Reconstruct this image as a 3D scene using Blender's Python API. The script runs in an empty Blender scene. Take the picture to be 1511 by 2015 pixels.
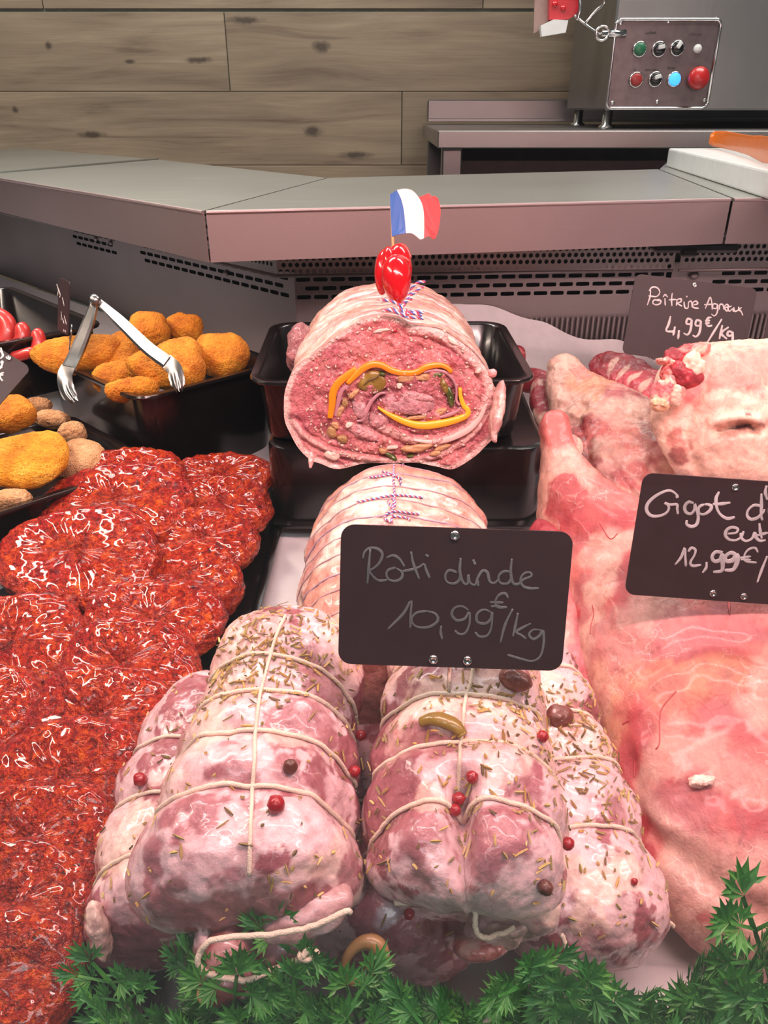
import bpy, math, random
import numpy as np
from mathutils import Vector
from mathutils.bvhtree import BVHTree

# ------------------------------------------------------------------ camera, world, lights, exposure
C = bpy.context.scene.collection
SC = bpy.context.scene
CZ = 1.30                      # eye height above the shop floor
PITCH = math.radians(27.7)
FPX = 1515.0                   # focal length in pixels of the 1511 x 2015 frame
CX, CY = 755.5, 1007.5
cam_d = bpy.data.cameras.new('camera')
cam = bpy.data.objects.new('camera', cam_d)
C.objects.link(cam)
cam.location = (0, 0, CZ)
cam.rotation_euler = (math.pi / 2 - PITCH, 0, 0)
cam_d.sensor_fit = 'AUTO'
cam_d.sensor_width = 36
cam_d.lens = 36 * FPX / 2015
cam_d.clip_start = 0.01
SC.camera = cam

world = bpy.data.worlds.new('shop ambient')
world.use_nodes = True
SC.world = world
world.node_tree.nodes['Background'].inputs[0].default_value = (0.86, 0.93, 1.0, 1)
world.node_tree.nodes['Background'].inputs[1].default_value = 0.07


def area(name, loc, size, energy, color, target=None, spread=180):
    l = bpy.data.lights.new(name, 'AREA')
    l.shape = 'RECTANGLE'
    l.size, l.size_y = size
    l.energy = energy
    l.color = color
    l.spread = math.radians(spread)
    o = bpy.data.objects.new(name, l)
    C.objects.link(o)
    o.location = (loc[0], loc[1], loc[2] + CZ)
    if target is not None:
        d = Vector((target[0], target[1], target[2] + CZ)) - o.location
        o.rotation_euler = d.to_track_quat('-Z', 'Y').to_euler()
    return o


# pink meat-case strip light along the top front edge of the case, and the plain one of the left bay
area('case_strip_light', (0.36, 0.23, 0.27), (1.15, 0.05), 5.5, (1.0, 0.62, 0.58), (0.40, 0.60, -0.36), 150)
area('left_bay_strip_light', (-0.62, 0.62, 0.25), (0.6, 0.05), 2.3, (1.0, 0.80, 0.66), (-0.44, 0.74, -0.4), 120)
# ceiling panels of the preparation room behind the counter, and one over the customers
area('ceiling_panel_light', (-0.7, 1.5, 1.25), (1.2, 0.3), 19, (1.0, 0.97, 0.90))
area('ceiling_panel_light', (0.9, 1.3, 1.25), (1.2, 0.3), 15, (1.0, 0.97, 0.90))
area('shop_panel_light', (0.2, -1.2, 1.3), (1.2, 0.6), 13, (0.9, 0.97, 1.0))

SC.view_settings.view_transform = 'Standard'
SC.view_settings.look = 'None'
SC.view_settings.gamma = 1
SC.view_settings.use_curve_mapping = False
SC.view_settings.exposure = 0.55

# ------------------------------------------------------------------ helpers
rng = np.random.default_rng(7)
CP, SP = math.cos(PITCH), math.sin(PITCH)


def ray(px, py):
    """direction whose length along the optical axis is 1"""
    xc, yc = (px - CX) / FPX, (CY - py) / FPX
    return Vector((xc, CP + yc * SP, -SP + yc * CP))


DECK0, DECKS = -0.4745, 0.1742


def deck(y):
    return DECK0 + DECKS * (y - 0.25) + CZ


CAM = Vector((0, 0, CZ))


def at(px, py, y=None, z=None, s=None, h=None):
    """world point seen at a photograph pixel: at depth y, at height z (below the eye), at range s, or h above the deck"""
    r = ray(px, py)
    if s is None:
        if y is not None:
            s = y / r.y
        elif z is not None:
            s = z / r.z
        else:
            s = (DECK0 - 0.25 * DECKS + h) / (r.z - DECKS * r.y)
    return CAM + r * s


def on_plane(px, py, p0, n):
    r = ray(px, py)
    return CAM + r * ((p0 - CAM).dot(n) / r.dot(n))


# --- value noise in numpy
def _h(i, j, k, seed):
    with np.errstate(over='ignore'):
        h = (i.astype(np.uint32) * np.uint32(374761393) + j.astype(np.uint32) * np.uint32(668265263)
             + k.astype(np.uint32) * np.uint32(2147483647) + np.uint32(seed * 974711 + 12345))
        h = (h ^ (h >> np.uint32(13))) * np.uint32(1274126177)
        h = h ^ (h >> np.uint32(16))
        h = h * np.uint32(2246822519)
        h = h ^ (h >> np.uint32(15))
    return h.astype(np.float64) / 4294967295.0


def vn(P, seed=0):
    P = np.asarray(P, float) + 1000.0
    I = np.floor(P).astype(np.int64)
    f = P - I
    f = f * f * f * (f * (f * 6 - 15) + 10)
    out = 0
    for a in (0, 1):
        for b in (0, 1):
            for c in (0, 1):
                w = (f[:, 0] if a else 1 - f[:, 0]) * (f[:, 1] if b else 1 - f[:, 1]) * (f[:, 2] if c else 1 - f[:, 2])
                out = out + w * _h(I[:, 0] + a, I[:, 1] + b, I[:, 2] + c, seed)
    return out * 2 - 1


def fbm(P, octv=3, seed=0, gain=0.5):
    P = np.asarray(P, float)
    o, a = 0, 1.0
    for i in range(octv):
        o = o + a * vn(P * (2.03 ** i) + 17.3 * i, seed + i * 31)
        a *= gain
    return o


def sstep(x, a, b):
    t = np.clip((x - a) / (b - a), 0, 1)
    return t * t * (3 - 2 * t)


def crv(P, n, closed=False):
    """Catmull-Rom through points (any dimension), n samples evenly spaced"""
    P = np.array(P, float)
    if len(P) == 2 and not closed:
        t = np.linspace(0, 1, n)[:, None]
        return P[0] * (1 - t) + P[1] * t
    if closed:
        Q = np.vstack([P[-1], P, P[0], P[1]])
    else:
        Q = np.vstack([2 * P[0] - P[1], P, 2 * P[-1] - P[-2]])
    segs = len(Q) - 3
    m = 16
    pts = []
    for i in range(segs):
        p0, p1, p2, p3 = Q[i:i + 4]
        t = np.linspace(0, 1, m, endpoint=False)[:, None]
        pts.append(0.5 * (2 * p1 + (p2 - p0) * t + (2 * p0 - 5 * p1 + 4 * p2 - p3) * t * t + (3 * p1 - p0 - 3 * p2 + p3) * t ** 3))
    pts.append(Q[-2][None])
    pts = np.vstack(pts)
    d = np.concatenate([[0], np.cumsum(np.linalg.norm(np.diff(pts, axis=0), axis=1))])
    u = np.linspace(0, d[-1], n, endpoint=not closed)
    return np.stack([np.interp(u, d, pts[:, k]) for k in range(pts.shape[1])], 1)


# --- objects
def wloc(o):
    v = Vector((0, 0, 0))
    while o is not None:
        v = v + o.location
        o = o.parent
    return v


def tag(o, label=None, cat=None, group=None, kind=None):
    if label: o['label'] = label
    if cat: o['category'] = cat
    if group: o['group'] = group
    if kind: o['kind'] = kind
    return o


def thing(name, label, cat, loc, group=None):
    o = bpy.data.objects.new(name, None)
    o.empty_display_size = 0.02
    C.objects.link(o)
    o.location = loc
    return tag(o, label, cat, group)


def mk(name, V, F, mat, parent=None, smooth=True, loc=None, tint=None, mats=None, midx=None):
    """link vertices given in world space as one mesh object"""
    V = np.asarray(V, float)
    if parent is not None:
        base = np.array(wloc(parent))
    elif loc is not None:
        base = np.array(loc, float)
    else:
        base = np.array([(V[:, 0].min() + V[:, 0].max()) / 2, (V[:, 1].min() + V[:, 1].max()) / 2, V[:, 2].min()])
    me = bpy.data.meshes.new(name)
    me.from_pydata((V - base).tolist(), [], F if isinstance(F, list) else F.tolist())
    for m in (mats or [mat]):
        me.materials.append(m)
    if midx is not None:
        me.polygons.foreach_set('material_index', np.asarray(midx, np.int32))
    if smooth:
        me.polygons.foreach_set('use_smooth', np.ones(len(me.polygons), bool))
    if tint is not None:
        a = me.color_attributes.new('tint', 'FLOAT_COLOR', 'POINT')
        t = np.ones((len(V), 4), np.float32)
        t[:, :3] = tint
        a.data.foreach_set('color', t.ravel())
    me.update()
    o = bpy.data.objects.new(name, me)
    C.objects.link(o)
    if parent is not None:
        o.parent = parent
    else:
        o.location = base
    return o


class MB:
    """collects geometry"""
    def __init__(s):
        s.V, s.F, s.M, s.n = [], [], [], 0

    def add(s, V, F, m=0):
        V = np.asarray(V, float)
        s.V.append(V)
        for f in F:
            s.F.append([int(i) + s.n for i in f])
            s.M.append(m)
        s.n += len(V)
        return s

    def box(s, lo, hi, m=0, fr=None, bev=0.0):
        x0, y0, z0 = lo
        x1, y1, z1 = hi
        b = min(bev, (x1 - x0) / 2.01, (y1 - y0) / 2.01, (z1 - z0) / 2.01)
        if b <= 0:
            V = [(x0, y0, z0), (x1, y0, z0), (x1, y1, z0), (x0, y1, z0), (x0, y0, z1), (x1, y0, z1), (x1, y1, z1), (x0, y1, z1)]
            F = [(0, 3, 2, 1), (4, 5, 6, 7), (0, 1, 5, 4), (1, 2, 6, 5), (2, 3, 7, 6), (3, 0, 4, 7)]
        else:
            V, F = [], []
            lv = [(b, z0), (0, z0 + b), (0, z1 - b), (b, z1)]
            for ins, z in lv:
                V += [(x0 + ins + (b if ins == 0 else 0), y0 + ins, z), (x1 - ins - (b if ins == 0 else 0), y0 + ins, z),
                      (x1 - ins, y0 + ins + (b if ins == 0 else 0), z), (x1 - ins, y1 - ins - (b if ins == 0 else 0), z),
                      (x1 - ins - (b if ins == 0 else 0), y1 - ins, z), (x0 + ins + (b if ins == 0 else 0), y1 - ins, z),
                      (x0 + ins, y1 - ins - (b if ins == 0 else 0), z), (x0 + ins, y0 + ins + (b if ins == 0 else 0), z)]
            for k in range(3):
                for j in range(8):
                    F.append((k * 8 + j, k * 8 + (j + 1) % 8, k * 8 + 8 + (j + 1) % 8, k * 8 + 8 + j))
            F.append(tuple(range(7, -1, -1)))
            F.append(tuple(range(24, 32)))
        V = np.array(V, float)
        if fr is not None:
            o, X, Y, Z = [np.array(q, float) for q in fr]
            V = o + V[:, :1] * X + V[:, 1:2] * Y + V[:, 2:3] * Z
        return s.add(V, F, m)

    def tube(s, P, r, nseg=8, m=0, flat=None, cap=True):
        """tube along points; r number or array; flat=(normal, ratio) squashes along the normal"""
        P = np.asarray(P, float)
        n = len(P)
        r = np.broadcast_to(np.asarray(r, float), (n,))
        T = np.gradient(P, axis=0)
        T /= np.linalg.norm(T, axis=1)[:, None] + 1e-12
        ref = np.array(flat[0], float) if flat is not None else np.array([0.0, 0, 1])
        if flat is None and abs(T[0] @ ref) > 0.9:
            ref = np.array([1.0, 0, 0])
        N = ref - T[0] * (T[0] @ ref)
        N /= np.linalg.norm(N) + 1e-12
        V = []
        ang = np.linspace(0, 2 * np.pi, nseg, endpoint=False)
        for i in range(n):
            if flat is not None:
                N = ref - T[i] * (T[i] @ ref)
            else:
                N = N - T[i] * (T[i] @ N)
            N = N / (np.linalg.norm(N) + 1e-12)
            B = np.cross(T[i], N)
            k = flat[1] if flat is not None else 1
            V.append(P[i] + r[i] * (np.cos(ang)[:, None] * N * k + np.sin(ang)[:, None] * B))
        V = np.vstack(V)
        F = [(i * nseg + j, i * nseg + (j + 1) % nseg, (i + 1) * nseg + (j + 1) % nseg, (i + 1) * nseg + j)
             for i in range(n - 1) for j in range(nseg)]
        if cap:
            F.append(tuple(range(nseg - 1, -1, -1)))
            F.append(tuple(range((n - 1) * nseg, n * nseg)))
        return s.add(V, F, m)

    def lathe(s, prof, o, axis, nseg=24, m=0):
        """profile of (radius, height) round an axis"""
        A = np.array(axis, float)
        A /= np.linalg.norm(A)
        X = np.cross(A, [0, 0, 1] if abs(A[2]) < 0.9 else [1, 0, 0])
        X /= np.linalg.norm(X)
        Y = np.cross(A, X)
        ang = np.linspace(0, 2 * np.pi, nseg, endpoint=False)
        V = np.vstack([np.array(o) + A * h + r * (np.cos(ang)[:, None] * X + np.sin(ang)[:, None] * Y) for r, h in prof])
        n = len(prof)
        F = [(i * nseg + j, i * nseg + (j + 1) % nseg, (i + 1) * nseg + (j + 1) % nseg, (i + 1) * nseg + j)
             for i in range(n - 1) for j in range(nseg)]
        F.append(tuple(range(nseg - 1, -1, -1)))
        F.append(tuple(range((n - 1) * nseg, n * nseg)))
        return s.add(V, F, m)

    def prism(s, pts, nrm, th, m=0):
        """outline of 3-d points given depth th along -nrm"""
        P = np.array(pts, float)
        n = len(P)
        d = -np.array(nrm, float) * th
        F = [tuple(range(n)), tuple(range(2 * n - 1, n - 1, -1))]
        F += [(j, j + n, (j + 1) % n + n, (j + 1) % n) for j in range(n)]
        return s.add(np.vstack([P, P + d]), F, m)

    def mk(s, name, mat, parent=None, smooth=True, **k):
        return mk(name, np.vstack(s.V), s.F, mat, parent, smooth, midx=s.M if k.get('mats') else None, **k)


def rings(R, closed_ends=True):
    """R: (nu, nt, 3) ring array -> V, F with capped ends"""
    nu, nt, _ = R.shape
    V = R.reshape(-1, 3)
    i, j = np.meshgrid(np.arange(nu - 1), np.arange(nt), indexing='ij')
    j2 = (j + 1) % nt
    F = np.stack([i * nt + j, i * nt + j2, (i + 1) * nt + j2, (i + 1) * nt + j], -1).reshape(-1, 4).tolist()
    if closed_ends:
        V = np.vstack([V, R[0].mean(0), R[-1].mean(0)])
        a, b = nu * nt, nu * nt + 1
        F += [[a, (k + 1) % nt, k] for k in range(nt)]
        F += [[b, (nu - 1) * nt + k, (nu - 1) * nt + (k + 1) % nt] for k in range(nt)]
        c = V.mean(0)
        q = np.array(F[:(nu - 1) * nt])
        vol = np.einsum('ij,ij->i', V[q].mean(1) - c, np.cross(V[q[:, 2]] - V[q[:, 0]], V[q[:, 3]] - V[q[:, 1]])).sum()
        if vol < 0:
            F = [f[::-1] for f in F]
    return V, F


def vnormals(V, F):
    V = np.asarray(V)
    N = np.zeros_like(V)
    q = np.array([f for f in F if len(f) == 4])
    t = np.array([f for f in F if len(f) == 3])
    for idx in (q, t):
        if len(idx):
            n = np.cross(V[idx[:, 1]] - V[idx[:, 0]], V[idx[:, 2]] - V[idx[:, 0]])
            for k in range(idx.shape[1]):
                np.add.at(N, idx[:, k], n)
    return N / (np.linalg.norm(N, axis=1)[:, None] + 1e-12)


class Surf:
    """a finished shape one can drop pixels and crumbs on"""
    def __init__(s, V, F):
        s.V, s.F = np.asarray(V), F
        s.bvh = BVHTree.FromPolygons([tuple(v) for v in s.V], F)

    def hit(s, px, py):
        r = ray(px, py)
        co, no, i, d = s.bvh.ray_cast(CAM, r)
        return (co, no)

    def near(s, p):
        co, no, i, d = s.bvh.find_nearest(Vector(p))
        return co, no

    def path(s, pts, off=0.0, n=60, smooth=True):
        P = crv(pts, n) if smooth else np.array(pts, float)
        out = []
        for a in P:
            co, no = s.hit(a[0], a[1])
            if co is not None:
                if no.dot(ray(a[0], a[1])) > 0: no = -no
                out.append(np.array(co + no * off))
        return np.array(out)

    def scatter(s, n, seed, keep=None):
        """n points on faces, area weighted"""
        r = np.random.default_rng(seed)
        q = np.array([f if len(f) == 4 else list(f) + [f[2]] for f in s.F])
        a, b, c, d = [s.V[q[:, k]] for k in range(4)]
        nn = np.cross(c - a, d - b)
        A = np.linalg.norm(nn, axis=1)
        nn = nn / (A[:, None] + 1e-15)
        w = A.copy()
        if keep is not None:
            w = w * keep((a + b + c + d) / 4, nn)
        i = r.choice(len(q), n, p=w / w.sum())
        u, v = r.random((2, n))
        u, v = u[:, None], v[:, None]
        p = (a[i] * (1 - u) + b[i] * u) * (1 - v) + (d[i] * (1 - u) + c[i] * u) * v
        return p, nn[i]


def paint(V, base, blobs, surf, jit=0.55, seed=3, freq=40):
    """tint per vertex: base colour (n,3) or (3,), blobs of (px, py, radius px, colour, strength[, aspect, angle])"""
    T = np.array(np.broadcast_to(np.asarray(base, float), (len(V), 3)))
    W = np.stack([fbm(V * freq, 4, seed + k, 0.62) for k in (0, 50, 90)], 1)
    for b in blobs:
        px, py, rp, col, st = b[:5]
        co, no = surf.hit(px, py)
        if co is None:
            continue
        dist = (co - CAM).dot(Vector((0, CP, -SP)))
        rad = rp * dist / FPX
        D = (V - np.array(co)) + W * rad * jit
        if len(b) > 5:
            asp, ang = b[5], math.radians(b[6])
            U = np.array([math.cos(ang), math.sin(ang) * SP, math.sin(ang) * CP])
            al = D @ U
            D2 = (D * D).sum(1) - al ** 2 + (al / asp) ** 2
        else:
            D2 = (D * D).sum(1)
        w = st * (1 - sstep(np.sqrt(np.maximum(D2, 0)) / rad, 0.72, 1.10))
        T = T * (1 - w[:, None]) + np.array(col) * w[:, None]
    return T


# ------------------------------------------------------------------ materials
def lin(r, g, b):
    f = lambda c: ((c / 255 + 0.055) / 1.055) ** 2.4 if c > 10 else c / 255 / 12.92
    return (f(r), f(g), f(b))


class N:
    def __init__(s, name):
        s.m = bpy.data.materials.new(name)
        s.m.use_nodes = True
        s.t = s.m.node_tree
        s.b = s.t.nodes['Principled BSDF']

    def node(s, typ, ins=None, **k):
        n = s.t.nodes.new(typ)
        for a, v in k.items():
            setattr(n, a, v)
        for a, v in (ins or {}).items():
            s.put(n.inputs[a], v)
        return n

    def put(s, sock, v):
        if isinstance(v, bpy.types.NodeSocket):
            s.t.links.new(v, sock)
        else:
            if isinstance(v, tuple) and len(v) == 3 and sock.type == 'RGBA':
                v = v + (1,)
            sock.default_value = v

    def set(s, **k):
        for a, v in k.items():
            s.put(s.b.inputs[a.replace('_', ' ')], v)
        return s

    def coord(s, kind='Object', scale=None):
        o = s.node('ShaderNodeTexCoord').outputs[kind]
        if scale is not None:
            o = s.node('ShaderNodeMapping', {'Vector': o, 'Scale': scale}).outputs[0]
        return o

    def noise(s, vec, scale, detail=3, rough=0.55, dist=0.0):
        return s.node('ShaderNodeTexNoise', {'Vector': vec, 'Scale': scale, 'Detail': detail, 'Roughness': rough, 'Distortion': dist}).outputs[0]

    def voro(s, vec, scale, feature='F1', out='Distance'):
        return s.node('ShaderNodeTexVoronoi', {'Vector': vec, 'Scale': scale}, feature=feature).outputs[out]

    def ramp(s, fac, stops, interp='LINEAR'):
        n = s.node('ShaderNodeValToRGB', {'Fac': fac})
        n.color_ramp.interpolation = interp
        e = n.color_ramp.elements
        while len(e) < len(stops):
            e.new(0.5)
        for k, (p, c) in zip(e, stops):
            k.position = p
            k.color = (c, c, c, 1) if isinstance(c, (int, float)) else tuple(c) + (1,)
        return n.outputs[0]

    def mix(s, fac, a, b, blend='MIX'):
        n = s.node('ShaderNodeMix', data_type='RGBA', blend_type=blend)
        s.put(n.inputs[0], fac)
        s.put(n.inputs[6], a)
        s.put(n.inputs[7], b)
        return n.outputs[2]

    def math(s, op, a, b=0.0, c=0.0):
        n = s.node('ShaderNodeMath', operation=op)
        s.put(n.inputs[0], a)
        s.put(n.inputs[1], b)
        s.put(n.inputs[2], c)
        return n.outputs[0]

    def bump(s, h, strength=0.5, dist=0.001, nrm=None):
        i = {'Height': h, 'Strength': strength, 'Distance': dist}
        if nrm is not None:
            i['Normal'] = nrm
        o = s.node('ShaderNodeBump', i).outputs[0]
        s.put(s.b.inputs['Normal'], o)
        return o


def plain(name, col, rough=0.5, metal=0.0, coat=0.0, bump=None, var=0.12):
    n = N(name)
    v = n.coord()
    f = n.noise(v, 60, 3)
    lo = tuple(c * (1 - var) for c in col)
    hi = tuple(min(1, c * (1 + var)) for c in col)
    n.set(Base_Color=n.ramp(f, [(0.3, lo), (0.7, hi)]), Roughness=rough, Metallic=metal, Coat_Weight=coat, Coat_Roughness=0.08)
    if bump:
        n.bump(n.noise(v, bump[0], 3), bump[1], bump[2])
    return n.m


def flesh(name, rough=0.34, coat=0.35, sss=0.05, fib=None, grain=1.0, bs=0.4, wr=55):
    """raw meat: colour from the painted tint with marbling, fibres and thin vessels on top"""
    n = N(name)
    v = n.coord()
    tint = n.node('ShaderNodeVertexColor', layer_name='tint').outputs[0]
    f = n.noise(v, 70, 5, 0.68, 0.8)
    g = n.noise(n.coord('Object', fib) if fib else v, 210, 4, 0.65, 0.5)
    c = n.mix(grain, tint, n.ramp(f, [(0.3, (0.62, 0.50, 0.52)), (0.5, (1.0, 1.0, 1.0)), (0.7, (1.22, 1.26, 1.24))]), 'MULTIPLY')
    c = n.mix(grain * 0.8, c, n.ramp(g, [(0.3, (0.74, 0.66, 0.67)), (0.5, (1.0, 1.0, 1.0)), (0.7, (1.16, 1.2, 1.18))]), 'MULTIPLY')
    w = n.node('ShaderNodeTexNoise', {'Vector': v, 'Scale': 50.0, 'Detail': 3.0}).outputs[1]
    vw = n.mix(0.035, v, w, 'ADD')
    vein = n.ramp(n.voro(vw, 24, 'DISTANCE_TO_EDGE'), [(0.0, 1.0), (0.022, 0.0)])
    mask = n.ramp(n.noise(v, 22, 2), [(0.55, 0.0), (0.64, 0.5)])
    c = n.mix(n.math('MULTIPLY', vein, mask), c, (0.72, 0.26, 0.25), 'MULTIPLY')
    sk = n.ramp(n.voro(vw, 60, 'DISTANCE_TO_EDGE'), [(0.0, 1.0), (0.03, 0.0)])
    mask2 = n.ramp(n.noise(v, 30, 2), [(0.52, 0.0), (0.62, 0.35)])
    c = n.mix(n.math('MULTIPLY', sk, mask2), c, (0.78, 0.6, 0.56))
    n.set(Base_Color=c, Roughness=n.ramp(f, [(0.3, rough - 0.1), (0.7, rough + 0.14)]), Coat_Weight=coat, Coat_Roughness=0.1,
          Subsurface_Weight=sss, Subsurface_Radius=(0.005, 0.0016, 0.0012), Subsurface_Scale=1.0)
    h = n.math('ADD', n.noise(v, 260, 4, 0.65), n.math('MULTIPLY', g, 0.8))
    h = n.math('ADD', h, n.math('MULTIPLY', n.noise(v, wr, 3, 0.6, 1.2), 1.6))
    n.bump(h, bs, 0.0016)
    return n.m


M = {}
# stainless steel, brushed along x
def steel(name, col=(0.56, 0.55, 0.53), rough=0.3, axis=(1.5, 160, 160), dirt=0.1):
    n = N(name)
    v = n.coord('Object', axis)
    f = n.noise(v, 6, 3)
    g = n.noise(n.coord(), 4, 3)
    n.set(Base_Color=n.mix(dirt, col, n.ramp(g, [(0.3, (0.25, 0.24, 0.23)), (0.7, (0.8, 0.8, 0.78))])), Metallic=1.0,
          Roughness=n.ramp(f, [(0.2, rough - 0.06), (0.8, rough + 0.08)]))
    n.bump(f, 0.08, 0.0004)
    return n.m


M['steel'] = steel('brushed_steel', (0.51, 0.51, 0.47), 0.40)
M['fascia'] = steel('satin_fascia_steel', (0.42, 0.315, 0.31), 0.55, dirt=0.05)
M['steel_table'] = steel('table_steel', (0.30, 0.27, 0.265), 0.38)
M['steel_dull'] = steel('dull_steel', (0.30, 0.25, 0.25), 0.52)
M['steel_dark'] = steel('dark_perforated_steel', (0.30, 0.25, 0.24), 0.42)
M['steel_machine'] = steel('machine_steel', (0.29, 0.29, 0.28), 0.42, (160, 160, 2))
M['chrome'] = plain('chrome', (0.60, 0.59, 0.58), 0.18, 1.0, var=0.03)
M['tong_steel'] = plain('worn_tong_steel', (0.30, 0.29, 0.28), 0.30, 1.0, var=0.15)
M['black_void'] = plain('dark_hole_backing', (0.008, 0.006, 0.006), 0.8)  # near-black, stands in for the dark behind the perforations
M['black'] = plain('black_plastic', (0.0080, 0.0052, 0.0052), 0.22, coat=0.25, var=0.2)
M['black_top'] = plain('black_matte_plastic', (0.012, 0.010, 0.010), 0.33, bump=(700, 0.12, 0.0004))
M['board'] = plain('slate_card', (0.026, 0.0105, 0.0125), 0.5, var=0.1)
M['board_edge'] = plain('slate_card_edge', (0.03, 0.022, 0.022), 0.5)
M['chalk_grey'] = plain('grey_chalk_ink', (0.105, 0.115, 0.12), 0.6, var=0.25)
M['chalk'] = plain('white_chalk_ink', (0.40, 0.37, 0.38), 0.6, var=0.3)
M['chalk_bright'] = plain('bright_chalk_ink', (0.62, 0.55, 0.55), 0.6, var=0.2)
M['white'] = plain('white_plastic', (0.72, 0.73, 0.72), 0.4, var=0.05)
M['liner'] = plain('white_tray_liner', (0.66, 0.62, 0.64), 0.6, bump=(40, 0.1, 0.001), var=0.05)
M['paper'] = plain('white_butcher_paper', (0.62, 0.58, 0.59), 0.65, bump=(25, 0.3, 0.002), var=0.06)
M['red_plastic'] = plain('red_plastic', (0.55, 0.02, 0.03), 0.35, coat=0.3)
M['orange'] = plain('orange_plastic', (0.66, 0.14, 0.003), 0.38, coat=0.15, var=0.05)
M['wood_pick'] = plain('wood_pick', (0.6, 0.33, 0.14), 0.6)
M['fr_blue'] = plain('blue_paper', (0.035, 0.12, 0.42), 0.5, var=0.05)
M['fr_white'] = plain('white_paper', (0.74, 0.72, 0.72), 0.5, var=0.03)
M['fr_red'] = plain('red_paper', (0.72, 0.045, 0.05), 0.5, var=0.05)
M['string'] = plain('butcher_string', (0.78, 0.60, 0.48), 0.75, bump=(1500, 0.8, 0.001))
M['tw_white'] = plain('white_twine', (0.8, 0.7, 0.72), 0.7)
M['tw_blue'] = plain('blue_twine', (0.10, 0.13, 0.42), 0.7)
M['tw_red'] = plain('red_twine', (0.62, 0.06, 0.10), 0.7)
M['flesh'] = flesh('raw_poultry', 0.3, 0.4, grain=0.55, bs=0.3)
M['lamb'] = flesh('raw_lamb', 0.48, 0.12, fib=(1, 0.25, 0.6), grain=0.65)
M['roll'] = flesh('rolled_veal', 0.32, 0.4, fib=(1, 0.2, 1), grain=0.8)


def mince():
    n = N('minced_meat')
    v = n.coord()
    tint = n.node('ShaderNodeVertexColor', layer_name='tint').outputs[0]
    w = n.node('ShaderNodeTexNoise', {'Vector': v, 'Scale': 160.0, 'Detail': 3.0}).outputs[1]
    vw = n.mix(0.008, v, w, 'ADD')
    f = n.noise(v, 430, 5, 0.7, 0.6)
    c = n.mix(1.0, tint, n.ramp(f, [(0.3, (0.55, 0.36, 0.40)), (0.45, (0.9, 0.82, 0.84)), (0.58, (1.06, 1.06, 1.06)), (0.72, (1.25, 1.4, 1.38))]), 'MULTIPLY')
    cell = n.voro(vw, 300)
    c = n.mix(n.math('MULTIPLY', n.ramp(cell, [(0.10, 1.0), (0.22, 0.0)]), n.ramp(n.noise(v, 90, 2), [(0.54, 0.0), (0.62, 0.55)])), c, (0.78, 0.54, 0.5))
    c = n.mix(n.ramp(n.voro(vw, 300), [(0.05, 0.5), (0.09, 0.0)]), c, (0.1, 0.04, 0.03))
    n.set(Base_Color=c, Roughness=0.36, Coat_Weight=0.4, Coat_Roughness=0.12, Subsurface_Weight=0.04, Subsurface_Radius=(0.005, 0.0015, 0.001), Subsurface_Scale=1.0)
    n.bump(n.math('ADD', n.noise(v, 300, 4, 0.7), n.math('MULTIPLY', n.noise(v, 120, 3, 0.6, 0.8), 1.6)), 0.9, 0.003)
    return n.m


M['mince'] = mince()


def marinade():
    n = N('marinated_steak')
    v = n.coord()
    w = n.node('ShaderNodeTexNoise', {'Vector': v, 'Scale': 130.0, 'Detail': 3.0}).outputs[1]
    vw = n.mix(0.010, v, w, 'ADD')
    f = n.noise(v, 170, 5, 0.7, 1.0)
    big = n.noise(v, 20, 4, 0.6)
    meat = n.ramp(f, [(0.30, lin(58, 3, 4)), (0.43, lin(132, 10, 12)), (0.52, lin(168, 18, 12)), (0.6, lin(190, 44, 26)), (0.72, lin(212, 100, 74))])
    oil = n.ramp(f, [(0.30, lin(74, 6, 2)), (0.45, lin(156, 24, 3)), (0.55, lin(196, 56, 5)), (0.68, lin(226, 104, 16))])
    c = n.mix(n.ramp(big, [(0.38, 0.0), (0.54, 0.95)]), meat, oil)
    sp = n.ramp(n.voro(vw, 360), [(0.18, 1.0), (0.27, 0.0)])
    m = n.ramp(n.noise(v, 150, 3, 0.7), [(0.46, 0.0), (0.54, 0.95)])
    c = n.mix(n.math('MULTIPLY', sp, m), c, (0.022, 0.016, 0.010))
    st = n.ramp(n.voro(vw, 420), [(0.08, 1.0), (0.14, 0.0)])
    m2 = n.ramp(n.noise(v, 60, 2), [(0.56, 0.0), (0.62, 0.7)])
    c = n.mix(n.math('MULTIPLY', st, m2), c, lin(196, 130, 60))
    n.set(Base_Color=c, Roughness=0.26, Specular_IOR_Level=0.45, Coat_Weight=0.55, Coat_Roughness=0.06)
    h = n.math('ADD', n.noise(v, 330, 3, 0.62, 1.2), n.math('MULTIPLY', n.noise(vw, 700, 2, 0.6), 0.35))
    h = n.math('ADD', h, n.math('MULTIPLY', n.voro(vw, 230, 'SMOOTH_F1'), 0.7))
    n.bump(h, 1.0, 0.0042)
    return n.m


M['steak'] = marinade()


def crumb(name, cols, dark):
    n = N(name)
    v = n.coord()
    f = n.noise(v, 45, 4, 0.6)
    g = n.noise(v, 600, 2, 0.6)
    c = n.ramp(f, [(0.3, cols[0]), (0.5, cols[1]), (0.7, cols[2])])
    c = n.mix(n.ramp(g, [(0.50, 0.0), (0.66, 0.4)]), c, dark)
    n.set(Base_Color=c, Roughness=0.75)
    n.bump(n.math('ADD', g, n.math('MULTIPLY', n.noise(v, 260, 3), 0.9)), 1.0, 0.0028)
    return n.m


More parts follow.
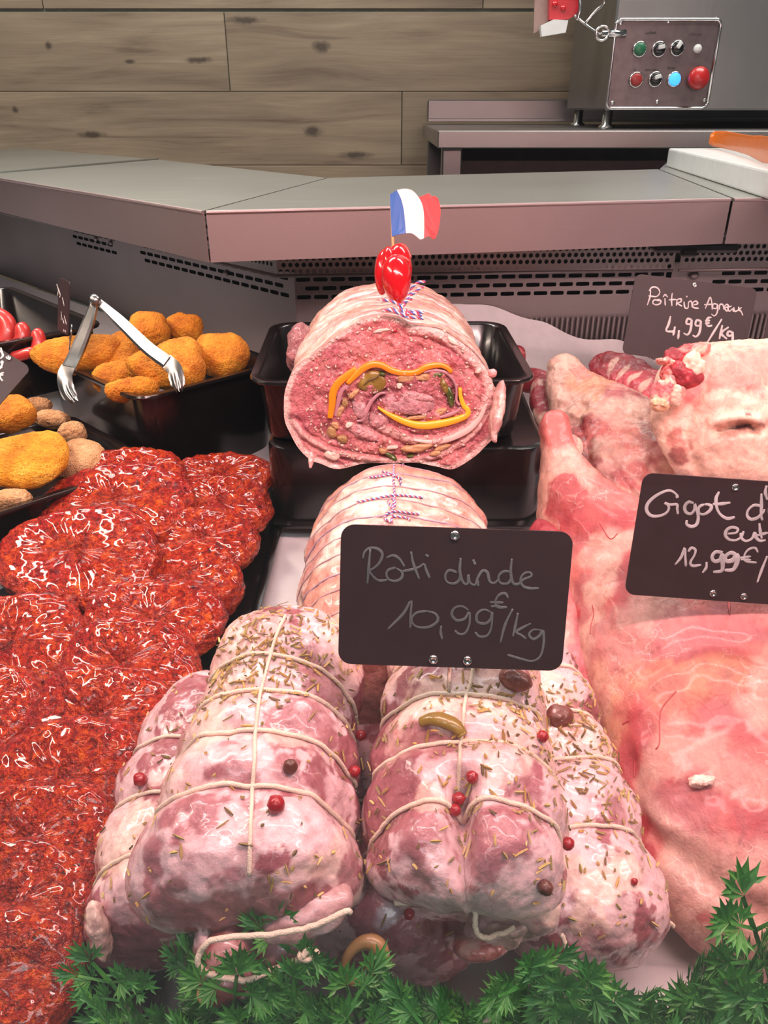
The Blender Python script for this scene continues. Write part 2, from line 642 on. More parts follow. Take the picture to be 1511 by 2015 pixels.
M['crumb'] = crumb('orange_breadcrumb', (lin(196, 104, 10), lin(226, 138, 22), lin(236, 164, 44)), lin(150, 66, 8))
M['crumb_yellow'] = crumb('golden_breadcrumb', (lin(214, 124, 12), lin(240, 160, 30), lin(250, 190, 70)), lin(180, 84, 10))
M['crumb_pale'] = crumb('pale_breading', (lin(186, 130, 84), lin(212, 160, 112), lin(226, 182, 140)), lin(140, 90, 50))
M['sausage'] = plain('pink_sausage', lin(186, 48, 44), 0.35, coat=0.4, bump=(200, 0.1, 0.001))
M['tomato'] = plain('red_tomato_skin', (0.60, 0.006, 0.012), 0.18, coat=0.6, var=0.06)
M['tomato_cut'] = plain('tomato_cut_edge', (0.62, 0.05, 0.04), 0.3, coat=0.4)
M['cheddar'] = plain('orange_cheese', (0.92, 0.26, 0.006), 0.35, coat=0.2, var=0.04)
M['cheddar_pale'] = plain('yellow_cheese', (0.95, 0.44, 0.02), 0.35, coat=0.2, var=0.06)
M['ham'] = plain('ham_slice', lin(186, 128, 138), 0.35, coat=0.3, var=0.15)
M['olive'] = plain('green_olive', lin(140, 112, 46), 0.3, coat=0.35, var=0.2, bump=(300, 0.2, 0.001))
M['olive_brown'] = plain('tan_olive', lin(160, 122, 78), 0.35, coat=0.3, var=0.2, bump=(300, 0.2, 0.001))
M['mushroom'] = plain('pickled_mushroom', lin(188, 140, 100), 0.35, coat=0.3, var=0.2, bump=(250, 0.3, 0.001))
M['gherkin'] = plain('green_gherkin', lin(74, 88, 34), 0.25, coat=0.4, var=0.3)
M['pepper'] = plain('pink_peppercorn', lin(150, 16, 30), 0.3, coat=0.3, var=0.2, bump=(900, 0.3, 0.0006))
M['pepper_dark'] = plain('brown_peppercorn', lin(92, 40, 30), 0.4, coat=0.2, var=0.3, bump=(900, 0.4, 0.0006))
M['fat'] = plain('white_fat', (0.78, 0.56, 0.48), 0.4, coat=0.2, var=0.12, bump=(200, 0.3, 0.001))
M['raisin'] = plain('brown_dried_fruit', lin(110, 56, 46), 0.4, coat=0.3, var=0.3, bump=(250, 0.6, 0.0015))


def herbs():
    n = N('dried_herb')
    t = n.node('ShaderNodeVertexColor', layer_name='tint').outputs[0]
    n.set(Base_Color=n.mix(0.3, t, n.ramp(n.noise(n.coord(), 800, 2), [(0.3, 0.2), (0.7, 0.8)]), 'OVERLAY'), Roughness=0.7)
    return n.m


M['herb'] = herbs()


def leaf():
    n = N('plastic_parsley')
    v = n.coord()
    f = n.noise(v, 90, 2)
    r = n.node('ShaderNodeObjectInfo').outputs['Random']
    c = n.ramp(f, [(0.3, lin(34, 92, 36)), (0.55, lin(60, 130, 54)), (0.75, lin(104, 164, 66))])
    c = n.mix(n.math('MULTIPLY', r, 0.6), c, lin(58, 120, 44))
    n.set(Base_Color=c, Roughness=0.45, Transmission_Weight=0.0, Subsurface_Weight=0.0)
    return n.m


M['leaf'] = leaf()


def oak():
    """printed oak tile: grain bends round knots at fixed places on the wall"""
    n = N('oak_look_tile')
    pos = n.node('ShaderNodeNewGeometry').outputs['Position']
    rnd = n.node('ShaderNodeObjectInfo').outputs['Random']
    sep = n.node('ShaderNodeSeparateXYZ', {'Vector': pos})
    z = sep.outputs[2]
    dark = 0.0
    for px, py, rx, rz, amp in ((632, 92, 0.032, 0.018, 0.05), (615, 258, 0.034, 0.018, 0.05), (96, 90, 0.012, 0.012, 0.012), (30, 216, 0.012, 0.012, 0.012),
                                (180, 265, 0.05, 0.012, 0.03), (255, 121, 0.02, 0.007, 0.01), (480, 40, 0.06, 0.012, 0.03), (700, 305, 0.06, 0.012, 0.02), (390, 118, 0.05, 0.010, 0.02)):
        k = at(px, py, y=2.5)
        d = n.node('ShaderNodeVectorMath', {0: pos, 1: (k.x, 2.5, k.z)}, operation='SUBTRACT').outputs[0]
        dx = n.node('ShaderNodeVectorMath', {0: d, 1: (1 / (rx * 4.5), 0, 1 / (rz * 3.2))}, operation='MULTIPLY').outputs[0]
        L = n.node('ShaderNodeVectorMath', {0: dx}, operation='LENGTH').outputs['Value']
        g = n.math('POWER', 2.718, n.math('MULTIPLY', n.math('MULTIPLY', L, L), -1.0))
        sg = n.node('ShaderNodeSeparateXYZ', {'Vector': dx}).outputs[2]
        z = n.math('ADD', z, n.math('MULTIPLY', n.math('MULTIPLY', g, sg), amp * 0.8))
        core = n.node('ShaderNodeVectorMath', {0: d, 1: (1 / rx, 0, 1 / rz)}, operation='MULTIPLY').outputs[0]
        core = n.node('ShaderNodeVectorMath', {0: core}, operation='LENGTH').outputs['Value']
        core = n.math('ADD', core, n.math('MULTIPLY', n.math('SUBTRACT', n.noise(pos, 60, 3), 0.5), 0.9))
        dark = n.math('MAXIMUM', dark, n.math('MULTIPLY', n.ramp(core, [(0.35, 1.0), (1.25, 0.0)]), 0.85))
    x = n.math('ADD', n.math('MULTIPLY', sep.outputs[0], 1.0), n.math('MULTIPLY', rnd, 37.0))
    vec = n.node('ShaderNodeCombineXYZ', {0: n.math('MULTIPLY', x, 2.2), 1: n.math('MULTIPLY', rnd, 9.0), 2: n.math('MULTIPLY', z, 26.0)}).outputs[0]
    f = n.noise(vec, 1.0, 5, 0.62, 0.5)
    vec2 = n.node('ShaderNodeCombineXYZ', {0: n.math('MULTIPLY', x, 5.0), 1: rnd, 2: n.math('MULTIPLY', z, 420.0)}).outputs[0]
    g = n.noise(vec2, 1.0, 3, 0.6)
    big = n.noise(n.node('ShaderNodeCombineXYZ', {0: n.math('MULTIPLY', x, 1.4), 1: rnd, 2: n.math('MULTIPLY', z, 9.0)}).outputs[0], 1.0, 3)
    c = n.ramp(f, [(0.26, lin(104, 86, 70)), (0.42, lin(136, 118, 98)), (0.6, lin(150, 132, 110)), (0.78, lin(166, 148, 126))])
    c = n.mix(0.35, c, n.ramp(g, [(0.3, 0.36), (0.7, 0.64)]), 'OVERLAY')
    c = n.mix(0.5, c, n.ramp(big, [(0.35, 0.36), (0.65, 0.62)]), 'OVERLAY')
    c = n.mix(dark, c, lin(62, 50, 42))
    n.set(Base_Color=c, Roughness=0.5)
    n.bump(g, 0.12, 0.0005)
    return n.m


M['oak'] = oak()
M['grout'] = plain('grey_grout', lin(120, 128, 118), 0.85)
M['floor'] = plain('grey_floor_tile', lin(190, 192, 190), 0.5)


def clear(name, haze=0.0):
    n = N(name)
    tr = n.node('ShaderNodeBsdfTransparent').outputs[0]
    gl = n.node('ShaderNodeBsdfGlossy', {'Roughness': 0.03, 'Color': (1, 1, 1, 1)}).outputs[0]
    fr = n.node('ShaderNodeFresnel', {'IOR': 1.5}).outputs[0]
    back = n.node('ShaderNodeNewGeometry').outputs['Backfacing']
    fr = n.math('MULTIPLY', fr, n.math('SUBTRACT', 1.0, back))
    ms = n.node('ShaderNodeMixShader', {0: fr, 1: tr, 2: gl}).outputs[0]
    n.t.links.new(ms, n.t.nodes['Material Output'].inputs['Surface'])
    return n.m


M['glass'] = clear('case_front_glass')
M['film'] = plain('clear_sheet', (0.6, 0.6, 0.6), 0.3)


def led():
    n = N('blue_led')
    n.set(Base_Color=(0.05, 0.2, 0.8), Emission_Color=(0.02, 0.20, 1.0), Emission_Strength=2.0)
    return n.m


M['led'] = led()

# ------------------------------------------------------------------ room
def zr(z):
    return z + CZ


mb = MB().box((-3.2, 2.508, -0.02), (3.2, 2.60, 2.7))
wall = mb.mk('wall_back', M['grout'], smooth=False)
tag(wall, kind='structure')
rows = [(0.2385, 0.62, -0.93), (0.0405, -0.438, 0.0), (-0.1515, 0.0516, 0.0), (-0.3435, 0.5, 0.0), (0.4305, -0.2, 0), (-0.5355, 0.1, 0)]
PITCHZ = 0.194
tile_me = None
for zb, xj, _ in rows:
    for k in (-3, -2, -1, 0, 1, 2):
        x0 = xj + k * 1.2 if _ == 0.0 else -0.93 + (k + 0) * 1.2
        if x0 + 1.2 < -2.6 or x0 > 2.6:
            continue
        if tile_me is None:
            t = MB().box((x0 + 0.0012, 2.5, zr(zb) + 0.0012), (x0 + 1.2 - 0.0012, 2.51, zr(zb) + PITCHZ - 0.0022), bev=0.0012)
            o = t.mk('tile', M['oak'], parent=None, smooth=False)
            loc0 = o.location.copy()
            o.location = loc0 - wall.location
            o.parent = wall
            tile_me = o.data
            first = (x0, zb)
        else:
            o = bpy.data.objects.new('tile', tile_me)
            C.objects.link(o)
            o.location = loc0 + Vector((x0 - first[0], 0, zb - first[1])) - wall.location
            o.parent = wall
tag(MB().box((-3.2, -2.5, -0.06), (3.2, 2.6, -0.02)).mk('floor', M['floor'], smooth=False), kind='structure')

# unseen pale post, added only to put a grey reflection in the front glass
tag(MB().box((0.070, -0.36, -0.02), (0.165, -0.28, zr(-0.71)), bev=0.012).mk('reflection_post_1', plain('pale_grey_paint', (0.62, 0.68, 0.70), 0.5), smooth=False), kind='structure')

# ------------------------------------------------------------------ refrigerated display case
case = thing('display_case', 'refrigerated meat display case with white sloping deck, perforated steel back and glass front', 'display case', (0.0, 0.7, 0.0))


def slab(poly, ztop, zbot):
    """polygon in plan with top and bottom height functions"""
    P = np.array(poly, float)
    T = np.array([(x, y, ztop(x, y)) for x, y in P])
    B = np.array([(x, y, zbot(x, y)) for x, y in P])
    n = len(P)
    F = [list(range(n)), list(range(2 * n - 1, n - 1, -1))] + [[j, j + n, (j + 1) % n + n, (j + 1) % n] for j in range(n)]
    return np.vstack([T, B]), F


V, F = slab([(-1.25, 0.215), (1.2, 0.215), (1.2, 1.16), (-0.16, 1.10), (-0.255, 1.0), (-1.25, 1.0)], lambda x, y: deck(y), lambda x, y: deck(y) - 0.02)
mk('deck', V, F, M['liner'], case, smooth=False)
V, F = slab([(-1.25, 1.001), (-0.256, 1.001), (-0.165, 1.10), (-1.12, 2.06), (-1.25, 2.06)], lambda x, y: deck(1.0), lambda x, y: deck(1.0) - 0.02)
mk('deck', V, F, M['liner'], case, smooth=False)
mk('front_ledge', *slab([(-1.25, 0.135), (1.2, 0.135), (1.2, 0.214), (-1.25, 0.214)], lambda x, y: zr(-0.447), lambda x, y: zr(-0.56)), M['steel_dull'], case, smooth=False)
mk('base_cabinet', *slab([(-1.25, 0.14), (1.2, 0.14), (1.2, 1.15), (-0.17, 1.09), (-0.80, 1.73), (-1.25, 1.73)], lambda x, y: zr(-0.565), lambda x, y: 0.0), M['steel_dull'], case, smooth=False)
gl = MB().box((-1.25, 0.118, zr(-0.56)), (1.2, 0.124, zr(0.23)))
gl.mk('front_glass', M['glass'], case, smooth=False)


def perf(p0, p1, zt, zb, kind, dep=0.004, lean=0.0, xr=None):
    """sheet from p0 to p1 (plan points) with real round holes or slots; returns verts, faces"""
    p0, p1 = np.array(p0, float), np.array(p1, float)
    L = np.linalg.norm(p1 - p0)
    X = (p1 - p0) / L
    Nn = np.array([X[1], -X[0]])            # towards the customer
    H = zt - zb
    Vv, Ff = [], []

    def add(uv, faces):
        b = len(Vv)
        Vv.extend(uv)
        Ff.extend([[i + b for i in f] for f in faces])
    if kind == 'holes':
        cw = 0.0088
        nr = max(1, int(H / (cw * 0.88)))
        ch = H / nr
        nh = 8
        r = 0.0030
        ang = np.linspace(0, 2 * np.pi, nh, endpoint=False) + np.pi / 8
        hole = np.stack([r * np.cos(ang), r * np.sin(ang)], 1)
    else:
        cw, ch = 0.0235, 0.0117
        nr = 3
        a = np.array([(0.0088, -0.0026), (0.0098, 0), (0.0088, 0.0026), (0, 0.0028), (-0.0088, 0.0026), (-0.0098, 0), (-0.0088, -0.0026), (0, -0.0028)])
        hole = a
        nh = 8
    top = H
    for k in range(nr):
        z0 = H - (k + 1) * ch if kind == 'holes' else H - 0.010 - (k + 1) * ch
        off = (k % 2) * cw / 2
        ncol = int((L - off) / cw)
        if off > 0:
            add([(0, z0), (off, z0), (off, z0 + ch), (0, z0 + ch)], [[0, 1, 2, 3]])
        for c in range(ncol):
            cx, cz = off + (c + 0.5) * cw, z0 + ch / 2
            skip = kind == 'slots' and xr and not xr(cx / L, k)
            if skip:
                add([(cx - cw / 2, z0), (cx + cw / 2, z0), (cx + cw / 2, z0 + ch), (cx - cw / 2, z0 + ch)], [[0, 1, 2, 3]])
                continue
            # square ring of 8 outer points in angular order of the hole
            ho = []
            for hx, hz in hole:
                sx, sz = hx / (cw / 2), hz / (ch / 2)
                m = max(abs(sx), abs(sz))
                ho.append((hx / m, hz / m))
            # push the diagonal-most ones into the corners
            out = np.array(ho)
            if kind == 'holes':
                o8 = [(1, 0.4142), (0.4142, 1), (-0.4142, 1), (-1, 0.4142), (-1, -0.4142), (-0.4142, -1), (0.4142, -1), (1, -0.4142)]
                corners = {0: (1, 1), 2: (-1, 1), 4: (-1, -1), 6: (1, -1)}
            else:
                o8 = [(1, -0.5), (1, 0), (1, 0.5), (0, 1), (-1, 0.5), (-1, 0), (-1, -0.5), (0, -1)]
                o8 = [(1, -1), (1, 0), (1, 1), (0, 1), (-1, 1), (-1, 0), (-1, -1), (0, -1)]
                corners = {}
            O = [(cx + a_ * cw / 2, cz + b_ * ch / 2) for a_, b_ in o8]
            Hh = [(cx + hx, cz + hz) for hx, hz in hole]
            fs = [[j, (j + 1) % 8, 8 + (j + 1) % 8, 8 + j] for j in range(8)]
            extra = []
            for j, (a_, b_) in corners.items():
                extra.append((cx + a_ * cw / 2, cz + b_ * ch / 2))
                fs.append([j, 16 + len(extra) - 1, (j + 1) % 8])
            add(O + Hh + extra, fs)
        e = off + ncol * cw
        if e < L - 1e-6:
            add([(e, z0), (L, z0), (L, z0 + ch), (e, z0 + ch)], [[0, 1, 2, 3]])
        bottom = z0
    if kind == 'slots':
        add([(0, H - 0.010), (L, H - 0.010), (L, H), (0, H)], [[0, 1, 2, 3]])
        add([(0, 0), (L, 0), (L, bottom), (0, bottom)], [[0, 1, 2, 3]])
    Vv = np.array(Vv)
    W = np.zeros((len(Vv), 3))
    W[:, :2] = p0 + Vv[:, :1] * X + lean * (H - Vv[:, 1:2]) * Nn
    W[:, 2] = zb + Vv[:, 1]
    return W, Ff


def plane_w(p0, p1, zt, zb, off):
    p0, p1 = np.array(p0, float), np.array(p1, float)
    X = (p1 - p0) / np.linalg.norm(p1 - p0)
    Nn = np.array([X[1], -X[0]]) * off
    a, b = p0 + Nn, p1 + Nn
    V = [(*a, zb), (*b, zb), (*b, zt), (*a, zt)]
    V2 = [(x - Nn[0] * 0.2, y - Nn[1] * 0.2, z) for x, y, z in V]
    return np.array(V + V2), [[0, 1, 2, 3], [7, 6, 5, 4], [0, 4, 5, 1], [1, 5, 6, 2], [2, 6, 7, 3], [3, 7, 4, 0]]


# corners of the two back walls, read on heights below the worktop
c0 = at(546, 541, z=-0.196)
c1 = at(1330, 530, z=-0.196)
XC, YC = c0.x, c0.y                                   # the inner corner of the hole strip
dirm = np.array([c1.x - c0.x, c1.y - c0.y]); dirm /= np.linalg.norm(dirm)
XR, YR = c1.x, c1.y
right_end = np.array([XC, YC]) + dirm * 1.05
dl = np.array([-0.7, 0.722]); dl /= np.linalg.norm(dl)
left_end = np.array([XC, YC]) + dl * 1.35
# main strip in two lengths with a narrow joint, then the right strip
j1 = np.array([XR, YR])
for a, b in (((XC, YC), j1 - dirm * 0.004), (j1 + dirm * 0.004, right_end), (left_end, (XC, YC))):
    V, F = perf(a, b, zr(-0.105), zr(-0.196), 'holes')
    s_ = mk('perforated_strip', V, F, M['steel_dark'], case, smooth=False)
    V, F = plane_w(a, b, zr(-0.105), zr(-0.196), -0.03)
    mk('dark_backing', V, F, M['black_void'], s_, smooth=False)  # backing sheet coloured dark so the openings read as shaded
    # rolled bottom lip
    a3, b3 = np.array([*a, zr(-0.1975)]), np.array([*b, zr(-0.1975)])
    MB().tube([a3, b3], 0.0022, 8).mk('lip', M['steel_dull'], s_)
nm = np.array([dirm[1], -dirm[0]])
nl = np.array([-dl[1], dl[0]])
nl = nl if nl[1] < 0 else -nl
pc = np.array([XC, YC]) - nm * 0.02 + np.array([0.028, 0.0])
pm_end = right_end - nm * 0.02
pl_end = left_end - nl * 0.02
pc = np.array([at(582, 600, y=YC + 0.02).x, YC + 0.018])
for nme, a, b, fn in (('slotted_panel', pc, j1 - nm * 0.02 - dirm * 0.004 + 0 * j1, lambda u, k: True),
                      ('slotted_panel', j1 - nm * 0.02 + dirm * 0.004, pm_end, lambda u, k: u > 0.12),
                      ('slotted_panel', pl_end, pc, lambda u, k: (0.50 < u < 0.62) or (0.69 < u < 0.995))):
    H0 = deck(a[1]) - 0.005 if nme == 'slotted_panel' else 0
    zb_ = min(deck(min(a[1], 1.12)), deck(min(b[1], 1.12)), deck(1.0) if a[0] < -0.5 else 9) - 0.004
    V, F = perf(a, b, zr(-0.190), zb_, 'slots', xr=fn)
    s_ = mk(nme, V, F, M['steel_dull'], case, smooth=False)
    V, F = plane_w(a, b, zr(-0.190), zb_, -0.025)
    mk('dark_backing', V, F, M['black_void'], s_, smooth=False)
# fluted lower panel behind the paper
mb = MB()
for i in range(90):
    x = 0.13 + i * 0.0075
    y = YC + 0.018 + (x - XC) * dirm[1] / dirm[0] - 0.004
    mb.box((x, y - 0.0022, zr(-0.36)), (x + 0.0042, y + 0.004, zr(-0.262)), bev=0.001)
mb.mk('fluted_panel', M['steel_dull'], case, smooth=False)['kind'] = 'stuff'
# dome screws of the left panel and one beside the slotted joint
for px, py in ((190, 470), (219, 478), (446, 537)):
    k = MB()
    r = ray(px, py)
    a = np.array(pl_end); d_ = (pc - a); nrm = np.array([-d_[1], d_[0]])
    s = ((a[0]) * nrm[0] + a[1] * nrm[1]) / (r.x * nrm[0] + r.y * nrm[1])
    p = CAM + r * s
    nn_ = np.array([nl[0], nl[1], 0])
    k.lathe([(0.0045, -0.001), (0.0045, 0.002), (0.0028, 0.004), (0.0005, 0.0045)], np.array(p), nn_, 14)
    k.mk('screw', M['steel_dark'], case)
p = at(1365, 541, y=YR + 0.02)
MB().lathe([(0.006, -0.001), (0.006, 0.003), (0.0035, 0.005), (0.0005, 0.0055)], np.array(p), (0, -1, 0), 14).mk('screw', M['steel_dark'], case)

# ------------------------------------------------------------------ steel worktops on top of the case
ZT = -0.10


def top_poly(pix, z=ZT):
    return [np.array(at(a, b, z=z)) for a, b in pix]


def worktop(label, pts, th=0.053, front=None, ret=0.02):
    """folded steel sheet: top slab, front fascia turned down"""
    t = thing('worktop', label, 'worktop', (float(np.mean([p[0] for p in pts])), float(np.mean([p[1] for p in pts])), zr(ZT - th)))
    P = [np.array(p) for p in pts]
    n = len(P)
    top = MB()
    V = [p for p in P] + [p - np.array([0, 0, 0.004]) for p in P]
    F = [list(range(n)), list(range(2 * n - 1, n - 1, -1))] + [[j, j + n, (j + 1) % n + n, (j + 1) % n] for j in range(n)]
    top.add(V, F)
    top.mk('top', M['steel'], t, smooth=False)
    for (i, j) in front:
        a, b = P[i], P[j]
        d = b - a
        L = np.linalg.norm(d)
        X = d / L
        Y = np.array([-X[1], X[0], 0])
        k = MB().box((0, 0, -th), (L, 0.0015, -0.0005), fr=(a, X, Y, (0, 0, 1)))
        k.box((0, 0, -th - 0.0015), (L, 0.045, -th), fr=(a, X, Y, (0, 0, 1)))
        # rounded bright front edge
        k.tube([a + np.array([0, 0, -0.0018]) + X * 0.0005, b + np.array([0, 0, -0.0018]) - X * 0.0005], 0.0022, 8)
        k.mk('fascia', M['fascia'], t, smooth=False)
    return t


A0 = at(402, 415, z=ZT)
B0 = at(1441, 390, z=ZT)
Aback = at(645, 350, z=ZT)
Bback = at(1296, 333, z=ZT)
L0 = at(-120, 332, z=ZT)
Lb = at(310, 314, z=ZT)
Lfar = at(-25, 345, z=ZT)
gap = 0.0016
worktop('long plain steel worktop running behind the rolled meats, bright front fascia', [np.array(A0) + [gap, 0, 0], np.array(B0) - [gap, 0, 0], np.array(Bback) - [gap, 0, 0], np.array(Aback) + [gap, 0, 0]], front=[(0, 1)])
Ldir = np.array([-1.061, 1.13, 0]); Ldir /= np.linalg.norm(Ldir)
Lf = np.array(A0) + Ldir * 1.2
Lb2 = np.array(Lb) + Ldir * 0.8 
worktop('steel worktop turning away to the left at the corner, pale top', [np.array(Lf), np.array(A0) - [gap, 0, 0], np.array(Aback) - [gap, 0, 0], np.array(Lb), np.array(Lb2) * [1, 1, 1]], front=[(0, 1)])
# raised seam at the back of the left worktop
MB().tube([np.array(Lb) + [0, 0, 0.001], np.array(at(0, 341, z=ZT)) + [0, 0, 0.001], np.array(at(-80, 350, z=ZT)) + [0, 0, 0.001]], 0.003, 6).mk('seam', M['steel'], [o for o in C.objects if o.name.startswith('worktop')][1])
Br = np.array(B0) + np.array([dirm[0], dirm[1], 0]) * 0.7
worktop('short steel worktop at the right under the white cutting board', [np.array(B0) + [gap, 0, 0], Br, np.array([Br[0], 1.72, Br[2]]), np.array([Bback.x + 0.07, 1.72, B0.z]), np.array(Bback) + [gap, 0, 0]], front=[(0, 1)])
# black bracket below the joint
p = at(1368, 484, y=1.06)
MB().box((p.x - 0.055, p.y - 0.01, p.z - 0.008), (p.x + 0.055, p.y + 0.05, p.z + 0.006), bev=0.004).box((p.x - 0.02, p.y - 0.012, p.z - 0.012), (p.x + 0.0, p.y + 0.0, p.z - 0.002), bev=0.002).mk('bracket', M['black'], case, smooth=False)

# ------------------------------------------------------------------ table, shelf and machine behind
TY = 1.75
tl = at(862, 257, y=TY)
tb = at(862, 292, y=TY)
table = thing('steel_table', 'steel work table with square legs against the oak wall carrying the machine', 'table', (0.9, 2.0, 0.0))
MB().box((tl.x, TY, tb.z), (1.75, 2.44, tl.z), bev=0.002).mk('tabletop', M['steel_table'], table, smooth=False)
for lx in (tl.x + 0.012, 1.6):
    for ly in (TY + 0.03, 2.36):
        MB().box((lx, ly, 0), (lx + 0.042, ly + 0.042, tb.z + 0.001), bev=0.003).mk('leg', M['steel_table'], table, smooth=False)
MB().box((tl.x + 0.02, 2.38, tb.z - 0.5), (1.7, 2.40, tb.z), bev=0.001).mk('back_panel', M['steel_dull'], table, smooth=False)
MB().box((tl.x + 0.056, TY + 0.14, tb.z - 0.30), (1.6, TY + 0.16, tb.z), bev=0.001).mk('shade_panel', plain('table_shadow_panel', (0.05, 0.035, 0.032), 0.6), table, smooth=False)  # dark sheet standing in for the shade under the tabletop
sl = at(842, 196, y=2.40)
sb = at(842, 236, y=2.40)
MB().box((sl.x, 2.40, sb.z), (1.75, 2.44, sl.z), bev=0.003).box((sl.x, 2.37, sb.z - 0.004), (1.75, 2.44, sb.z + 0.004), bev=0.001).mk('upstand', M['steel_table'], table, smooth=False)

MY = 1.90
ml = at(1190, 217, y=MY)
mach = thing('meat_machine', 'tall grey steel meat machine with push buttons on a framed control panel', 'machine', (ml.x + 0.35, 2.1, tl.z))
MB().box((ml.x, MY, ml.z), (ml.x + 0.75, 2.30, zr(0.75)), bev=0.004).mk('housing', M['steel_machine'], mach, smooth=False)
for fx, fy in ((ml.x + 0.02, MY + 0.05), (ml.x + 0.02, MY + 0.34), (ml.x + 0.60, MY + 0.05), (ml.x + 0.60, MY + 0.34)):
    MB().lathe([(0.018, 0.0), (0.018, 0.004), (0.011, 0.008), (0.011, ml.z - tl.z)], (fx, fy, tl.z), (0, 0, 1), 16).mk('foot', M['chrome'], mach)
pf = [(1212, 38), (1418, 27), (1395, 206), (1194, 213)]
PP = [at(a, b, y=MY - 0.006) for a, b in pf]
x0, x1 = (PP[0].x + PP[3].x) / 2, (PP[1].x + PP[2].x) / 2
z1, z0 = PP[0].z, PP[3].z


def rrect(x0, x1, z0, z1, r, y, n=6):
    out = []
    for cx, cz, a0 in ((x1 - r, z1 - r, 0), (x0 + r, z1 - r, 90), (x0 + r, z0 + r, 180), (x1 - r, z0 + r, 270)):
        for k in range(n + 1):
            a = math.radians(a0 + 90 * k / n)
            out.append((cx + r * math.cos(a), y, cz + r * math.sin(a)))
    return out[::-1]


pan = MB().prism(rrect(x0, x1, z0, z1, 0.012, MY - 0.004), (0, -1, 0), 0.006).mk('control_panel', plain('anodised_panel', (0.20, 0.16, 0.16), 0.35, 0.8), mach, smooth=False)
fr_pts = np.array(rrect(x0, x1, z0, z1, 0.012, MY - 0.006))
MB().tube(np.vstack([fr_pts, fr_pts[:1]]), 0.0035, 8).mk('panel_frame', M['chrome'], pan)


def btn(px, py, parts, nm):
    p = np.array(at(px, py, y=MY - 0.005))
    first = None
    for k, (nme, prof, mt) in enumerate(parts):
        o = MB().lathe(prof, p, (0, -1, 0), 20).mk(nme, mt, pan)
    return p


rim = [(0.0155, -0.001), (0.0155, 0.004), (0.0135, 0.006), (0.0125, 0.0055), (0.012, 0.002)]
cap = [(0.0122, 0.001), (0.0122, 0.006), (0.0105, 0.008), (0.002, 0.0085)]
G = plain('green_button', (0.02, 0.13, 0.06), 0.3)
R_ = plain('dull_red_button', (0.32, 0.03, 0.03), 0.3)
RB = plain('red_stop_button', (0.46, 0.015, 0.015), 0.3, coat=0.3)
K = M['black']
Wt = plain('white_marker', (0.6, 0.6, 0.58), 0.4)
for px, py, kd in ((1258, 97, 'g'), (1296, 97, 'k'), (1332, 95, 'k'), (1372, 96, 'w'), (1251, 157, 'r'), (1289, 156, 'k'), (1326, 156, 'b'), (1369, 154, 's')):
    p = np.array(at(px, py, y=MY - 0.005))
    if kd in 'grb':
        MB().lathe(rim, p, (0, -1, 0), 20).mk('button_ring', M['chrome'], pan)
        MB().lathe(cap, p, (0, -1, 0), 20).mk('push_button', {'g': G, 'r': R_, 'b': M['led']}[kd], pan)
    elif kd == 'k':
        MB().lathe(rim, p, (0, -1, 0), 20).mk('button_ring', M['chrome'], pan)
        MB().lathe(cap, p, (0, -1, 0), 20).mk('rotary_knob', K, pan)
        an = {1296: 0.15, 1332: 1.0, 1289: 0.3}[px]
        X = np.array([math.cos(an), 0, math.sin(an)])
        Z = np.array([-math.sin(an), 0, math.cos(an)])
        MB().box((-0.004, 0, -0.0035), (0.0095, 0.012, 0.0045), fr=(p + np.array([0, -0.0125, 0.003]), X, (0, 1, 0), Z), bev=0.0012).mk('knob_pointer', Wt, pan, smooth=False)
    elif kd == 'w':
        MB().lathe([(0.0085, -0.001), (0.0085, 0.003), (0.007, 0.006), (0.001, 0.0065)], p, (0, -1, 0), 18).mk('indicator', Wt, pan)
    else:
        MB().lathe([(0.012, -0.001), (0.012, 0.008), (0.0215, 0.012), (0.022, 0.02), (0.019, 0.026), (0.001, 0.029)], p, (0, -1, 0), 24).mk('stop_button', RB, pan)
for px, py in ((1221, 46), (1315, 42), (1408, 38), (1205, 202), (1293, 200), (1386, 197)):
    MB().lathe([(0.004, -0.001), (0.004, 0.002), (0.002, 0.003), (0.0003, 0.0031)], np.array(at(px, py, y=MY - 0.005)), (0, -1, 0), 12).mk('screw', M['chrome'], pan)
# faint printed marks over the buttons
for px, py, w in ((1283, 65, 20), (1370, 68, 24), (1285, 138, 24), (1325, 134, 18), (1252, 137, 4)):
    mb = MB()
    rr = random.Random(px)
    for k in range(max(1, w // 4)):
        p = np.array(at(px - w / 2 + k * 4.2, py + rr.uniform(-1, 1), y=MY - 0.0105))
        mb.box((p[0] - 0.0016, p[1], p[2] - 0.0016), (p[0] + 0.0012, p[1] + 0.0006, p[2] + rr.uniform(0.0005, 0.003)))
    mb.mk('printed_mark', plain('dark_print', (0.05, 0.03, 0.03), 0.6), pan, smooth=False)
# hanging ring and wire on the left flank of the housing
pr = np.array(at(1178, 66, y=MY + 0.01)) 
pr[0] = ml.x - 0.004
rg = MB()
a = np.linspace(0, 2 * np.pi, 24)
q = np.array(at(1178, 68, y=MY + 0.02))
rg.tube(np.stack([q[0] + 0.013 * np.cos(a), 0 * a + q[1] - 0.03, q[2] + 0.013 * np.sin(a)], 1), 0.003, 8)
rg.lathe([(0.008, 0), (0.008, 0.05), (0.001, 0.051)], q + np.array([0, -0.025, 0.0]), (1, 0, 0), 12)
rg.mk('hook_ring', M['chrome'], mach)

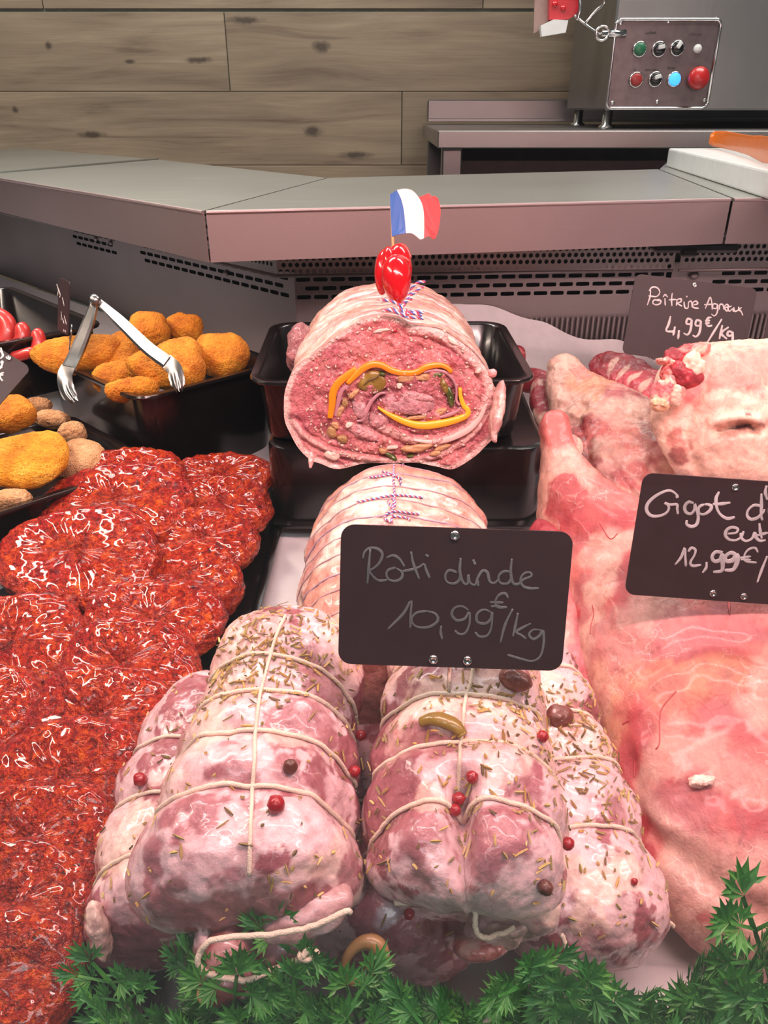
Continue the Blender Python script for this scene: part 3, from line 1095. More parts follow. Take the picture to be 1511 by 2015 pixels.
hang = thing('hanging_scraper', 'red and white plastic scraper hanging by bent wire at the machine side', 'utensil', np.array(at(1110, 60, y=1.95)))
f_ = lambda px, py, y=1.95: np.array(at(px, py, y=y))
MB().prism([f_(1082, -60), f_(1140, -60), f_(1141, 8), f_(1133, 30), f_(1118, 38), f_(1081, 39)], (0, -1, 0), 0.03).mk('red_body', M['red_plastic'], hang, smooth=False)
MB().prism([f_(1064, 50, 1.945), f_(1090, 38, 1.945), f_(1118, 40, 1.945), f_(1113, 64, 1.945), f_(1066, 72, 1.945)], (0, -1, 0), 0.02).mk('white_block', M['white'], hang, smooth=False)
MB().prism([f_(1054, -60, 1.97), f_(1080, -60, 1.97), f_(1080, 52, 1.97), f_(1064, 58, 1.97), f_(1050, 66, 1.97)], (0, -1, 0), 0.006).mk('blade', plain('dull_pink_blade', (0.36, 0.24, 0.21), 0.4), hang, smooth=False)
for px, py in ((1092, 8), (1108, 16)):
    MB().lathe([(0.006, 0.0), (0.006, 0.002), (0.0005, 0.0022)], f_(px, py, 1.949), (0, -1, 0), 10).mk('rivet', M['tomato'], hang)
w = crv([f_(1130, 30, 1.94), f_(1152, 48, 1.935), f_(1178, 66, 1.92), f_(1184, 66, 1.915)], 30)
MB().tube(w, 0.0028, 8).mk('wire', M['chrome'], hang)
w = crv([f_(1138, -30, 1.94), f_(1141, 14, 1.935), f_(1136, 40, 1.935)], 20)
MB().tube(w, 0.004, 8).mk('wire', M['chrome'], hang)
w = crv([f_(1152, 46, 1.935), f_(1172, 22, 1.93), f_(1189, 4, 1.92), f_(1180, -30, 1.92)], 24)
MB().tube(w, 0.0034, 8).mk('wire', M['chrome'], hang)

# ------------------------------------------------------------------ cutting board and knife at the right
zb, zt_ = zr(ZT), zr(-0.068)
a = at(1310, 328, z=ZT); b = at(1511, 394, z=ZT)
d = np.array([b.x - a.x, b.y - a.y]); d /= np.linalg.norm(d)
ext = np.array([b.x, b.y]) + d * 0.12
poly = [(ext[0], ext[1]), (ext[0] + 0.5, ext[1] + 0.03), (a.x + 0.5, a.y + 0.02), (a.x, a.y)]
V, F = slab(poly, lambda x, y: zt_, lambda x, y: zb + 0.0005)
o = mk('cutting_board', V, F, M['white'], smooth=False)
bm_ = o.modifiers.new('rounded edge', 'BEVEL'); bm_.width = 0.003; bm_.segments = 2
tag(o, 'thick white plastic cutting board lying on the right worktop', 'cutting board')
kn = thing('butcher_knife', 'butcher knife with orange handle lying on white cutting board', 'knife', np.array(at(1450, 300, z=-0.068)))
hp = [(1396, 272, 10), (1404, 272, 16.5), (1425, 274, 18), (1450, 279, 17), (1475, 285, 17), (1492, 289, 20), (1508, 294, 21), (1530, 300, 16), (1545, 305, 8)]
Rg = []
yk = 1.20
for px, py, hw in hp:
    c = np.array(at(px, py, z=-0.050))
    r_ = hw * 1.19 / FPX
    aa = np.linspace(0, 2 * np.pi, 24, endpoint=False)
    tdir = np.array([1, -0.35, 0]); tdir = tdir / np.linalg.norm(tdir)
    Nn = np.array([0.33, 0.94, 0])
    Rg.append(c + r_ * (np.cos(aa)[:, None] * Nn + np.sin(aa)[:, None] * np.array([0, 0, 1.0])))
Rg = np.array(Rg)
ui = np.linspace(0, len(Rg) - 1, 40)
Rg = np.stack([np.stack([np.interp(ui, np.arange(len(Rg)), Rg[:, k, c]) for c in range(3)], 1) for k in range(24)], 1)
V, F = rings(Rg)
V[:, 2] += zr(-0.068) + 0.0008 - V[:, 2].min()
mk('handle', V, F, M['orange'], kn)
tip = Rg[-1].mean(0)
zk = zr(-0.068) + 0.012
bl = [tip + [0, 0.006, 0], tip + [0.08, 0.01, 0.0], tip + [0.20, -0.03, 0], tip + [0.25, -0.075, 0], tip + [0.14, -0.06, 0], tip + [0.0, -0.012, 0]]
bl = [np.array([p[0], p[1], zk]) for p in bl]
MB().prism(bl[::-1], (0, 0, 1), 0.002).mk('blade', M['chrome'], kn, smooth=False)

# ------------------------------------------------------------------ black trays
def rloop(w, d, r, z, n=5):
    out = []
    for cx, cy, a0 in ((w / 2 - r, d / 2 - r, 0), (-w / 2 + r, d / 2 - r, 90), (-w / 2 + r, -d / 2 + r, 180), (w / 2 - r, -d / 2 + r, 270)):
        for k in range(n + 1):
            a = math.radians(a0 + 90 * k / n)
            out.append((cx + r * math.cos(a), cy + r * math.sin(a), z))
    return np.array(out)


def tray(name, label, o, X, Y, w, d, h, taper=0.012, r=0.02, rim=0.007, flip=False, mat=None, group=None, matte=False):
    """moulded tray: o = centre of its bottom (of its rim when turned over)"""
    X, Y = np.array(X, float), np.array(Y, float)
    X /= np.linalg.norm(X)
    Y = Y - X * (X @ Y); Y /= np.linalg.norm(Y)
    Z = np.cross(X, Y)
    if flip:
        X, Z = X, -Z
    th = 0.0025
    L = [rloop(w - 2 * taper - 0.012, d - 2 * taper - 0.012, r * 0.7, 0), rloop(w - 2 * taper - 0.003, d - 2 * taper - 0.003, r * 0.9, 0.0015), rloop(w - 2 * taper, d - 2 * taper, r, 0.006),
         rloop(w - 2 * rim, d - 2 * rim, r, h - 0.005), rloop(w, d, r + 0.004, h - 0.004), rloop(w + 0.001, d + 0.001, r + 0.004, h - 0.002), rloop(w - 0.001, d - 0.001, r + 0.004, h),
         rloop(w - 2 * rim, d - 2 * rim, r, h), rloop(w - 2 * rim - 2 * th, d - 2 * rim - 2 * th, r - th * 0.5, h - 0.002),
         rloop(w - 2 * taper - 2 * th, d - 2 * taper - 2 * th, r - th * 0.5, 0.008), rloop(w - 2 * taper - 0.012, d - 2 * taper - 0.012, r * 0.7, th)]
    nt = len(L[0])
    V = np.vstack(L)
    F = [[i * nt + j, i * nt + (j + 1) % nt, (i + 1) * nt + (j + 1) % nt, (i + 1) * nt + j] for i in range(len(L) - 1) for j in range(nt)]
    F.append(list(range(nt - 1, -1, -1)))
    F.append(list(range((len(L) - 1) * nt, len(L) * nt)))
    if flip:
        V[:, 2] = V[:, 2] - h
    W = np.array(o, float) + V[:, :1] * X + V[:, 1:2] * Y + V[:, 2:3] * Z
    if flip:
        F = [f[::-1] for f in F]
    ob = mk(name, W, F, mat or M['black'], smooth=True)
    for p in ob.data.polygons:
        if len(p.vertices) > 4: p.use_smooth = False
    m = ob.modifiers.new('hard folds', 'EDGE_SPLIT'); m.split_angle = math.radians(50)
    tag(ob, label, 'tray', group)
    return ob


DS = np.array([0, 1, DECKS]) / math.hypot(1, DECKS)
# upturned tray that lifts the cut roll
fl = at(560, 1082, h=0.002); 
tcx = 0.020
zt = zr(-0.288)
ft = at(1085, 872, z=-0.288); bt = at(1040, 742, z=-0.288)
tw = ft.x + 0.118
tcx = (ft.x - 0.118) / 2
td = bt.y - ft.y
hB = zt - deck(ft.y + td / 2) - 0.001
tray('upturned_tray', 'black upturned tray under the cut stuffed roll, smooth flat top', (tcx, ft.y + td / 2, deck(ft.y + td / 2) + 0.004), (1, 0, 0), (0, 1, 0.04), tw + 0.012, td + 0.012, hB - 0.004, taper=0.008, r=0.026, flip=True, matte=True)
# the tray that holds the roll
ra = at(546, 650, z=-0.226); rb = at(975, 612, z=-0.214)
tray('roll_tray', 'shallow black tray holding the cut stuffed roll, rim rising behind it', ((ra.x + rb.x) / 2 + 0.001, (ra.y + rb.y) / 2 - 0.105, zt + 0.001), (1, 0.02, 0.0), (0, 1, 0.02), rb.x - ra.x + 0.016, 0.21, 0.064, taper=0.012, r=0.022)
# deep tray of breaded fillets, one corner to the front
ZN = -0.262
nF, nL, nR = at(270, 787, z=ZN), at(64, 690, z=ZN), at(528, 702, z=ZN)
ex = np.array(nL - nF); ey = np.array(nR - nF)
lw, ld = np.linalg.norm(ex), np.linalg.norm(ey)
exn = ex / lw
eyn = np.array([exn[1], -exn[0], 0]); eyn = eyn if eyn @ ey > 0 else -eyn
ctr = np.array(nF) + exn * lw / 2 + eyn * ld / 2
hN = (zr(ZN)) - deck(ctr[1]) - 0.012
fill_c = np.array([ctr[0], ctr[1], zr(ZN)])
tray('fillet_tray', 'deep black tray full of orange breaded fillets, corner towards the front', (ctr[0], ctr[1], zr(ZN) - 0.115), eyn, exn, ld, lw, 0.115, taper=0.014, r=0.02)
# tray of breaded cutlets in front of it
ZCt = -0.325
pA, pB, pC_ = at(0, 1008, z=ZCt), at(267, 884, z=ZCt), at(130, 810, z=ZCt)
e1 = np.array(pC_ - pB); e1 /= np.linalg.norm(e1)
e2 = np.array([-e1[1], e1[0], 0]); e2 = e2 if e2[1] > 0 else -e2          # along the front rim, away to the right
# corner = on line through pB along e1 and line through pA along e2
Mx = np.array([[e1[0], -e2[0]], [e1[1], -e2[1]]])
tt = np.linalg.solve(Mx, np.array([pA.x - pB.x, pA.y - pB.y]))
corner = np.array(pB) + e1 * tt[0]
cw_, cl_ = 0.27, 0.20
cc = corner + e1 * cl_ / 2 - e2 * cw_ / 2
tray('cutlet_tray', 'shallow black tray of breaded cutlets on a pale riser at the left edge', (cc[0], cc[1], zr(ZCt) - 0.034), e2, e1, cw_, cl_, 0.034, taper=0.008, r=0.018)
mb = MB()
V, F = [], []
rz_ = [cc + e2 * a * (cw_ / 2 - 0.012) + e1 * b * (cl_ / 2 - 0.012) for a, b in ((-1, -1), (1, -1), (1, 1), (-1, 1))]
V, F = slab([(p[0], p[1]) for p in rz_], lambda x, y: zr(ZCt) - 0.0345, lambda x, y: deck(y) + 0.0005)
tag(mk('riser', V, F, M['white'], smooth=False), 'pale plastic riser block under the breaded cutlet tray', 'riser')
# tray of sausages at the back left
ZS = -0.235
q0, q1, q2 = at(22, 563, z=ZS), at(236, 648, z=ZS), at(-60, 610, z=ZS)
e1s = np.array(q1 - q0); ls = np.linalg.norm(e1s); e1s /= ls
e2s = np.array([e1s[1], -e1s[0], 0]); e2s = e2s if e2s[1] < 0 else -e2s
sc_ = np.array(q0) + e1s * 0.15 + e2s * 0.085
tray('sausage_tray', 'black tray with red sausages in the far left corner, shiny back rim', (sc_[0], sc_[1], zr(ZS) - 0.075), e1s, -e2s, 0.32, 0.17, 0.075, taper=0.012, r=0.02)
rz_ = [sc_ + e1s * a * 0.13 + e2s * b * 0.06 for a, b in ((-1, -1), (-1, 1), (1, 1), (1, -1))]
V, F = slab([(p[0], p[1]) for p in rz_], lambda x, y: zr(ZS) - 0.0755, lambda x, y: deck(min(y, 1.0)) + 0.0005)
tag(mk('riser', V, F, M['white'], smooth=False), 'white riser block hidden beneath the sausage tray at the back', 'riser')
# long tray of marinated steaks
sa, sb_ = at(545, 945, h=0.012), at(462, 1235, h=0.014)
dS = np.array(sa - sb_); dS /= np.linalg.norm(dS)
Ls = 0.66
right = np.array([1, 0, 0]) - dS * dS[0]; right /= np.linalg.norm(right)
org = np.array(sa) + dS * 0.03 - dS * Ls / 2 - right * 0.1555 + right * 0.012
org[2] = deck(org[1]) + 0.0015
tray('steak_tray', 'long black tray crowded with red marinated steaks', org, right, dS, 0.325, Ls, 0.016, taper=0.006, r=0.014, rim=0.004)

# ------------------------------------------------------------------ marinated steaks, two shingled rows
steakN = [0]


def steak(px, py, wpx, h, tilt, seed, label, asp=1.0, th=0.026, yaw=0.0):
    c = np.array(at(px, py, h=h))
    s = (c - np.array(CAM)) @ np.array([0, CP, -SP])
    R = wpx * 0.5 * s / FPX
    r_ = np.random.default_rng(seed)
    nt, npf = 110, 44
    a = np.linspace(0, 2 * np.pi, nt, endpoint=False)
    ph = r_.random(6) * 6.28
    out = R * (np.abs(np.cos(a)) ** 2.15 + np.abs(np.sin(a)) ** 2.15) ** (-1 / 2.15) * (1 + 0.035 * np.cos(2 * a + ph[0]) + 0.03 * np.cos(3 * a + ph[1]) + 0.015 * np.cos(5 * a + ph[2]))
    t = np.linspace(0, 1, npf)
    # profile: bottom centre -> rim -> top centre
    phi = np.pi * t
    prof_r = np.sin(phi) ** 0.30
    prof_z = -np.sign(np.cos(phi)) * np.abs(np.cos(phi)) ** 0.9
    RR = prof_r[:, None] * out[None, :]
    ZZ = np.broadcast_to((prof_z * th / 2)[:, None], RR.shape)
    L = np.stack([RR * np.cos(a), RR * np.sin(a) * asp, ZZ + 0.004 * (RR / R) ** 2 * np.cos(2 * a + ph[3])], -1)
    ca, sa_ = math.cos(yaw), math.sin(yaw)
    X = right * ca + dS * sa_
    Y0 = -right * sa_ + dS * ca
    Zd = np.cross(right, dS)
    ty = math.radians(tilt + 8)
    Yd = dS * math.cos(ty) + Zd * math.sin(ty)
    Zn = np.cross(right, Yd)
    X, Y = right * ca + Yd * sa_, -right * sa_ + Yd * ca
    W = c + L[..., :1] * X + L[..., 1:2] * Y + L[..., 2:3] * Zn
    V, F = rings(W)
    Nn = vnormals(V, F)
    V = V + Nn * (0.0016 * fbm(V * 80, 3, seed) + 0.0010 * fbm(V * 210, 2, seed + 5))[:, None]
    o = mk('steak', V, F, M['steak'])
    tag(o, label, 'steak', 'marinated steaks in the long tray')
    return V, F, o


# (centre px, py, width px, height over deck, tilt, label, aspect)
rowR = [
    (440, 945, 200, 0.050, 12, 'red marinated steak at the back right of the tray, narrow squared top', 0.66),
    (434, 1000, 205, 0.045, 15, 'second marinated steak from the back in the right row', 0.66),
    (402, 1068, 222, 0.041, 15, 'third marinated steak from the back in the right row', 0.68),
    (362, 1142, 246, 0.040, 15, 'fourth marinated steak from the back in the right row, beside tray wall', 0.70),
    (306, 1226, 276, 0.040, 15, 'fifth marinated steak from the back in the right row, near the first herb roast', 0.70),
    (246, 1318, 290, 0.042, 15, 'broad marinated steak of the right row just before the dark gap in the meat', 0.72),
    (200, 1420, 320, 0.041, 15, 'marinated steak of the right row left of the middle string of the turkey roast', 0.72),
    (128, 1534, 330, 0.041, 15, 'marinated steak of the right row beside the lone pink peppercorn', 0.74),
    (70, 1660, 330, 0.040, 15, 'marinated steak of the right row with a rounded lobe near the lower left roast', 0.74),
    (40, 1786, 330, 0.038, 15, 'marinated steak of the right row next to the small lower left roast', 0.75),
    (-10, 1925, 350, 0.037, 14, 'nearest marinated steak at the bottom left beside the green garland', 0.75),
]
rowL = [
    (266, 940, 205, 0.062, 12, 'red marinated steak at the back left of the tray, rounded back end', 0.66),
    (232, 1000, 300, 0.059, 13, 'large marinated steak second in the left row, thick right edge showing', 0.70),
    (156, 1098, 335, 0.061, 12, 'largest marinated steak, lying on top with overhanging front edge above the dark gap', 0.68),
    (40, 1270, 260, 0.038, 15, 'marinated steak of the left row just below the dark gap', 0.85),
    (-45, 1400, 250, 0.038, 15, 'marinated steak at the left edge, cut by the frame, mid tray', 0.85),
    (-110, 1540, 270, 0.036, 15, 'marinated steak peeking in at the left edge below the mid tray steak', 0.85),
    (-150, 1690, 290, 0.034, 15, 'marinated steak mostly out of frame at the lower left edge', 0.85),
]
STEAK = []
for k, (px, py, w_, h_, ti, lb, asp) in enumerate(rowR):
    STEAK.append(steak(px, py, w_, h_, ti, 100 + k, lb, asp))
for k, (px, py, w_, h_, ti, lb, asp) in enumerate(rowL):
    STEAK.append(steak(px, py, w_, h_, ti, 200 + k, lb, asp, th=0.027 if k < 3 else 0.025))

# ------------------------------------------------------------------ breaded pieces and sausages
VR = np.array([1.0, 0, 0]); VU = np.array([0, SP, CP]); VF = np.array([0, CP, -SP])


def nugget(name, px, py, s, a, b, rot, th, mat, label, cat, group, seed, ex=2.4, lean=25):
    """breaded piece: outline of half axes a, b pixels, rotated, lying back"""
    c = np.array(at(px, py, s=s))
    A, B = a * s / FPX, b * s / FPX
    an = math.radians(rot)
    le = math.radians(lean)
    up = VU * math.cos(le) + VF * math.sin(le)
    fw = -VF * math.cos(le) + VU * math.sin(le)
    X = VR * math.cos(an) + up * math.sin(an)
    Y = -VR * math.sin(an) + up * math.cos(an)
    nu, nt = 44, 72
    phi = np.linspace(0.0, np.pi, nu)[:, None]
    t = np.linspace(0, 2 * np.pi, nt, endpoint=False)[None]
    r_ = np.random.default_rng(seed)
    ph = r_.random(4) * 6.28
    sq = (np.abs(np.cos(t)) ** ex + np.abs(np.sin(t)) ** ex) ** (-1 / ex)
    rad = sq * (1 + 0.07 * np.cos(2 * t + ph[0]) * 0 + 0.05 * np.cos(3 * t + ph[1]) + 0.03 * np.cos(5 * t + ph[2]))
    pr = np.sin(phi) ** 0.6
    L = np.stack([pr * rad * np.cos(t) * A, pr * rad * np.sin(t) * B, -np.cos(phi) * th / 2 + 0 * t], -1)
    W = c + L[..., :1] * X + L[..., 1:2] * Y + L[..., 2:3] * fw
    V, F = rings(W)
    Nn = vnormals(V, F)
    V = V + Nn * (0.0013 * fbm(V * 70, 3, seed) + 0.0005 * fbm(V * 420, 2, seed + 3))[:, None]
    o = mk(name, V, F, mat)
    tag(o, label, cat, group)
    return o


g1 = 'breaded fillets heaped in the deep tray'
for i, (px, py, s, a, b, rot, th, lb) in enumerate([
    (362, 646, .97, 38, 28, -5, .034, 'breaded fillet farthest back, small, top right of the heap'),
    (292, 650, .94, 40, 36, 10, .036, 'rounded breaded fillet standing at the top of the heap behind the tongs'),
    (436, 698, .885, 54, 44, -8, .040, 'breaded fillet at the right end of the deep tray'),
    (238, 700, .90, 34, 52, 8, .034, 'upright breaded fillet between the tong arms, half hidden'),
    (225, 745, .865, 42, 30, 20, .034, 'breaded fillet in the hollow at the middle of the deep tray'),
    (352, 716, .85, 50, 58, 20, .038, 'big breaded fillet behind the right tong claw'),
    (302, 728, .838, 54, 30, -28, .032, 'breaded fillet lying aslant under the right tong arm'),
    (152, 697, .885, 86, 38, 8, .036, 'long pointed breaded fillet leaning over the left rim of the deep tray'),
    (262, 768, .815, 52, 22, 8, .030, 'breaded fillet lowest at the front corner of the deep tray'),
]):
    nugget('breaded_fillet', px, py, s, a, b, rot, th, M['crumb'], lb, 'breaded fillet', g1, 300 + i)
g2 = 'breaded cutlets in the shallow tray'
for i, (px, py, s, a, b, rot, th, mt, lb) in enumerate([
    (72, 800, .915, 30, 15, 10, .022, 'crumb_pale', 'small pale breaded piece farthest back in the shallow tray'),
    (104, 826, .88, 36, 16, -3, .022, 'crumb_pale', 'pale breaded finger just behind the big golden cutlet'),
    (142, 852, .845, 28, 20, 5, .022, 'crumb_pale', 'pale breaded piece beside the tray rim at the right'),
    (22, 815, .82, 44, 42, 20, .03, 'crumb', 'orange breaded cutlet tucked under the left price card'),
    (144, 905, .785, 66, 44, 12, .026, 'crumb_pale', 'pale flat cutlet half under the big golden cutlet'),
    (12, 985, .725, 50, 20, 8, .022, 'crumb_pale', 'pale breaded piece at the front rim below the golden cutlet'),
    (50, 905, .75, 84, 68, 10, .030, 'crumb_yellow', 'big golden breaded cutlet lying on top in the shallow tray'),
]):
    nugget('breaded_cutlet', px, py, s, a, b, rot, th, M[mt], lb, 'breaded cutlet', g2, 340 + i, lean=40 if i > 2 else 30)
g3 = 'sausages in the far left tray'
for i, (pts, r_, lb) in enumerate([
    ([(-30, 625), (-5, 622), (14, 638), (12, 668), (-10, 690)], 17, 'plump sausage at the left edge of the sausage tray'),
    ([(22, 690), (42, 672), (44, 650), (34, 640)], 14, 'curved sausage in the middle of the sausage tray'),
    ([(66, 700), (76, 682), (74, 660), (66, 652)], 13, 'sausage nearest the small upright price card'),
    ([(20, 704), (45, 698), (70, 690)], 10, 'sausage lying flat in front of the other sausages'),
]):
    P = crv([np.array(at(a, b, s=0.92 - 0.01 * i)) for a, b in pts], 26)
    rr = r_ * 0.92 / FPX
    u = np.linspace(-1, 1, 26)
    o = MB().tube(P, rr * (1 - np.abs(u) ** 6) ** 0.5 + 0.0004, 18).mk('sausage', M['sausage'])
    tag(o, lb, 'sausage', g3)

# ------------------------------------------------------------------ tongs
tg = thing('serving_tongs', 'steel serving tongs open in a V over the breaded fillets', 'tongs', np.array(at(190, 640, s=0.81)))


def arm(pts, wid, nm, claw):
    """channel strip along (px, py, s) points"""
    P = crv([np.array(at(a, b, s=s)) for a, b, s in pts], 30)
    T = np.gradient(P, axis=0); T /= np.linalg.norm(T, axis=1)[:, None]
    Vw = -VF
    N_ = np.cross(T, Vw); N_ /= np.linalg.norm(N_, axis=1)[:, None]
    W_ = np.cross(N_, T)
    w = np.interp(np.linspace(0, 1, 30), np.linspace(0, 1, len(wid)), wid)[:, None]
    dp = 0.0045
    prof = [(-1, -dp), (-1, 0), (-0.6, 0.0014), (0.6, 0.0014), (1, 0), (1, -dp), (0.9, -dp), (0.85, -0.0006), (0, 0.0002), (-0.85, -0.0006), (-0.9, -dp)]
    R = np.stack([P + N_ * (a * w) + W_ * b for a, b in prof], 1)
    V, F = rings(R)
    o = mk(nm, V, F, M['tong_steel'], tg, smooth=False)
    # claw: scalloped spoon of three teeth
    return P, T, N_, W_


for nm, pts in (('arm', [(186, 590, .83), (170, 640, .82), (150, 690, .81), (135, 722, .80)]), ('arm', [(190, 590, .83), (240, 636, .815), (290, 684, .80), (328, 712, .79)])):
    arm(pts, [0.0035, 0.0060, 0.0068, 0.0072], nm, True)
for pts in ([(134, 720, .80), (126, 742, .795), (131, 768, .792), (144, 788, .79)], [(326, 709, .791), (341, 724, .785), (347, 745, .781), (351, 766, .779)]):
    P = crv([np.array(at(a, b, s=s)) for a, b, s in pts], 16)
    T = np.gradient(P, axis=0); T /= np.linalg.norm(T, axis=1)[:, None]
    N_ = np.cross(T, -VF); N_ /= np.linalg.norm(N_, axis=1)[:, None]
    W_ = np.cross(N_, T)
    u = np.linspace(0, 1, 16)
    hw = 0.0072 * (1 + 0.1 * np.sin(u * 3)) * np.where(u > 0.85, 1 - (u - 0.85) * 2.5, 1)
    k = np.linspace(-1, 1, 13)
    G_ = P[:, None] + N_[:, None] * (hw[:, None] * k[None])[..., None] + W_[:, None] * (-0.0035 * (k[None] ** 2) * u[:, None] - 0.0008 * np.cos(k[None] * 9) * sstep(u, .4, .8)[:, None])[..., None]
    # teeth
    G_ = G_ + T[:, None] * (0.0022 * np.cos(k[None] * 9.4) * sstep(u, .75, 1)[:, None])[..., None]
    n1, n2, _ = G_.shape
    Vt = np.vstack([G_.reshape(-1, 3), (G_ - W_[:, None] * 0.0009).reshape(-1, 3)])
    F = []
    for i in range(n1 - 1):
        for j in range(n2 - 1):
            a_ = i * n2 + j
            F.append([a_, a_ + 1, a_ + n2 + 1, a_ + n2])
            b_ = a_ + n1 * n2
            F.append([b_, b_ + n2, b_ + n2 + 1, b_ + 1])
    mk('claw', Vt, F, M['tong_steel'], tg)
MB().lathe([(0.006, -0.004), (0.006, 0.004), (0.003, 0.0055), (0.0005, 0.006)], np.array(at(187, 591, s=0.827)), -VF, 16).mk('hinge_pin', M['tong_steel'], tg)

# ------------------------------------------------------------------ turkey roasts
PALE = np.array([0.70, 0.44, 0.46])
MAUVE = np.array([0.34, 0.105, 0.125])
DEEP = np.array([0.20, 0.035, 0.04])
CREAM = np.array([0.78, 0.51, 0.44])
NTH = 232
THETA = np.linspace(0, 2 * np.pi, NTH, endpoint=False)


class Roast:
    pass


def lens_interp(Pts, n):
    return crv(Pts, n)


def roast(label, axis, seed, strings, group, crease=None, cap0=0.030, cap1=0.03, ripple=0.10, undercut=0.0, sq=2.3, slots=210, tl=0.0):
    """tied boned roast: axis rows are x, y, z(eye), rx, rz from the front to the back"""
    A = np.array(axis, float)
    A[:, 2] += CZ
    nu = slots
    I = crv(A, nu)
    Cn, rx, rz = I[:, :3], I[:, 3], I[:, 4]
    L = np.concatenate([[0], np.cumsum(np.linalg.norm(np.diff(Cn, axis=0), axis=1))])
    Lt = L[-1]
    # cluster rings at the ends
    w = 0.5 - 0.5 * np.cos(np.pi * np.linspace(0, 1, nu))
    u = 0.55 * w + 0.45 * np.linspace(0, 1, nu)
    ui = u * Lt
    Cn = np.stack([np.interp(ui, L, Cn[:, k]) for k in range(3)], 1)
    rx, rz = np.interp(ui, L, rx), np.interp(ui, L, rz)
    d0 = np.clip(ui / cap0, 0, 1)
    d1 = np.clip((Lt - ui) / cap1, 0, 1)
    capf = (1 - (1 - d0) ** 2.6) ** (1 / 2.6) * (1 - (1 - d1) ** 2.4) ** (1 / 2.4)
    g = np.ones(nu)
    su = []
    for y in strings:
        k = np.argmin(np.abs(Cn[:, 1] - y))
        su.append(k)
        g *= 1 - 1.25 * ripple * np.exp(-np.abs((ui - ui[k]) / 0.0095) ** 1.25)
    T = np.gradient(Cn, axis=0); T /= np.linalg.norm(T, axis=1)[:, None]
    X = np.cross(T, [0, 0, 1.0]); X /= np.linalg.norm(X, axis=1)[:, None]
    Z = np.cross(X, T)
    th = THETA[None]
    se = (np.abs(np.cos(th)) ** sq + np.abs(np.sin(th)) ** sq) ** (-1 / sq)
    m = (capf * g)[:, None] * se
    if crease is not None:
        th0, u0, dep = crease[:3]
        dt = np.angle(np.exp(1j * (th - th0)))
        m = m * (1 - dep * np.exp(-(dt / 0.13) ** 2) * (1 - sstep(ui, u0, u0 + 0.012))[:, None])
    R = Cn[:, None] + X[:, None] * (m * rx[:, None] * np.cos(th))[..., None] + Z[:, None] * (m * rz[:, None] * np.sin(th))[..., None]
    # the front end droops: its lower half falls back under the overhang
    if undercut:
        rel = np.clip(-(R[..., 2] - Cn[:, None, 2]) / rz[:, None] + 0.35, 0, 1.35)
        k = undercut * sstep(rel, 0.15, 0.6) * (1 - sstep(ui, 0.0, 0.04))[:, None]
        R[..., 1] += k
    V, F = rings(R)
    Nn = vnormals(V, F)
    amp = 0.0032 * fbm(V * 28, 2, seed) + 0.0011 * fbm(V * 85, 2, seed + 9) + 0.00035 * fbm(V * 300, 2, seed + 4)
    V = V + Nn * amp[:, None]
    o = Roast()
    o.V, o.F, o.su, o.nu = V, F, su, nu
    o.R = V[:nu * NTH].reshape(nu, NTH, 3)
    o.N = Nn[:nu * NTH].reshape(nu, NTH, 3)
    o.surf = Surf(V, F)
    base = np.array([A[0, 0], A[:, 1].mean(), V[:, 2].min()])
    o.t = thing('turkey_roast', label, 'roast', base, group)
    return o


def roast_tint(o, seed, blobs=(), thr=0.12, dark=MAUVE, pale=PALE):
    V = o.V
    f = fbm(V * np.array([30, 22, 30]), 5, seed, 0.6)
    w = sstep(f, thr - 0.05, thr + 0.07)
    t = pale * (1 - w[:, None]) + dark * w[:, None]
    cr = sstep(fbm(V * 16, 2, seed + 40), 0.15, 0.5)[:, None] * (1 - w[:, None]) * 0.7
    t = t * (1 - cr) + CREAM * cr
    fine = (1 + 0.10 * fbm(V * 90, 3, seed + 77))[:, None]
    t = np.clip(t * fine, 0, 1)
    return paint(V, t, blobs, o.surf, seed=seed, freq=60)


def ring_string(o, k, a0=0.0, a1=360.0, r=0.00125, off=0.0006, name='string', mt=None, jig=0.004, seed=0):
    """loop of string lying in the groove of ring k"""
    a = np.linspace(math.radians(a0), math.radians(a1), 120)
    idx = a / (2 * np.pi) * NTH
    i0 = np.floor(idx).astype(int)
    fr = (idx - i0)[:, None]
    rr, nn = o.R[k], o.N[k]
    P = rr[i0 % NTH] * (1 - fr) + rr[(i0 + 1) % NTH] * fr
    Nn = nn[i0 % NTH]
    P = P + Nn * (off + r * 0.6)
    # taut string: a touch of smoothing
    if a1 - a0 < 359:
        for _ in range(6):
            P[1:-1] = 0.25 * P[:-2] + 0.5 * P[1:-1] + 0.25 * P[2:]
    MB().tube(P, r, 7).mk(name, mt or M['string'], o.t)


def ridge_string(o, pts, r=0.0011, off=0.0009):
    P = o.surf.path(pts, off, 70)
    if len(P) > 8:
        for _ in range(3):
            P[1:-1] = 0.25 * P[:-2] + 0.5 * P[1:-1] + 0.25 * P[2:]
        MB().tube(P, r, 7).mk('string', M['string'], o.t)


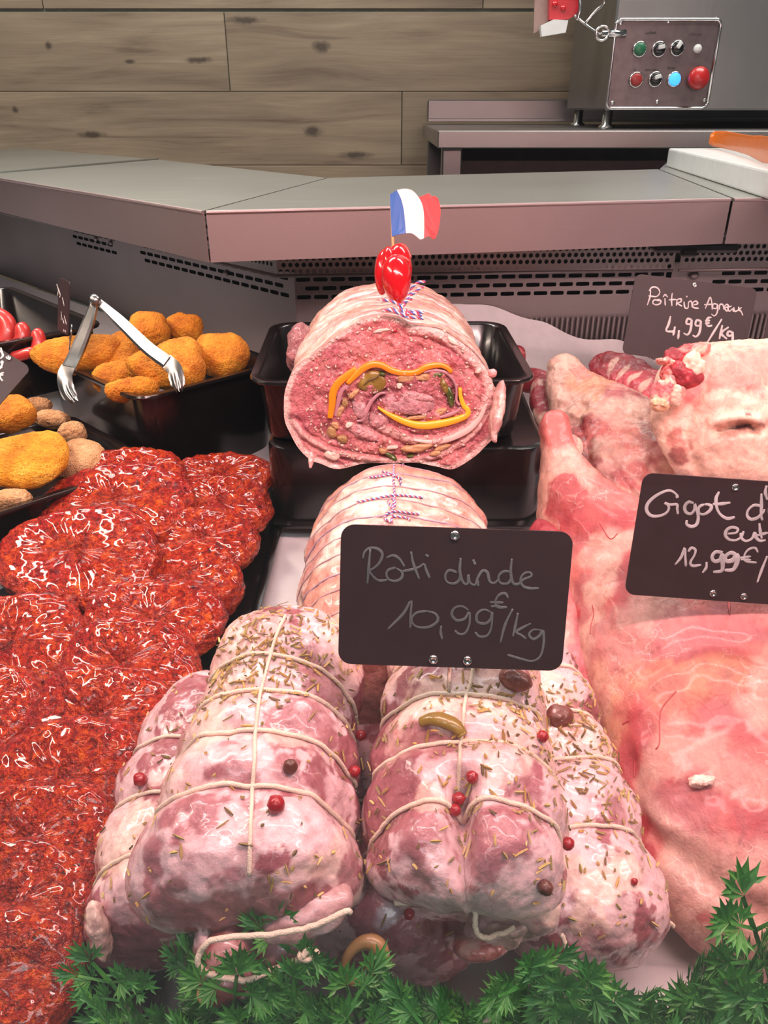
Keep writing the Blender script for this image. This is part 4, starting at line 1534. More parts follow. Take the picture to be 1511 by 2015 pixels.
def flakes(surf, n, seed, parent, keep, size=(0.0030, 0.0085), wid=(0.0008, 0.0017), name='herb_flakes', lift=0.0006):
    """slivers of dried rosemary and thyme lying on a surface"""
    P, Nn = surf.scatter(n, seed, keep)
    r_ = np.random.default_rng(seed + 1)
    V, F, T = [], [], []
    cols = np.array([[0.50, 0.28, 0.08], [0.34, 0.20, 0.07], [0.60, 0.38, 0.14], [0.20, 0.12, 0.05], [0.36, 0.26, 0.08]])
    for i in range(n):
        nn = Nn[i]
        d = r_.normal(size=3); d -= nn * (d @ nn); d /= np.linalg.norm(d) + 1e-9
        b = np.cross(nn, d)
        l = r_.uniform(*size) * (1.0 if r_.random() < 0.45 else 0.45)
        w = r_.uniform(*wid)
        c = P[i] + nn * lift
        base = len(V)
        tilt = r_.uniform(-0.12, 0.12)
        for s_ in (-1, -0.4, 0.4, 1):
            ww = w * (0.45 if abs(s_) == 1 else 1)
            q = c + d * (s_ * l / 2) + nn * (tilt * s_ * l / 2 + 0.0003)
            V += [q + b * ww * 0.5, q + nn * w * 0.55, q - b * ww * 0.5]
        for k in range(3):
            a = base + k * 3
            F += [[a, a + 3, a + 4, a + 1], [a + 1, a + 4, a + 5, a + 2]]
        c_ = cols[r_.integers(0, 5)] * r_.uniform(0.7, 1.2)
        T += [c_] * 12
    o = mk(name, np.array(V), F, M['herb'], parent, smooth=False, tint=np.array(T))
    tag(o, kind='stuff')
    return o


def keep_top(zmin=None, pts=None, base=0.15):
    """weight: upward faces towards the viewer, denser near given (point, radius, weight)"""
    def f(c, n):
        v = np.array(CAM) - c
        v /= np.linalg.norm(v, axis=1)[:, None]
        w = ((n[:, 2] > 0.1) & ((n * v).sum(1) > 0.05)).astype(float) * base
        for p, r, k in (pts or []):
            w = w * 1 + (w > 0) * k * np.exp(-((c - np.array(p)) ** 2).sum(1) / r ** 2)
        return w + 1e-9
    return f


RG = 'string-tied turkey roasts with herbs'
# --- left roast on top
TL = roast('large string-tied turkey roast with herbs, front left on top of the pile',
           [(-0.068, 0.228, -0.352, 0.056, 0.058), (-0.068, 0.27, -0.346, 0.0575, 0.061), (-0.0675, 0.305, -0.340, 0.054, 0.058), (-0.066, 0.335, -0.334, 0.052, 0.055), (-0.063, 0.37, -0.327, 0.049, 0.052), (-0.058, 0.425, -0.322, 0.044, 0.048)],
           11, (0.279, 0.313, 0.342, 0.363), RG, crease=(math.radians(88), 0.045, 0.06), cap0=0.034, cap1=0.04, ripple=0.095, undercut=0.016)
# --- right roast on top
TR = roast('string-tied turkey roast carrying the price card, right of the pile, cleft front',
           [(0.040, 0.232, -0.345, 0.047, 0.050), (0.042, 0.268, -0.342, 0.0515, 0.053), (0.045, 0.305, -0.340, 0.055, 0.055), (0.047, 0.34, -0.333, 0.054, 0.054), (0.05, 0.38, -0.326, 0.05, 0.052), (0.052, 0.43, -0.322, 0.044, 0.047)],
           23, (0.268, 0.305, 0.338, 0.37), RG, crease=(math.radians(96), 0.042, 0.42), cap0=0.030, cap1=0.04, ripple=0.105, undercut=0.024)
BL = roast('small string-tied turkey roast at the lower left beside the red steaks',
           [(-0.122, 0.268, -0.425, 0.050, 0.045), (-0.126, 0.30, -0.420, 0.052, 0.048), (-0.129, 0.35, -0.412, 0.051, 0.047), (-0.126, 0.40, -0.402, 0.047, 0.046), (-0.115, 0.455, -0.395, 0.04, 0.042)],
           37, (0.305, 0.345, 0.385), RG, cap0=0.03, cap1=0.035, ripple=0.10)
BR = roast('herb-covered turkey roast at the lower right against the leg of lamb',
           [(0.118, 0.262, -0.428, 0.047, 0.043), (0.116, 0.30, -0.415, 0.050, 0.050), (0.112, 0.345, -0.405, 0.049, 0.050), (0.108, 0.385, -0.398, 0.048, 0.050), (0.105, 0.425, -0.388, 0.046, 0.05), (0.098, 0.475, -0.38, 0.041, 0.046)],
           51, (0.318, 0.36, 0.40, 0.435), RG, cap0=0.034, cap1=0.035, ripple=0.11)
BC = roast('dark turkey roast at the bottom centre under the two upper roasts',
           [(0.005, 0.262, -0.432, 0.052, 0.038), (0.004, 0.31, -0.426, 0.054, 0.040), (0.002, 0.37, -0.416, 0.052, 0.04), (0.0, 0.43, -0.406, 0.048, 0.038)],
           63, (0.30, 0.35), RG, cap0=0.03, cap1=0.03, ripple=0.08)

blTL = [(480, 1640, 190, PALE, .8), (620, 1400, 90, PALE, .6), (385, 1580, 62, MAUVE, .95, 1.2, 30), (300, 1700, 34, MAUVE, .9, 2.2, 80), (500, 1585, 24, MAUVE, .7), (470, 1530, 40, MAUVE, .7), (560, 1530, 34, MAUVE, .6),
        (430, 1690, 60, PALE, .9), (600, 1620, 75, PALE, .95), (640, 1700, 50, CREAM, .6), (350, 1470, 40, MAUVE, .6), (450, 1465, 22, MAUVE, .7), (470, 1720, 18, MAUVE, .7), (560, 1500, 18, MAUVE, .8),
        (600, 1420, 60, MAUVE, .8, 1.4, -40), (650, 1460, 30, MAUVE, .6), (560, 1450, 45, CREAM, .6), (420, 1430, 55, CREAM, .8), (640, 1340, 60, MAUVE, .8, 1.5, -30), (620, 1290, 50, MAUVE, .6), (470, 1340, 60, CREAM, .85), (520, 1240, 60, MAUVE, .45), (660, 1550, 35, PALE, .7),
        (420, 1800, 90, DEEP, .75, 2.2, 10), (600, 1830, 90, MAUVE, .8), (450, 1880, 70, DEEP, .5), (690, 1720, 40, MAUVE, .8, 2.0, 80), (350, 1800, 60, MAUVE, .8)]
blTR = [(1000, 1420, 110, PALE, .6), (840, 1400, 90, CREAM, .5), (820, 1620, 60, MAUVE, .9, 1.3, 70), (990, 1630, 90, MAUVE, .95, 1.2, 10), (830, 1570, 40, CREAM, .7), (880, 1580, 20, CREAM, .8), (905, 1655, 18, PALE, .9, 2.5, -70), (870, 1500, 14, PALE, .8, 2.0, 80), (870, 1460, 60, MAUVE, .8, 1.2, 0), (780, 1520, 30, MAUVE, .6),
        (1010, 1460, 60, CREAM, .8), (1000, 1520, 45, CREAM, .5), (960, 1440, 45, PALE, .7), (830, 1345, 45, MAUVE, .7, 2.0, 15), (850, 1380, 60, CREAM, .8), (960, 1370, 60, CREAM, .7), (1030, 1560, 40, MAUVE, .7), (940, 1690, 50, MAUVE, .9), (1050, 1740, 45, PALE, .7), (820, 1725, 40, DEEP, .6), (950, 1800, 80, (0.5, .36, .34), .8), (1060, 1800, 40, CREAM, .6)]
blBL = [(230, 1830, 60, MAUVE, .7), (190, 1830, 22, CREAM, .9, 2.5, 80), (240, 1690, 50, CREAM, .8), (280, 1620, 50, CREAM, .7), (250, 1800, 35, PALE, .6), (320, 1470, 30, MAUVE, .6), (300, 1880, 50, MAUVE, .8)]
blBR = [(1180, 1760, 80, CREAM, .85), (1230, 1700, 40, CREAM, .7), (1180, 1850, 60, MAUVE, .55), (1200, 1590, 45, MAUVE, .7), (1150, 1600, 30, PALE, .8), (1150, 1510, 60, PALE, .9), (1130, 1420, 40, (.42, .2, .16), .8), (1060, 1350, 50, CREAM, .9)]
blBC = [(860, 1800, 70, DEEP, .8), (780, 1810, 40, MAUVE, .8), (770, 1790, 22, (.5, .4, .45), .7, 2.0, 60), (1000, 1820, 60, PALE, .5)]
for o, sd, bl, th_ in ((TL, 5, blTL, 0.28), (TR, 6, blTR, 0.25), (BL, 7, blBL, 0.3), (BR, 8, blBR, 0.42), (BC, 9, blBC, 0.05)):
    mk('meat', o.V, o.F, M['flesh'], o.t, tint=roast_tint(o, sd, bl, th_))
for o, a in ((TL, (0, 360)), (TR, (0, 360)), (BL, (0, 360)), (BR, (0, 360)), (BC, (0, 360))):
    for i, k in enumerate(o.su):
        ring_string(o, k, seed=i)
ridge_string(TL, [(562, 1214), (545, 1250), (524, 1320), (508, 1390), (501, 1480), (496, 1580), (494, 1660), (492, 1720)])
ridge_string(TR, [(934, 1300), (925, 1340), (915, 1380), (908, 1450), (902, 1530), (894, 1580)])
ridge_string(BR, [(1010, 1400), (1060, 1450)])

# loose front folds and tails of meat
def lump(name, px, py, s, a, b, rot, th, seed, col, parent, mat=None, ex=2.0, rough=0.16, cols=None):
    c = np.array(at(px, py, s=s))
    A, B = a * s / FPX, b * s / FPX
    an = math.radians(rot)
    X = VR * math.cos(an) + VU * math.sin(an)
    Y = -VR * math.sin(an) + VU * math.cos(an)
    nu, nt = 36, 56
    phi = np.linspace(0, np.pi, nu)[:, None]
    t = np.linspace(0, 2 * np.pi, nt, endpoint=False)[None]
    sq = (np.abs(np.cos(t)) ** ex + np.abs(np.sin(t)) ** ex) ** (-1 / ex)
    L = np.stack([np.sin(phi) ** .8 * sq * np.cos(t) * A, np.sin(phi) ** .8 * sq * np.sin(t) * B, -np.cos(phi) * th + 0 * t], -1)
    W = c + L[..., :1] * X + L[..., 1:2] * Y - L[..., 2:3] * VF
    V, F = rings(W)
    Nn = vnormals(V, F)
    k = min(A, B)
    V = V + Nn * (k * rough * fbm(V / k * 0.8, 3, seed))[:, None]
    f = sstep(fbm(V / k * 0.9, 3, seed + 3), -0.2, 0.5)[:, None]
    c2 = np.array(cols if cols is not None else np.array(col) * 1.35)
    return mk(name, V, F, mat or M['flesh'], parent, tint=np.clip(np.array(col) * (1 - f) + c2 * f, 0, 1)), Surf(V, F)


lump('meat_flap', 600, 1795, .365, 96, 50, 22, .014, 71, (.5, .27, .27), TL.t, cols=PALE)
lump('meat_flap', 415, 1778, .372, 95, 34, 20, .012, 72, (.24, .05, .055), TL.t, cols=MAUVE)
lump('meat_flap', 530, 1768, .362, 38, 16, 30, .008, 73, (.62, .32, .26), TL.t, cols=CREAM)
lump('meat_chunk', 452, 1880, .372, 62, 68, -10, .022, 74, (.26, .06, .06), TL.t, cols=(.5, .24, .24))
lump('meat_chunk', 410, 1850, .372, 26, 52, 5, .014, 75, (.42, .22, .22), TL.t, cols=PALE)
lump('meat_chunk', 555, 1865, .375, 70, 46, 10, .016, 76, (.22, .08, .085), TL.t, cols=(.4, .2, .22))
lump('meat_chunk', 482, 1920, .368, 34, 30, 0, .012, 77, (.36, .12, .12), TL.t, cols=(.5, .26, .25))
lump('fat_bead', 404, 1952, .355, 16, 14, 0, .006, 78, (.72, .32, .16), TL.t, cols=(.75, .4, .22))
lump('meat_flap', 812, 1745, .392, 40, 30, -20, .012, 81, (.3, .07, .075), TR.t, cols=MAUVE)
lump('meat_flap', 1000, 1820, .392, 84, 32, 12, .012, 82, (.52, .34, .31), TR.t, cols=(.42, .26, .26), rough=.35)
lump('meat_flap', 1050, 1765, .392, 50, 60, 20, .014, 83, (.5, .3, .29), TR.t, cols=CREAM, rough=.3)
lump('meat_flap', 945, 1862, .385, 54, 22, 6, .01, 84, (.42, .12, .11), TR.t, cols=(.55, .3, .27))
lump('skin_tail', 196, 1830, .42, 20, 62, 12, .006, 85, CREAM, BL.t, cols=(.6, .36, .32), rough=.3)
lump('meat_flap', 1120, 1500, .50, 22, 60, 25, .014, 86, (.55, .36, .34), BR.t, cols=PALE)

# loose loops of string hanging at the front ends
def hang_string(parent, pts, r=0.0014):
    P = crv([np.array(at(a, b, s=s)) for a, b, s in pts], 80)
    P = P + 0.0005 * np.stack([fbm(P * 300, 2, k) for k in (1, 2, 3)], 1)
    MB().tube(P, r, 8).mk('string', M['string'], parent)


hang_string(TL.t, [(690, 1795, .352), (672, 1795, .350), (610, 1824, .346), (540, 1838, .344), (470, 1842, .343), (415, 1852, .343), (392, 1878, .344), (394, 1905, .345), (430, 1922, .347), (490, 1928, .348), (545, 1905, .352), (600, 1885, .352), (612, 1878, .352)])
hang_string(TL.t, [(592, 1874, .350), (590, 1884, .349), (604, 1888, .349), (622, 1876, .349), (606, 1872, .348), (594, 1880, .348)])
hang_string(TR.t, [(775, 1777, .375), (820, 1778, .372), (880, 1778, .370), (915, 1776, .369), (935, 1795, .368), (935, 1825, .368), (950, 1846, .368), (985, 1838, .369), (1012, 1824, .371)])
hang_string(BR.t, [(1105, 1840, .40), (1115, 1868, .40), (1125, 1898, .40)])
hang_string(BR.t, [(1290, 1795, .452), (1305, 1808, .452), (1325, 1822, .453)])
hang_string(BR.t, [(1100, 1374, .545), (1112, 1366, .54), (1126, 1362, .536), (1136, 1368, .536)], 0.0018)
hang_string(TR.t, [(560, 1228, .478), (600, 1222, .474), (640, 1226, .474), (664, 1234, .476)][::1])

hp1 = TL.surf.hit(540, 1290)[0]; hp2 = TL.surf.hit(470, 1320)[0]; hp3 = TL.surf.hit(600, 1250)[0]
flakes(TL.surf, 520, 21, TL.t, keep_top(pts=[(hp1, .03, 8), (hp2, .025, 10), (hp3, .03, 6)], base=1.0))
hq1 = TR.surf.hit(1010, 1400)[0]; hq2 = TR.surf.hit(950, 1500)[0]
flakes(TR.surf, 420, 22, TR.t, keep_top(pts=[(hq1, .03, 6), (hq2, .02, 2)], base=1.0))
hb = BR.surf.hit(1140, 1480)[0]
flakes(BR.surf, 520, 23, BR.t, keep_top(pts=[(hb, .05, 8)], base=1.0))
flakes(BL.surf, 130, 24, BL.t, keep_top(base=1.0))
flakes(BC.surf, 60, 25, BC.t, keep_top(base=1.0))

# ------------------------------------------------------------------ peppercorns, olives and a dried fruit on the roasts
def drop(surfs, px, py):
    best = None
    for s in surfs:
        co, no = s.hit(px, py)
        if co is not None and (best is None or (co - CAM).length < (best[0] - CAM).length):
            best = (co, no)
    return best


ALLS = [TL.surf, TR.surf, BL.surf, BR.surf, BC.surf]
for px, py, r_, mt, lb in (
        (545, 1592, .0042, 'pepper', 'pink peppercorn on the pale front bulge of the left roast'),
        (568, 1513, .0036, 'pepper_dark', 'brown peppercorn on the front string of the left roast'),
        (893, 1572, .0034, 'pepper', 'pink peppercorn at the top of the cleft in the right roast'),
        (888, 1597, .0030, 'pepper', 'pink peppercorn lower in the cleft of the right roast'),
        (935, 1528, .0031, 'pepper', 'pink peppercorn just behind the front string of the right roast'),
        (1061, 1452, .0031, 'pepper', 'pink peppercorn on the right flank of the right roast, second bulge'),
        (1109, 1655, .0033, 'pepper', 'pink peppercorn at the groove between right roast and lower right roast'),
        (283, 1536, .0042, 'pepper', 'pink peppercorn between the red steaks and the lower left roast'),
        (1066, 1742, .0036, 'pepper_dark', 'dark peppercorn on the lower front of the right roast'),
        (325, 1868, .0038, 'pepper_dark', 'brown peppercorn on the lower left roast near the garland'),
        (805, 1790, .0030, 'pepper', 'pink peppercorn under the loose string of the right roast'),
        (1245, 1735, .0020, 'pepper', 'tiny pink peppercorn on the pale front of the lower right roast'),
        (702, 1446, .0032, 'pepper', 'pink peppercorn squeezed into the gap right of the left roast'),
        (692, 1515, .0032, 'pepper', 'pink peppercorn low in the dark gap between the upper roasts')):
    h = drop(ALLS, px, py)
    if h is None: continue
    c = np.array(h[0] + h[1] * r_ * 0.75)
    a = np.linspace(0, np.pi, 14)
    mb = MB().lathe([(max(1e-4, r_ * math.sin(x)) * (1 + 0.04 * math.sin(9 * x)), -r_ * math.cos(x)) for x in a], c, tuple(h[1] + Vector((0.3, 0.1, 0))), 18)
    V = np.vstack(mb.V)
    V = V + (V - c) * (0.10 * fbm(V * 700, 2, int(px)))[:, None]
    tag(mk('peppercorn', V, mb.F, M[mt]), lb, 'peppercorn', 'peppercorns on the roasts')

P = TR.surf.path([(832, 1422), (850, 1417), (875, 1420), (898, 1430), (912, 1448)], 0.0015, 30)
u = np.linspace(0, 1, len(P))
tag(MB().tube(P, 0.0042 * (0.6 + 0.4 * np.sin(np.pi * np.clip(u, .08, .92))), 10, flat=((0, -0.4, 1), 0.7)).mk('olive_slice', M['olive']), 'curved green olive slice on the second string of the right roast', 'olive', 'olive slices')
a = np.linspace(0, 2 * np.pi, 40)
c = np.array(at(712, 1893, s=.372))
ol = c + np.stack([VR * x + VU * y for x, y in zip(0.0082 * np.cos(a) + 0.003 * np.sin(a), 0.0096 * np.sin(a))])
tag(MB().tube(ol, 0.0036 + 0.0014 * np.cos(a - 0.3), 10, flat=(-VF, 0.8), cap=False).mk('olive_slice', M['olive_brown']), 'tan olive ring slice standing between the two roasts near the garland', 'olive', 'olive slices')
h = TR.surf.hit(1012, 1338)
for px, py, a_, b_, lb in ((1015, 1338, 34, 22, 'brown dried fruit on the right roast just under the price card'), (1100, 1412, 30, 26, 'brown dried fruit in herbs between right roast and lower right roast')):
    h = drop(ALLS, px, py)
    s = (h[0] - CAM).dot(Vector(VF)) if h else .45
    o, _ = lump('dried_fruit', px, py, s - 0.003, a_, b_, -20, .006, int(px), (.14, .05, .035), None, mat=M['raisin'])
    tag(o, lb, 'dried fruit')

# ------------------------------------------------------------------ rolled veal under the card and the cut stuffed roll
PEACH = np.array([0.66, 0.32, 0.25])
ROSE = np.array([0.50, 0.17, 0.16])
FATC = np.array([0.74, 0.54, 0.47])
TWR = math.tau


def twine(parent, P, r=0.0009, turns_per_m=260, name='twine'):
    """three coloured strands laid round each other"""
    P = crv(P, max(24, int(len(P) * 3)))
    d = np.concatenate([[0], np.cumsum(np.linalg.norm(np.diff(P, axis=0), axis=1))])
    T = np.gradient(P, axis=0); T /= np.linalg.norm(T, axis=1)[:, None] + 1e-12
    n = max(20, int(d[-1] * turns_per_m * 8))
    u = np.linspace(0, d[-1], n)
    Q = np.stack([np.interp(u, d, P[:, k]) for k in range(3)], 1)
    TT = np.stack([np.interp(u, d, T[:, k]) for k in range(3)], 1)
    A = np.cross(TT, [0.31, 0.52, 0.79]); A /= np.linalg.norm(A, axis=1)[:, None] + 1e-12
    B = np.cross(TT, A)
    mb = MB()
    for k in range(3):
        ph = u * turns_per_m * TWR + k * TWR / 3
        mb.tube(Q + r * 0.55 * (np.cos(ph)[:, None] * A + np.sin(ph)[:, None] * B), r * 0.62, 5, m=k)
    return mb.mk(name, None, parent, mats=[M['tw_white'], M['tw_blue'], M['tw_red']])


LR = roast('uncut rolled veal roast tied with blue white and red twine behind the price card',
           [(0.004, 0.40, -0.374, 0.072, 0.070), (0.006, 0.45, -0.364, 0.076, 0.073), (0.010, 0.50, -0.352, 0.079, 0.076), (0.013, 0.55, -0.342, 0.080, 0.078), (0.015, 0.592, -0.334, 0.079, 0.078), (0.017, 0.622, -0.330, 0.076, 0.076)],
           77, (0.425, 0.445, 0.463, 0.480, 0.497, 0.514, 0.531, 0.548, 0.566, 0.584, 0.60), 'rolled and stuffed meats tied with coloured twine', cap0=0.02, cap1=0.05, ripple=0.035, sq=2.1, slots=170)
LR.t.name = 'rolled_roast'


def roll_tint(V, seed, surf, blobs=()):
    f = sstep(fbm(V * np.array([16, 26, 16]), 4, seed, 0.6), -0.25, 0.45)[:, None]
    g = sstep(fbm(V * np.array([22, 60, 22]), 3, seed + 3), 0.2, 0.55)[:, None]
    t = PEACH * (1 - f) + FATC * f
    t = t * (1 - 0.6 * g) + ROSE * 0.6 * g
    t = t * (1 + 0.08 * fbm(V * 120, 3, seed + 8))[:, None]
    return paint(V, np.clip(t, 0, 1), blobs, surf, seed=seed)


mk('meat', LR.V, LR.F, M['roll'], LR.t, tint=roll_tint(LR.V, 31, LR.surf, [(660, 1060, 28, FATC, .9, 2.2, 70), (640, 1020, 30, FATC, .8), (700, 960, 60, FATC, .5), (620, 1150, 40, (.6, .28, .22), .8), (640, 1190, 40, (.62, .25, .2), .8), (610, 1090, 20, ROSE, .8, 2.5, 70), (900, 940, 60, FATC, .7), (800, 1000, 50, PEACH, .6)]))
# twine loops: coloured near the top, sunk at the sides
for i, k in enumerate(LR.su):
    ring_string(LR, k, 8, 172, r=0.0007, off=0.0000, name='twine', mt=plain('sunk_twine', (0.42, 0.27, 0.29), 0.7) if i % 3 else plain('sunk_blue_twine', (0.34, 0.24, 0.32), 0.7))
def surf_twine(o, pts, r=0.0009, off=0.0008, n=30):
    P = o.surf.path(pts, off, n)
    if len(P) > 3: twine(o.t, P, r)
surf_twine(LR, [(702, 990), (740, 982), (780, 976), (832, 980)])
surf_twine(LR, [(776, 905), (774, 940), (776, 980), (772, 1005), (770, 1030)])
for pts in ([(726, 942), (750, 940), (775, 936), (786, 946), (788, 956)], [(752, 930), (772, 936), (790, 944)], [(790, 918), (800, 912)], [(760, 1012), (780, 1008), (824, 1014)], [(770, 1018), (800, 1022), (806, 1026)], [(770, 980), (778, 992), (774, 1004)], [(764, 988), (770, 1000)], [(770, 1030), (758, 1022), (764, 1012)]):
    surf_twine(LR, pts, 0.0008, 0.0012, 16)

# --- cut roll
FP0 = Vector((0, 0.63, CZ - 0.215)); FNv = Vector((0, -1, 0.16)).normalized()
fpx = lambda cx, cy: (540 + cx / 3.215, 610 + cy / 3.215)
face = lambda cx, cy, off=0.0: np.array(on_plane(*fpx(cx, cy), FP0, FNv)) + np.array(FNv) * off
outl = [(60, 600), (70, 500), (120, 385), (215, 300), (320, 215), (430, 135), (530, 70), (650, 36), (760, 50), (850, 88), (960, 102), (1060, 122), (1170, 190), (1270, 270), (1345, 375), (1385, 470), (1398, 530), (1440, 560), (1445, 640), (1420, 720), (1390, 800), (1330, 865), (1260, 930), (1130, 1005), (1020, 988), (880, 965), (700, 968), (560, 972), (400, 1005), (290, 970), (225, 945), (150, 870), (95, 770), (66, 700)]
cen = np.array([750.0, 545.0])
NT = 240
O2 = crv(np.array(outl, float), 900, closed=True) - cen
an = np.arctan2(O2[:, 1], O2[:, 0]); rd = np.hypot(O2[:, 0], O2[:, 1])
o_ = np.argsort(an)
ths = np.linspace(-np.pi, np.pi, NT, endpoint=False)
rad = np.interp(ths, np.r_[an[o_] - 2 * np.pi, an[o_], an[o_] + 2 * np.pi], np.r_[rd[o_], rd[o_], rd[o_]])
CRt = thing('stuffed_roll', 'cut stuffed veal roll showing cheese and olives, topped by tomato and flag', 'roast', (0.015, 0.72, zt + 0.004), 'rolled and stuffed meats tied with coloured twine')
FNn = np.array(FNv)
edge = np.array([face(cen[0] + r * math.cos(t), cen[1] + r * math.sin(t)) for r, t in zip(rad, ths)])
# smooth ellipse behind the face
ell = np.array([face(720 + 640 * math.cos(t), 505 + 452 * math.sin(t)) for t in ths])
AX = np.array([0.012, 1.0, -0.015])
rg_ = []
deps = np.r_[0.0, 0.002, np.linspace(0.005, 0.20, 84)]
for dpt in deps:
    k = sstep(np.array([dpt]), 0.004, 0.05)[0]
    E = edge * (1 - k) + ell * k
    c = E.mean(0)
    cap = max(0.0, (dpt - 0.16) / 0.04)
    sc = (1 - min(cap, 0.999) ** 2.4) ** (1 / 2.4)
    cr_ = dpt / 0.0165
    gro = 0.028 * math.exp(-((cr_ - round(cr_)) / 0.13) ** 2) if dpt > 0.006 else 0
    sc *= (1 - gro)
    Q = c + (E - c) * sc
    Q = Q + AX * dpt
    rg_.append(Q)
rg_ = np.array(rg_)
V, F = rings(rg_)
Nn = vnormals(V, F)
fac = sstep((V - edge.mean(0)) @ AX, 0.001, 0.02)
V = V + Nn * ((0.0020 * fbm(V * 30, 2, 5) + 0.0007 * fbm(V * 130, 2, 6)) * fac)[:, None]
F = [f for f in F if len(rg_) * NT not in f]          # open towards the cut face
skinS = Surf(V, F)
mk('skin', V, F, M['roll'], CRt, tint=roll_tint(V, 41, skinS, [(700, 610, 60, PEACH, .7), (820, 600, 50, PEACH, .6), (620, 660, 50, FATC, .8), (900, 620, 50, FATC, .5), (640, 700, 40, FATC, .7)]))
# the cut face in relief
PINKM = np.array(lin(196, 108, 116)); PINKL = np.array(lin(218, 134, 134)); PURP = np.array(lin(170, 92, 104)); FATW = np.array(lin(240, 196, 188))
NR = 84
tr = np.linspace(0, 1, NR)[1:] ** 0.75
pts, uv = [], []
for t in tr:
    for r, th in zip(rad, ths):
        uv.append((cen[0] + r * t * math.cos(th), cen[1] + r * t * math.sin(th)))
uv = np.array(uv)
base3 = np.array([[*face(a, b)] for a, b in uv])
tt_ = np.repeat(tr, NT)
rel = 0.0022 * fbm(base3 * 90, 3, 61) + 0.0012 * fbm(base3 * 300, 3, 62)
rel = rel * (1 - sstep(tt_, 0.93, 1.0))


def dseg(P, poly):
    """distance from 2-d points to a polyline"""
    best = np.full(len(P), 1e9)
    for a, b in zip(poly[:-1], poly[1:]):
        ab = b - a
        t = np.clip(((P - a) @ ab) / (ab @ ab), 0, 1)
        best = np.minimum(best, np.linalg.norm(P - a - t[:, None] * ab, axis=1))
    return best


spiral = crv([(575, 690), (640, 715), (740, 770), (860, 818), (1000, 832), (1130, 800), (1240, 720), (1320, 620), (1355, 520), (1330, 420), (1260, 330), (1150, 230), (1010, 150), (860, 125)], 120)
pocket = crv([(590, 700), (600, 610), (640, 560), (700, 520), (760, 520)], 60)
bottomline = crv([(120, 700), (200, 800), (330, 880), (520, 930), (700, 950), (900, 945), (1080, 900), (1250, 790), (1340, 660), (1400, 560)], 90)
d1 = dseg(uv, spiral); d2 = dseg(uv, pocket); d3 = dseg(uv, bottomline)
rel -= 0.0045 * np.exp(-(d2 / 26) ** 2)
rel += 0.0018 * np.exp(-(d1 / 24) ** 2) - 0.0022 * np.exp(-((d1 - 42) / 10) ** 2) + 0.0012 * np.exp(-(d3 / 20) ** 2) - 0.0025 * np.exp(-((d3 - 30) / 9) ** 2)
hol = np.exp(-(((uv[:, 0] - 1130) / 40) ** 2 + ((uv[:, 1] - 560) / 80) ** 2)) + np.exp(-(((uv[:, 0] - 330) / 60) ** 2 + ((uv[:, 1] - 780) / 60) ** 2)) + np.exp(-(((uv[:, 0] - 450) / 50) ** 2 + ((uv[:, 1] - 580) / 60) ** 2))
rel -= 0.006 * hol
P3 = base3 + FNn * (rel + 0.0006)[:, None]
c3 = face(*cen)
Vf = np.vstack([P3, c3])
nr = len(tr)
Ff = [[i * NT + j, (i + 1) * NT + j, (i + 1) * NT + (j + 1) % NT, i * NT + (j + 1) % NT] for i in range(nr - 1) for j in range(NT)]
Ff += [[nr * NT, j, (j + 1) % NT] for j in range(NT)]
n1 = fbm(base3 * 50, 3, 71)
tint = PINKM + (PINKL - PINKM) * sstep(n1, -0.3, 0.5)[:, None]
up = sstep(-(uv[:, 1] - 250), -40, 110)[:, None] * sstep(uv[:, 0], 480, 640)[:, None]
tint = tint * (1 - 0.65 * up) + np.array(lin(214, 116, 116)) * 0.65 * up
left = np.exp(-(((uv[:, 0] - 240) / 130) ** 2 + ((uv[:, 1] - 600) / 190) ** 2))[:, None]
tint = tint * (1 - 0.6 * left) + np.array(lin(176, 74, 88)) * 0.6 * left
core = (1 - sstep(np.hypot((uv[:, 0] - 800) / 330, (uv[:, 1] - 560) / 150), 0.8, 1.1))[:, None]
tint = tint * (1 - 0.55 * core) + PURP * 0.55 * core
edgef = sstep(tt_, 0.93, 0.965)[:, None]
tint = tint * (1 - edgef) + FATW * edgef
for d_, w_ in ((d1, 24), (d3, 16)):
    e = np.exp(-(d_ / w_) ** 4)[:, None]
    tint = tint * (1 - 0.8 * e) + FATW * 0.8 * e
e = np.exp(-(d2 / 28) ** 4)[:, None]
tint = tint * (1 - 0.7 * e) + np.array(lin(176, 104, 112)) * 0.7 * e
bot = sstep(uv[:, 1], 780, 880)[:, None] * (1 - edgef)
tint = tint * (1 - 0.35 * bot) + np.array(lin(206, 128, 126)) * 0.35 * bot
spk = sstep(fbm(base3 * 210, 2, 81), 0.55, 0.8)[:, None] * (1 - edgef)
tint = tint * (1 - 0.35 * spk) + FATW * 0.35 * spk
tint = np.vstack([tint, PURP])
faceO = mk('cut_face', Vf, Ff, M['mince'], CRt, tint=np.clip(tint * 1.05, 0, 1))
faceS = Surf(Vf, Ff)


def fpath(pts, n=50):
    return crv(np.array(pts, float), n)


def ribbon(name, pts, w, th, mat, parent, off=0.001, taper=None, n=60):
    """strip seen edge-on in the cut face: width w in crop pixels, standing th proud"""
    P = fpath(pts, n)
    W3 = np.array([face(a, b, off) for a, b in P])
    T = np.gradient(W3, axis=0); T /= np.linalg.norm(T, axis=1)[:, None]
    S = np.cross(FNn, T)
    u = np.linspace(0, 1, n)
    hw = np.interp(u, np.linspace(0, 1, len(w)), w) / 3.215 * 0.66 / FPX / 2
    rr = []
    for a_, b_ in ((-1, -0.006), (-1, th * 0.7), (-0.8, th), (0.8, th), (1, th * 0.7), (1, -0.006)):
        rr.append(W3 + S * (hw * a_)[:, None] + FNn * b_)
    V, F = rings(np.stack(rr, 1))
    return mk(name, V, F, mat, parent)


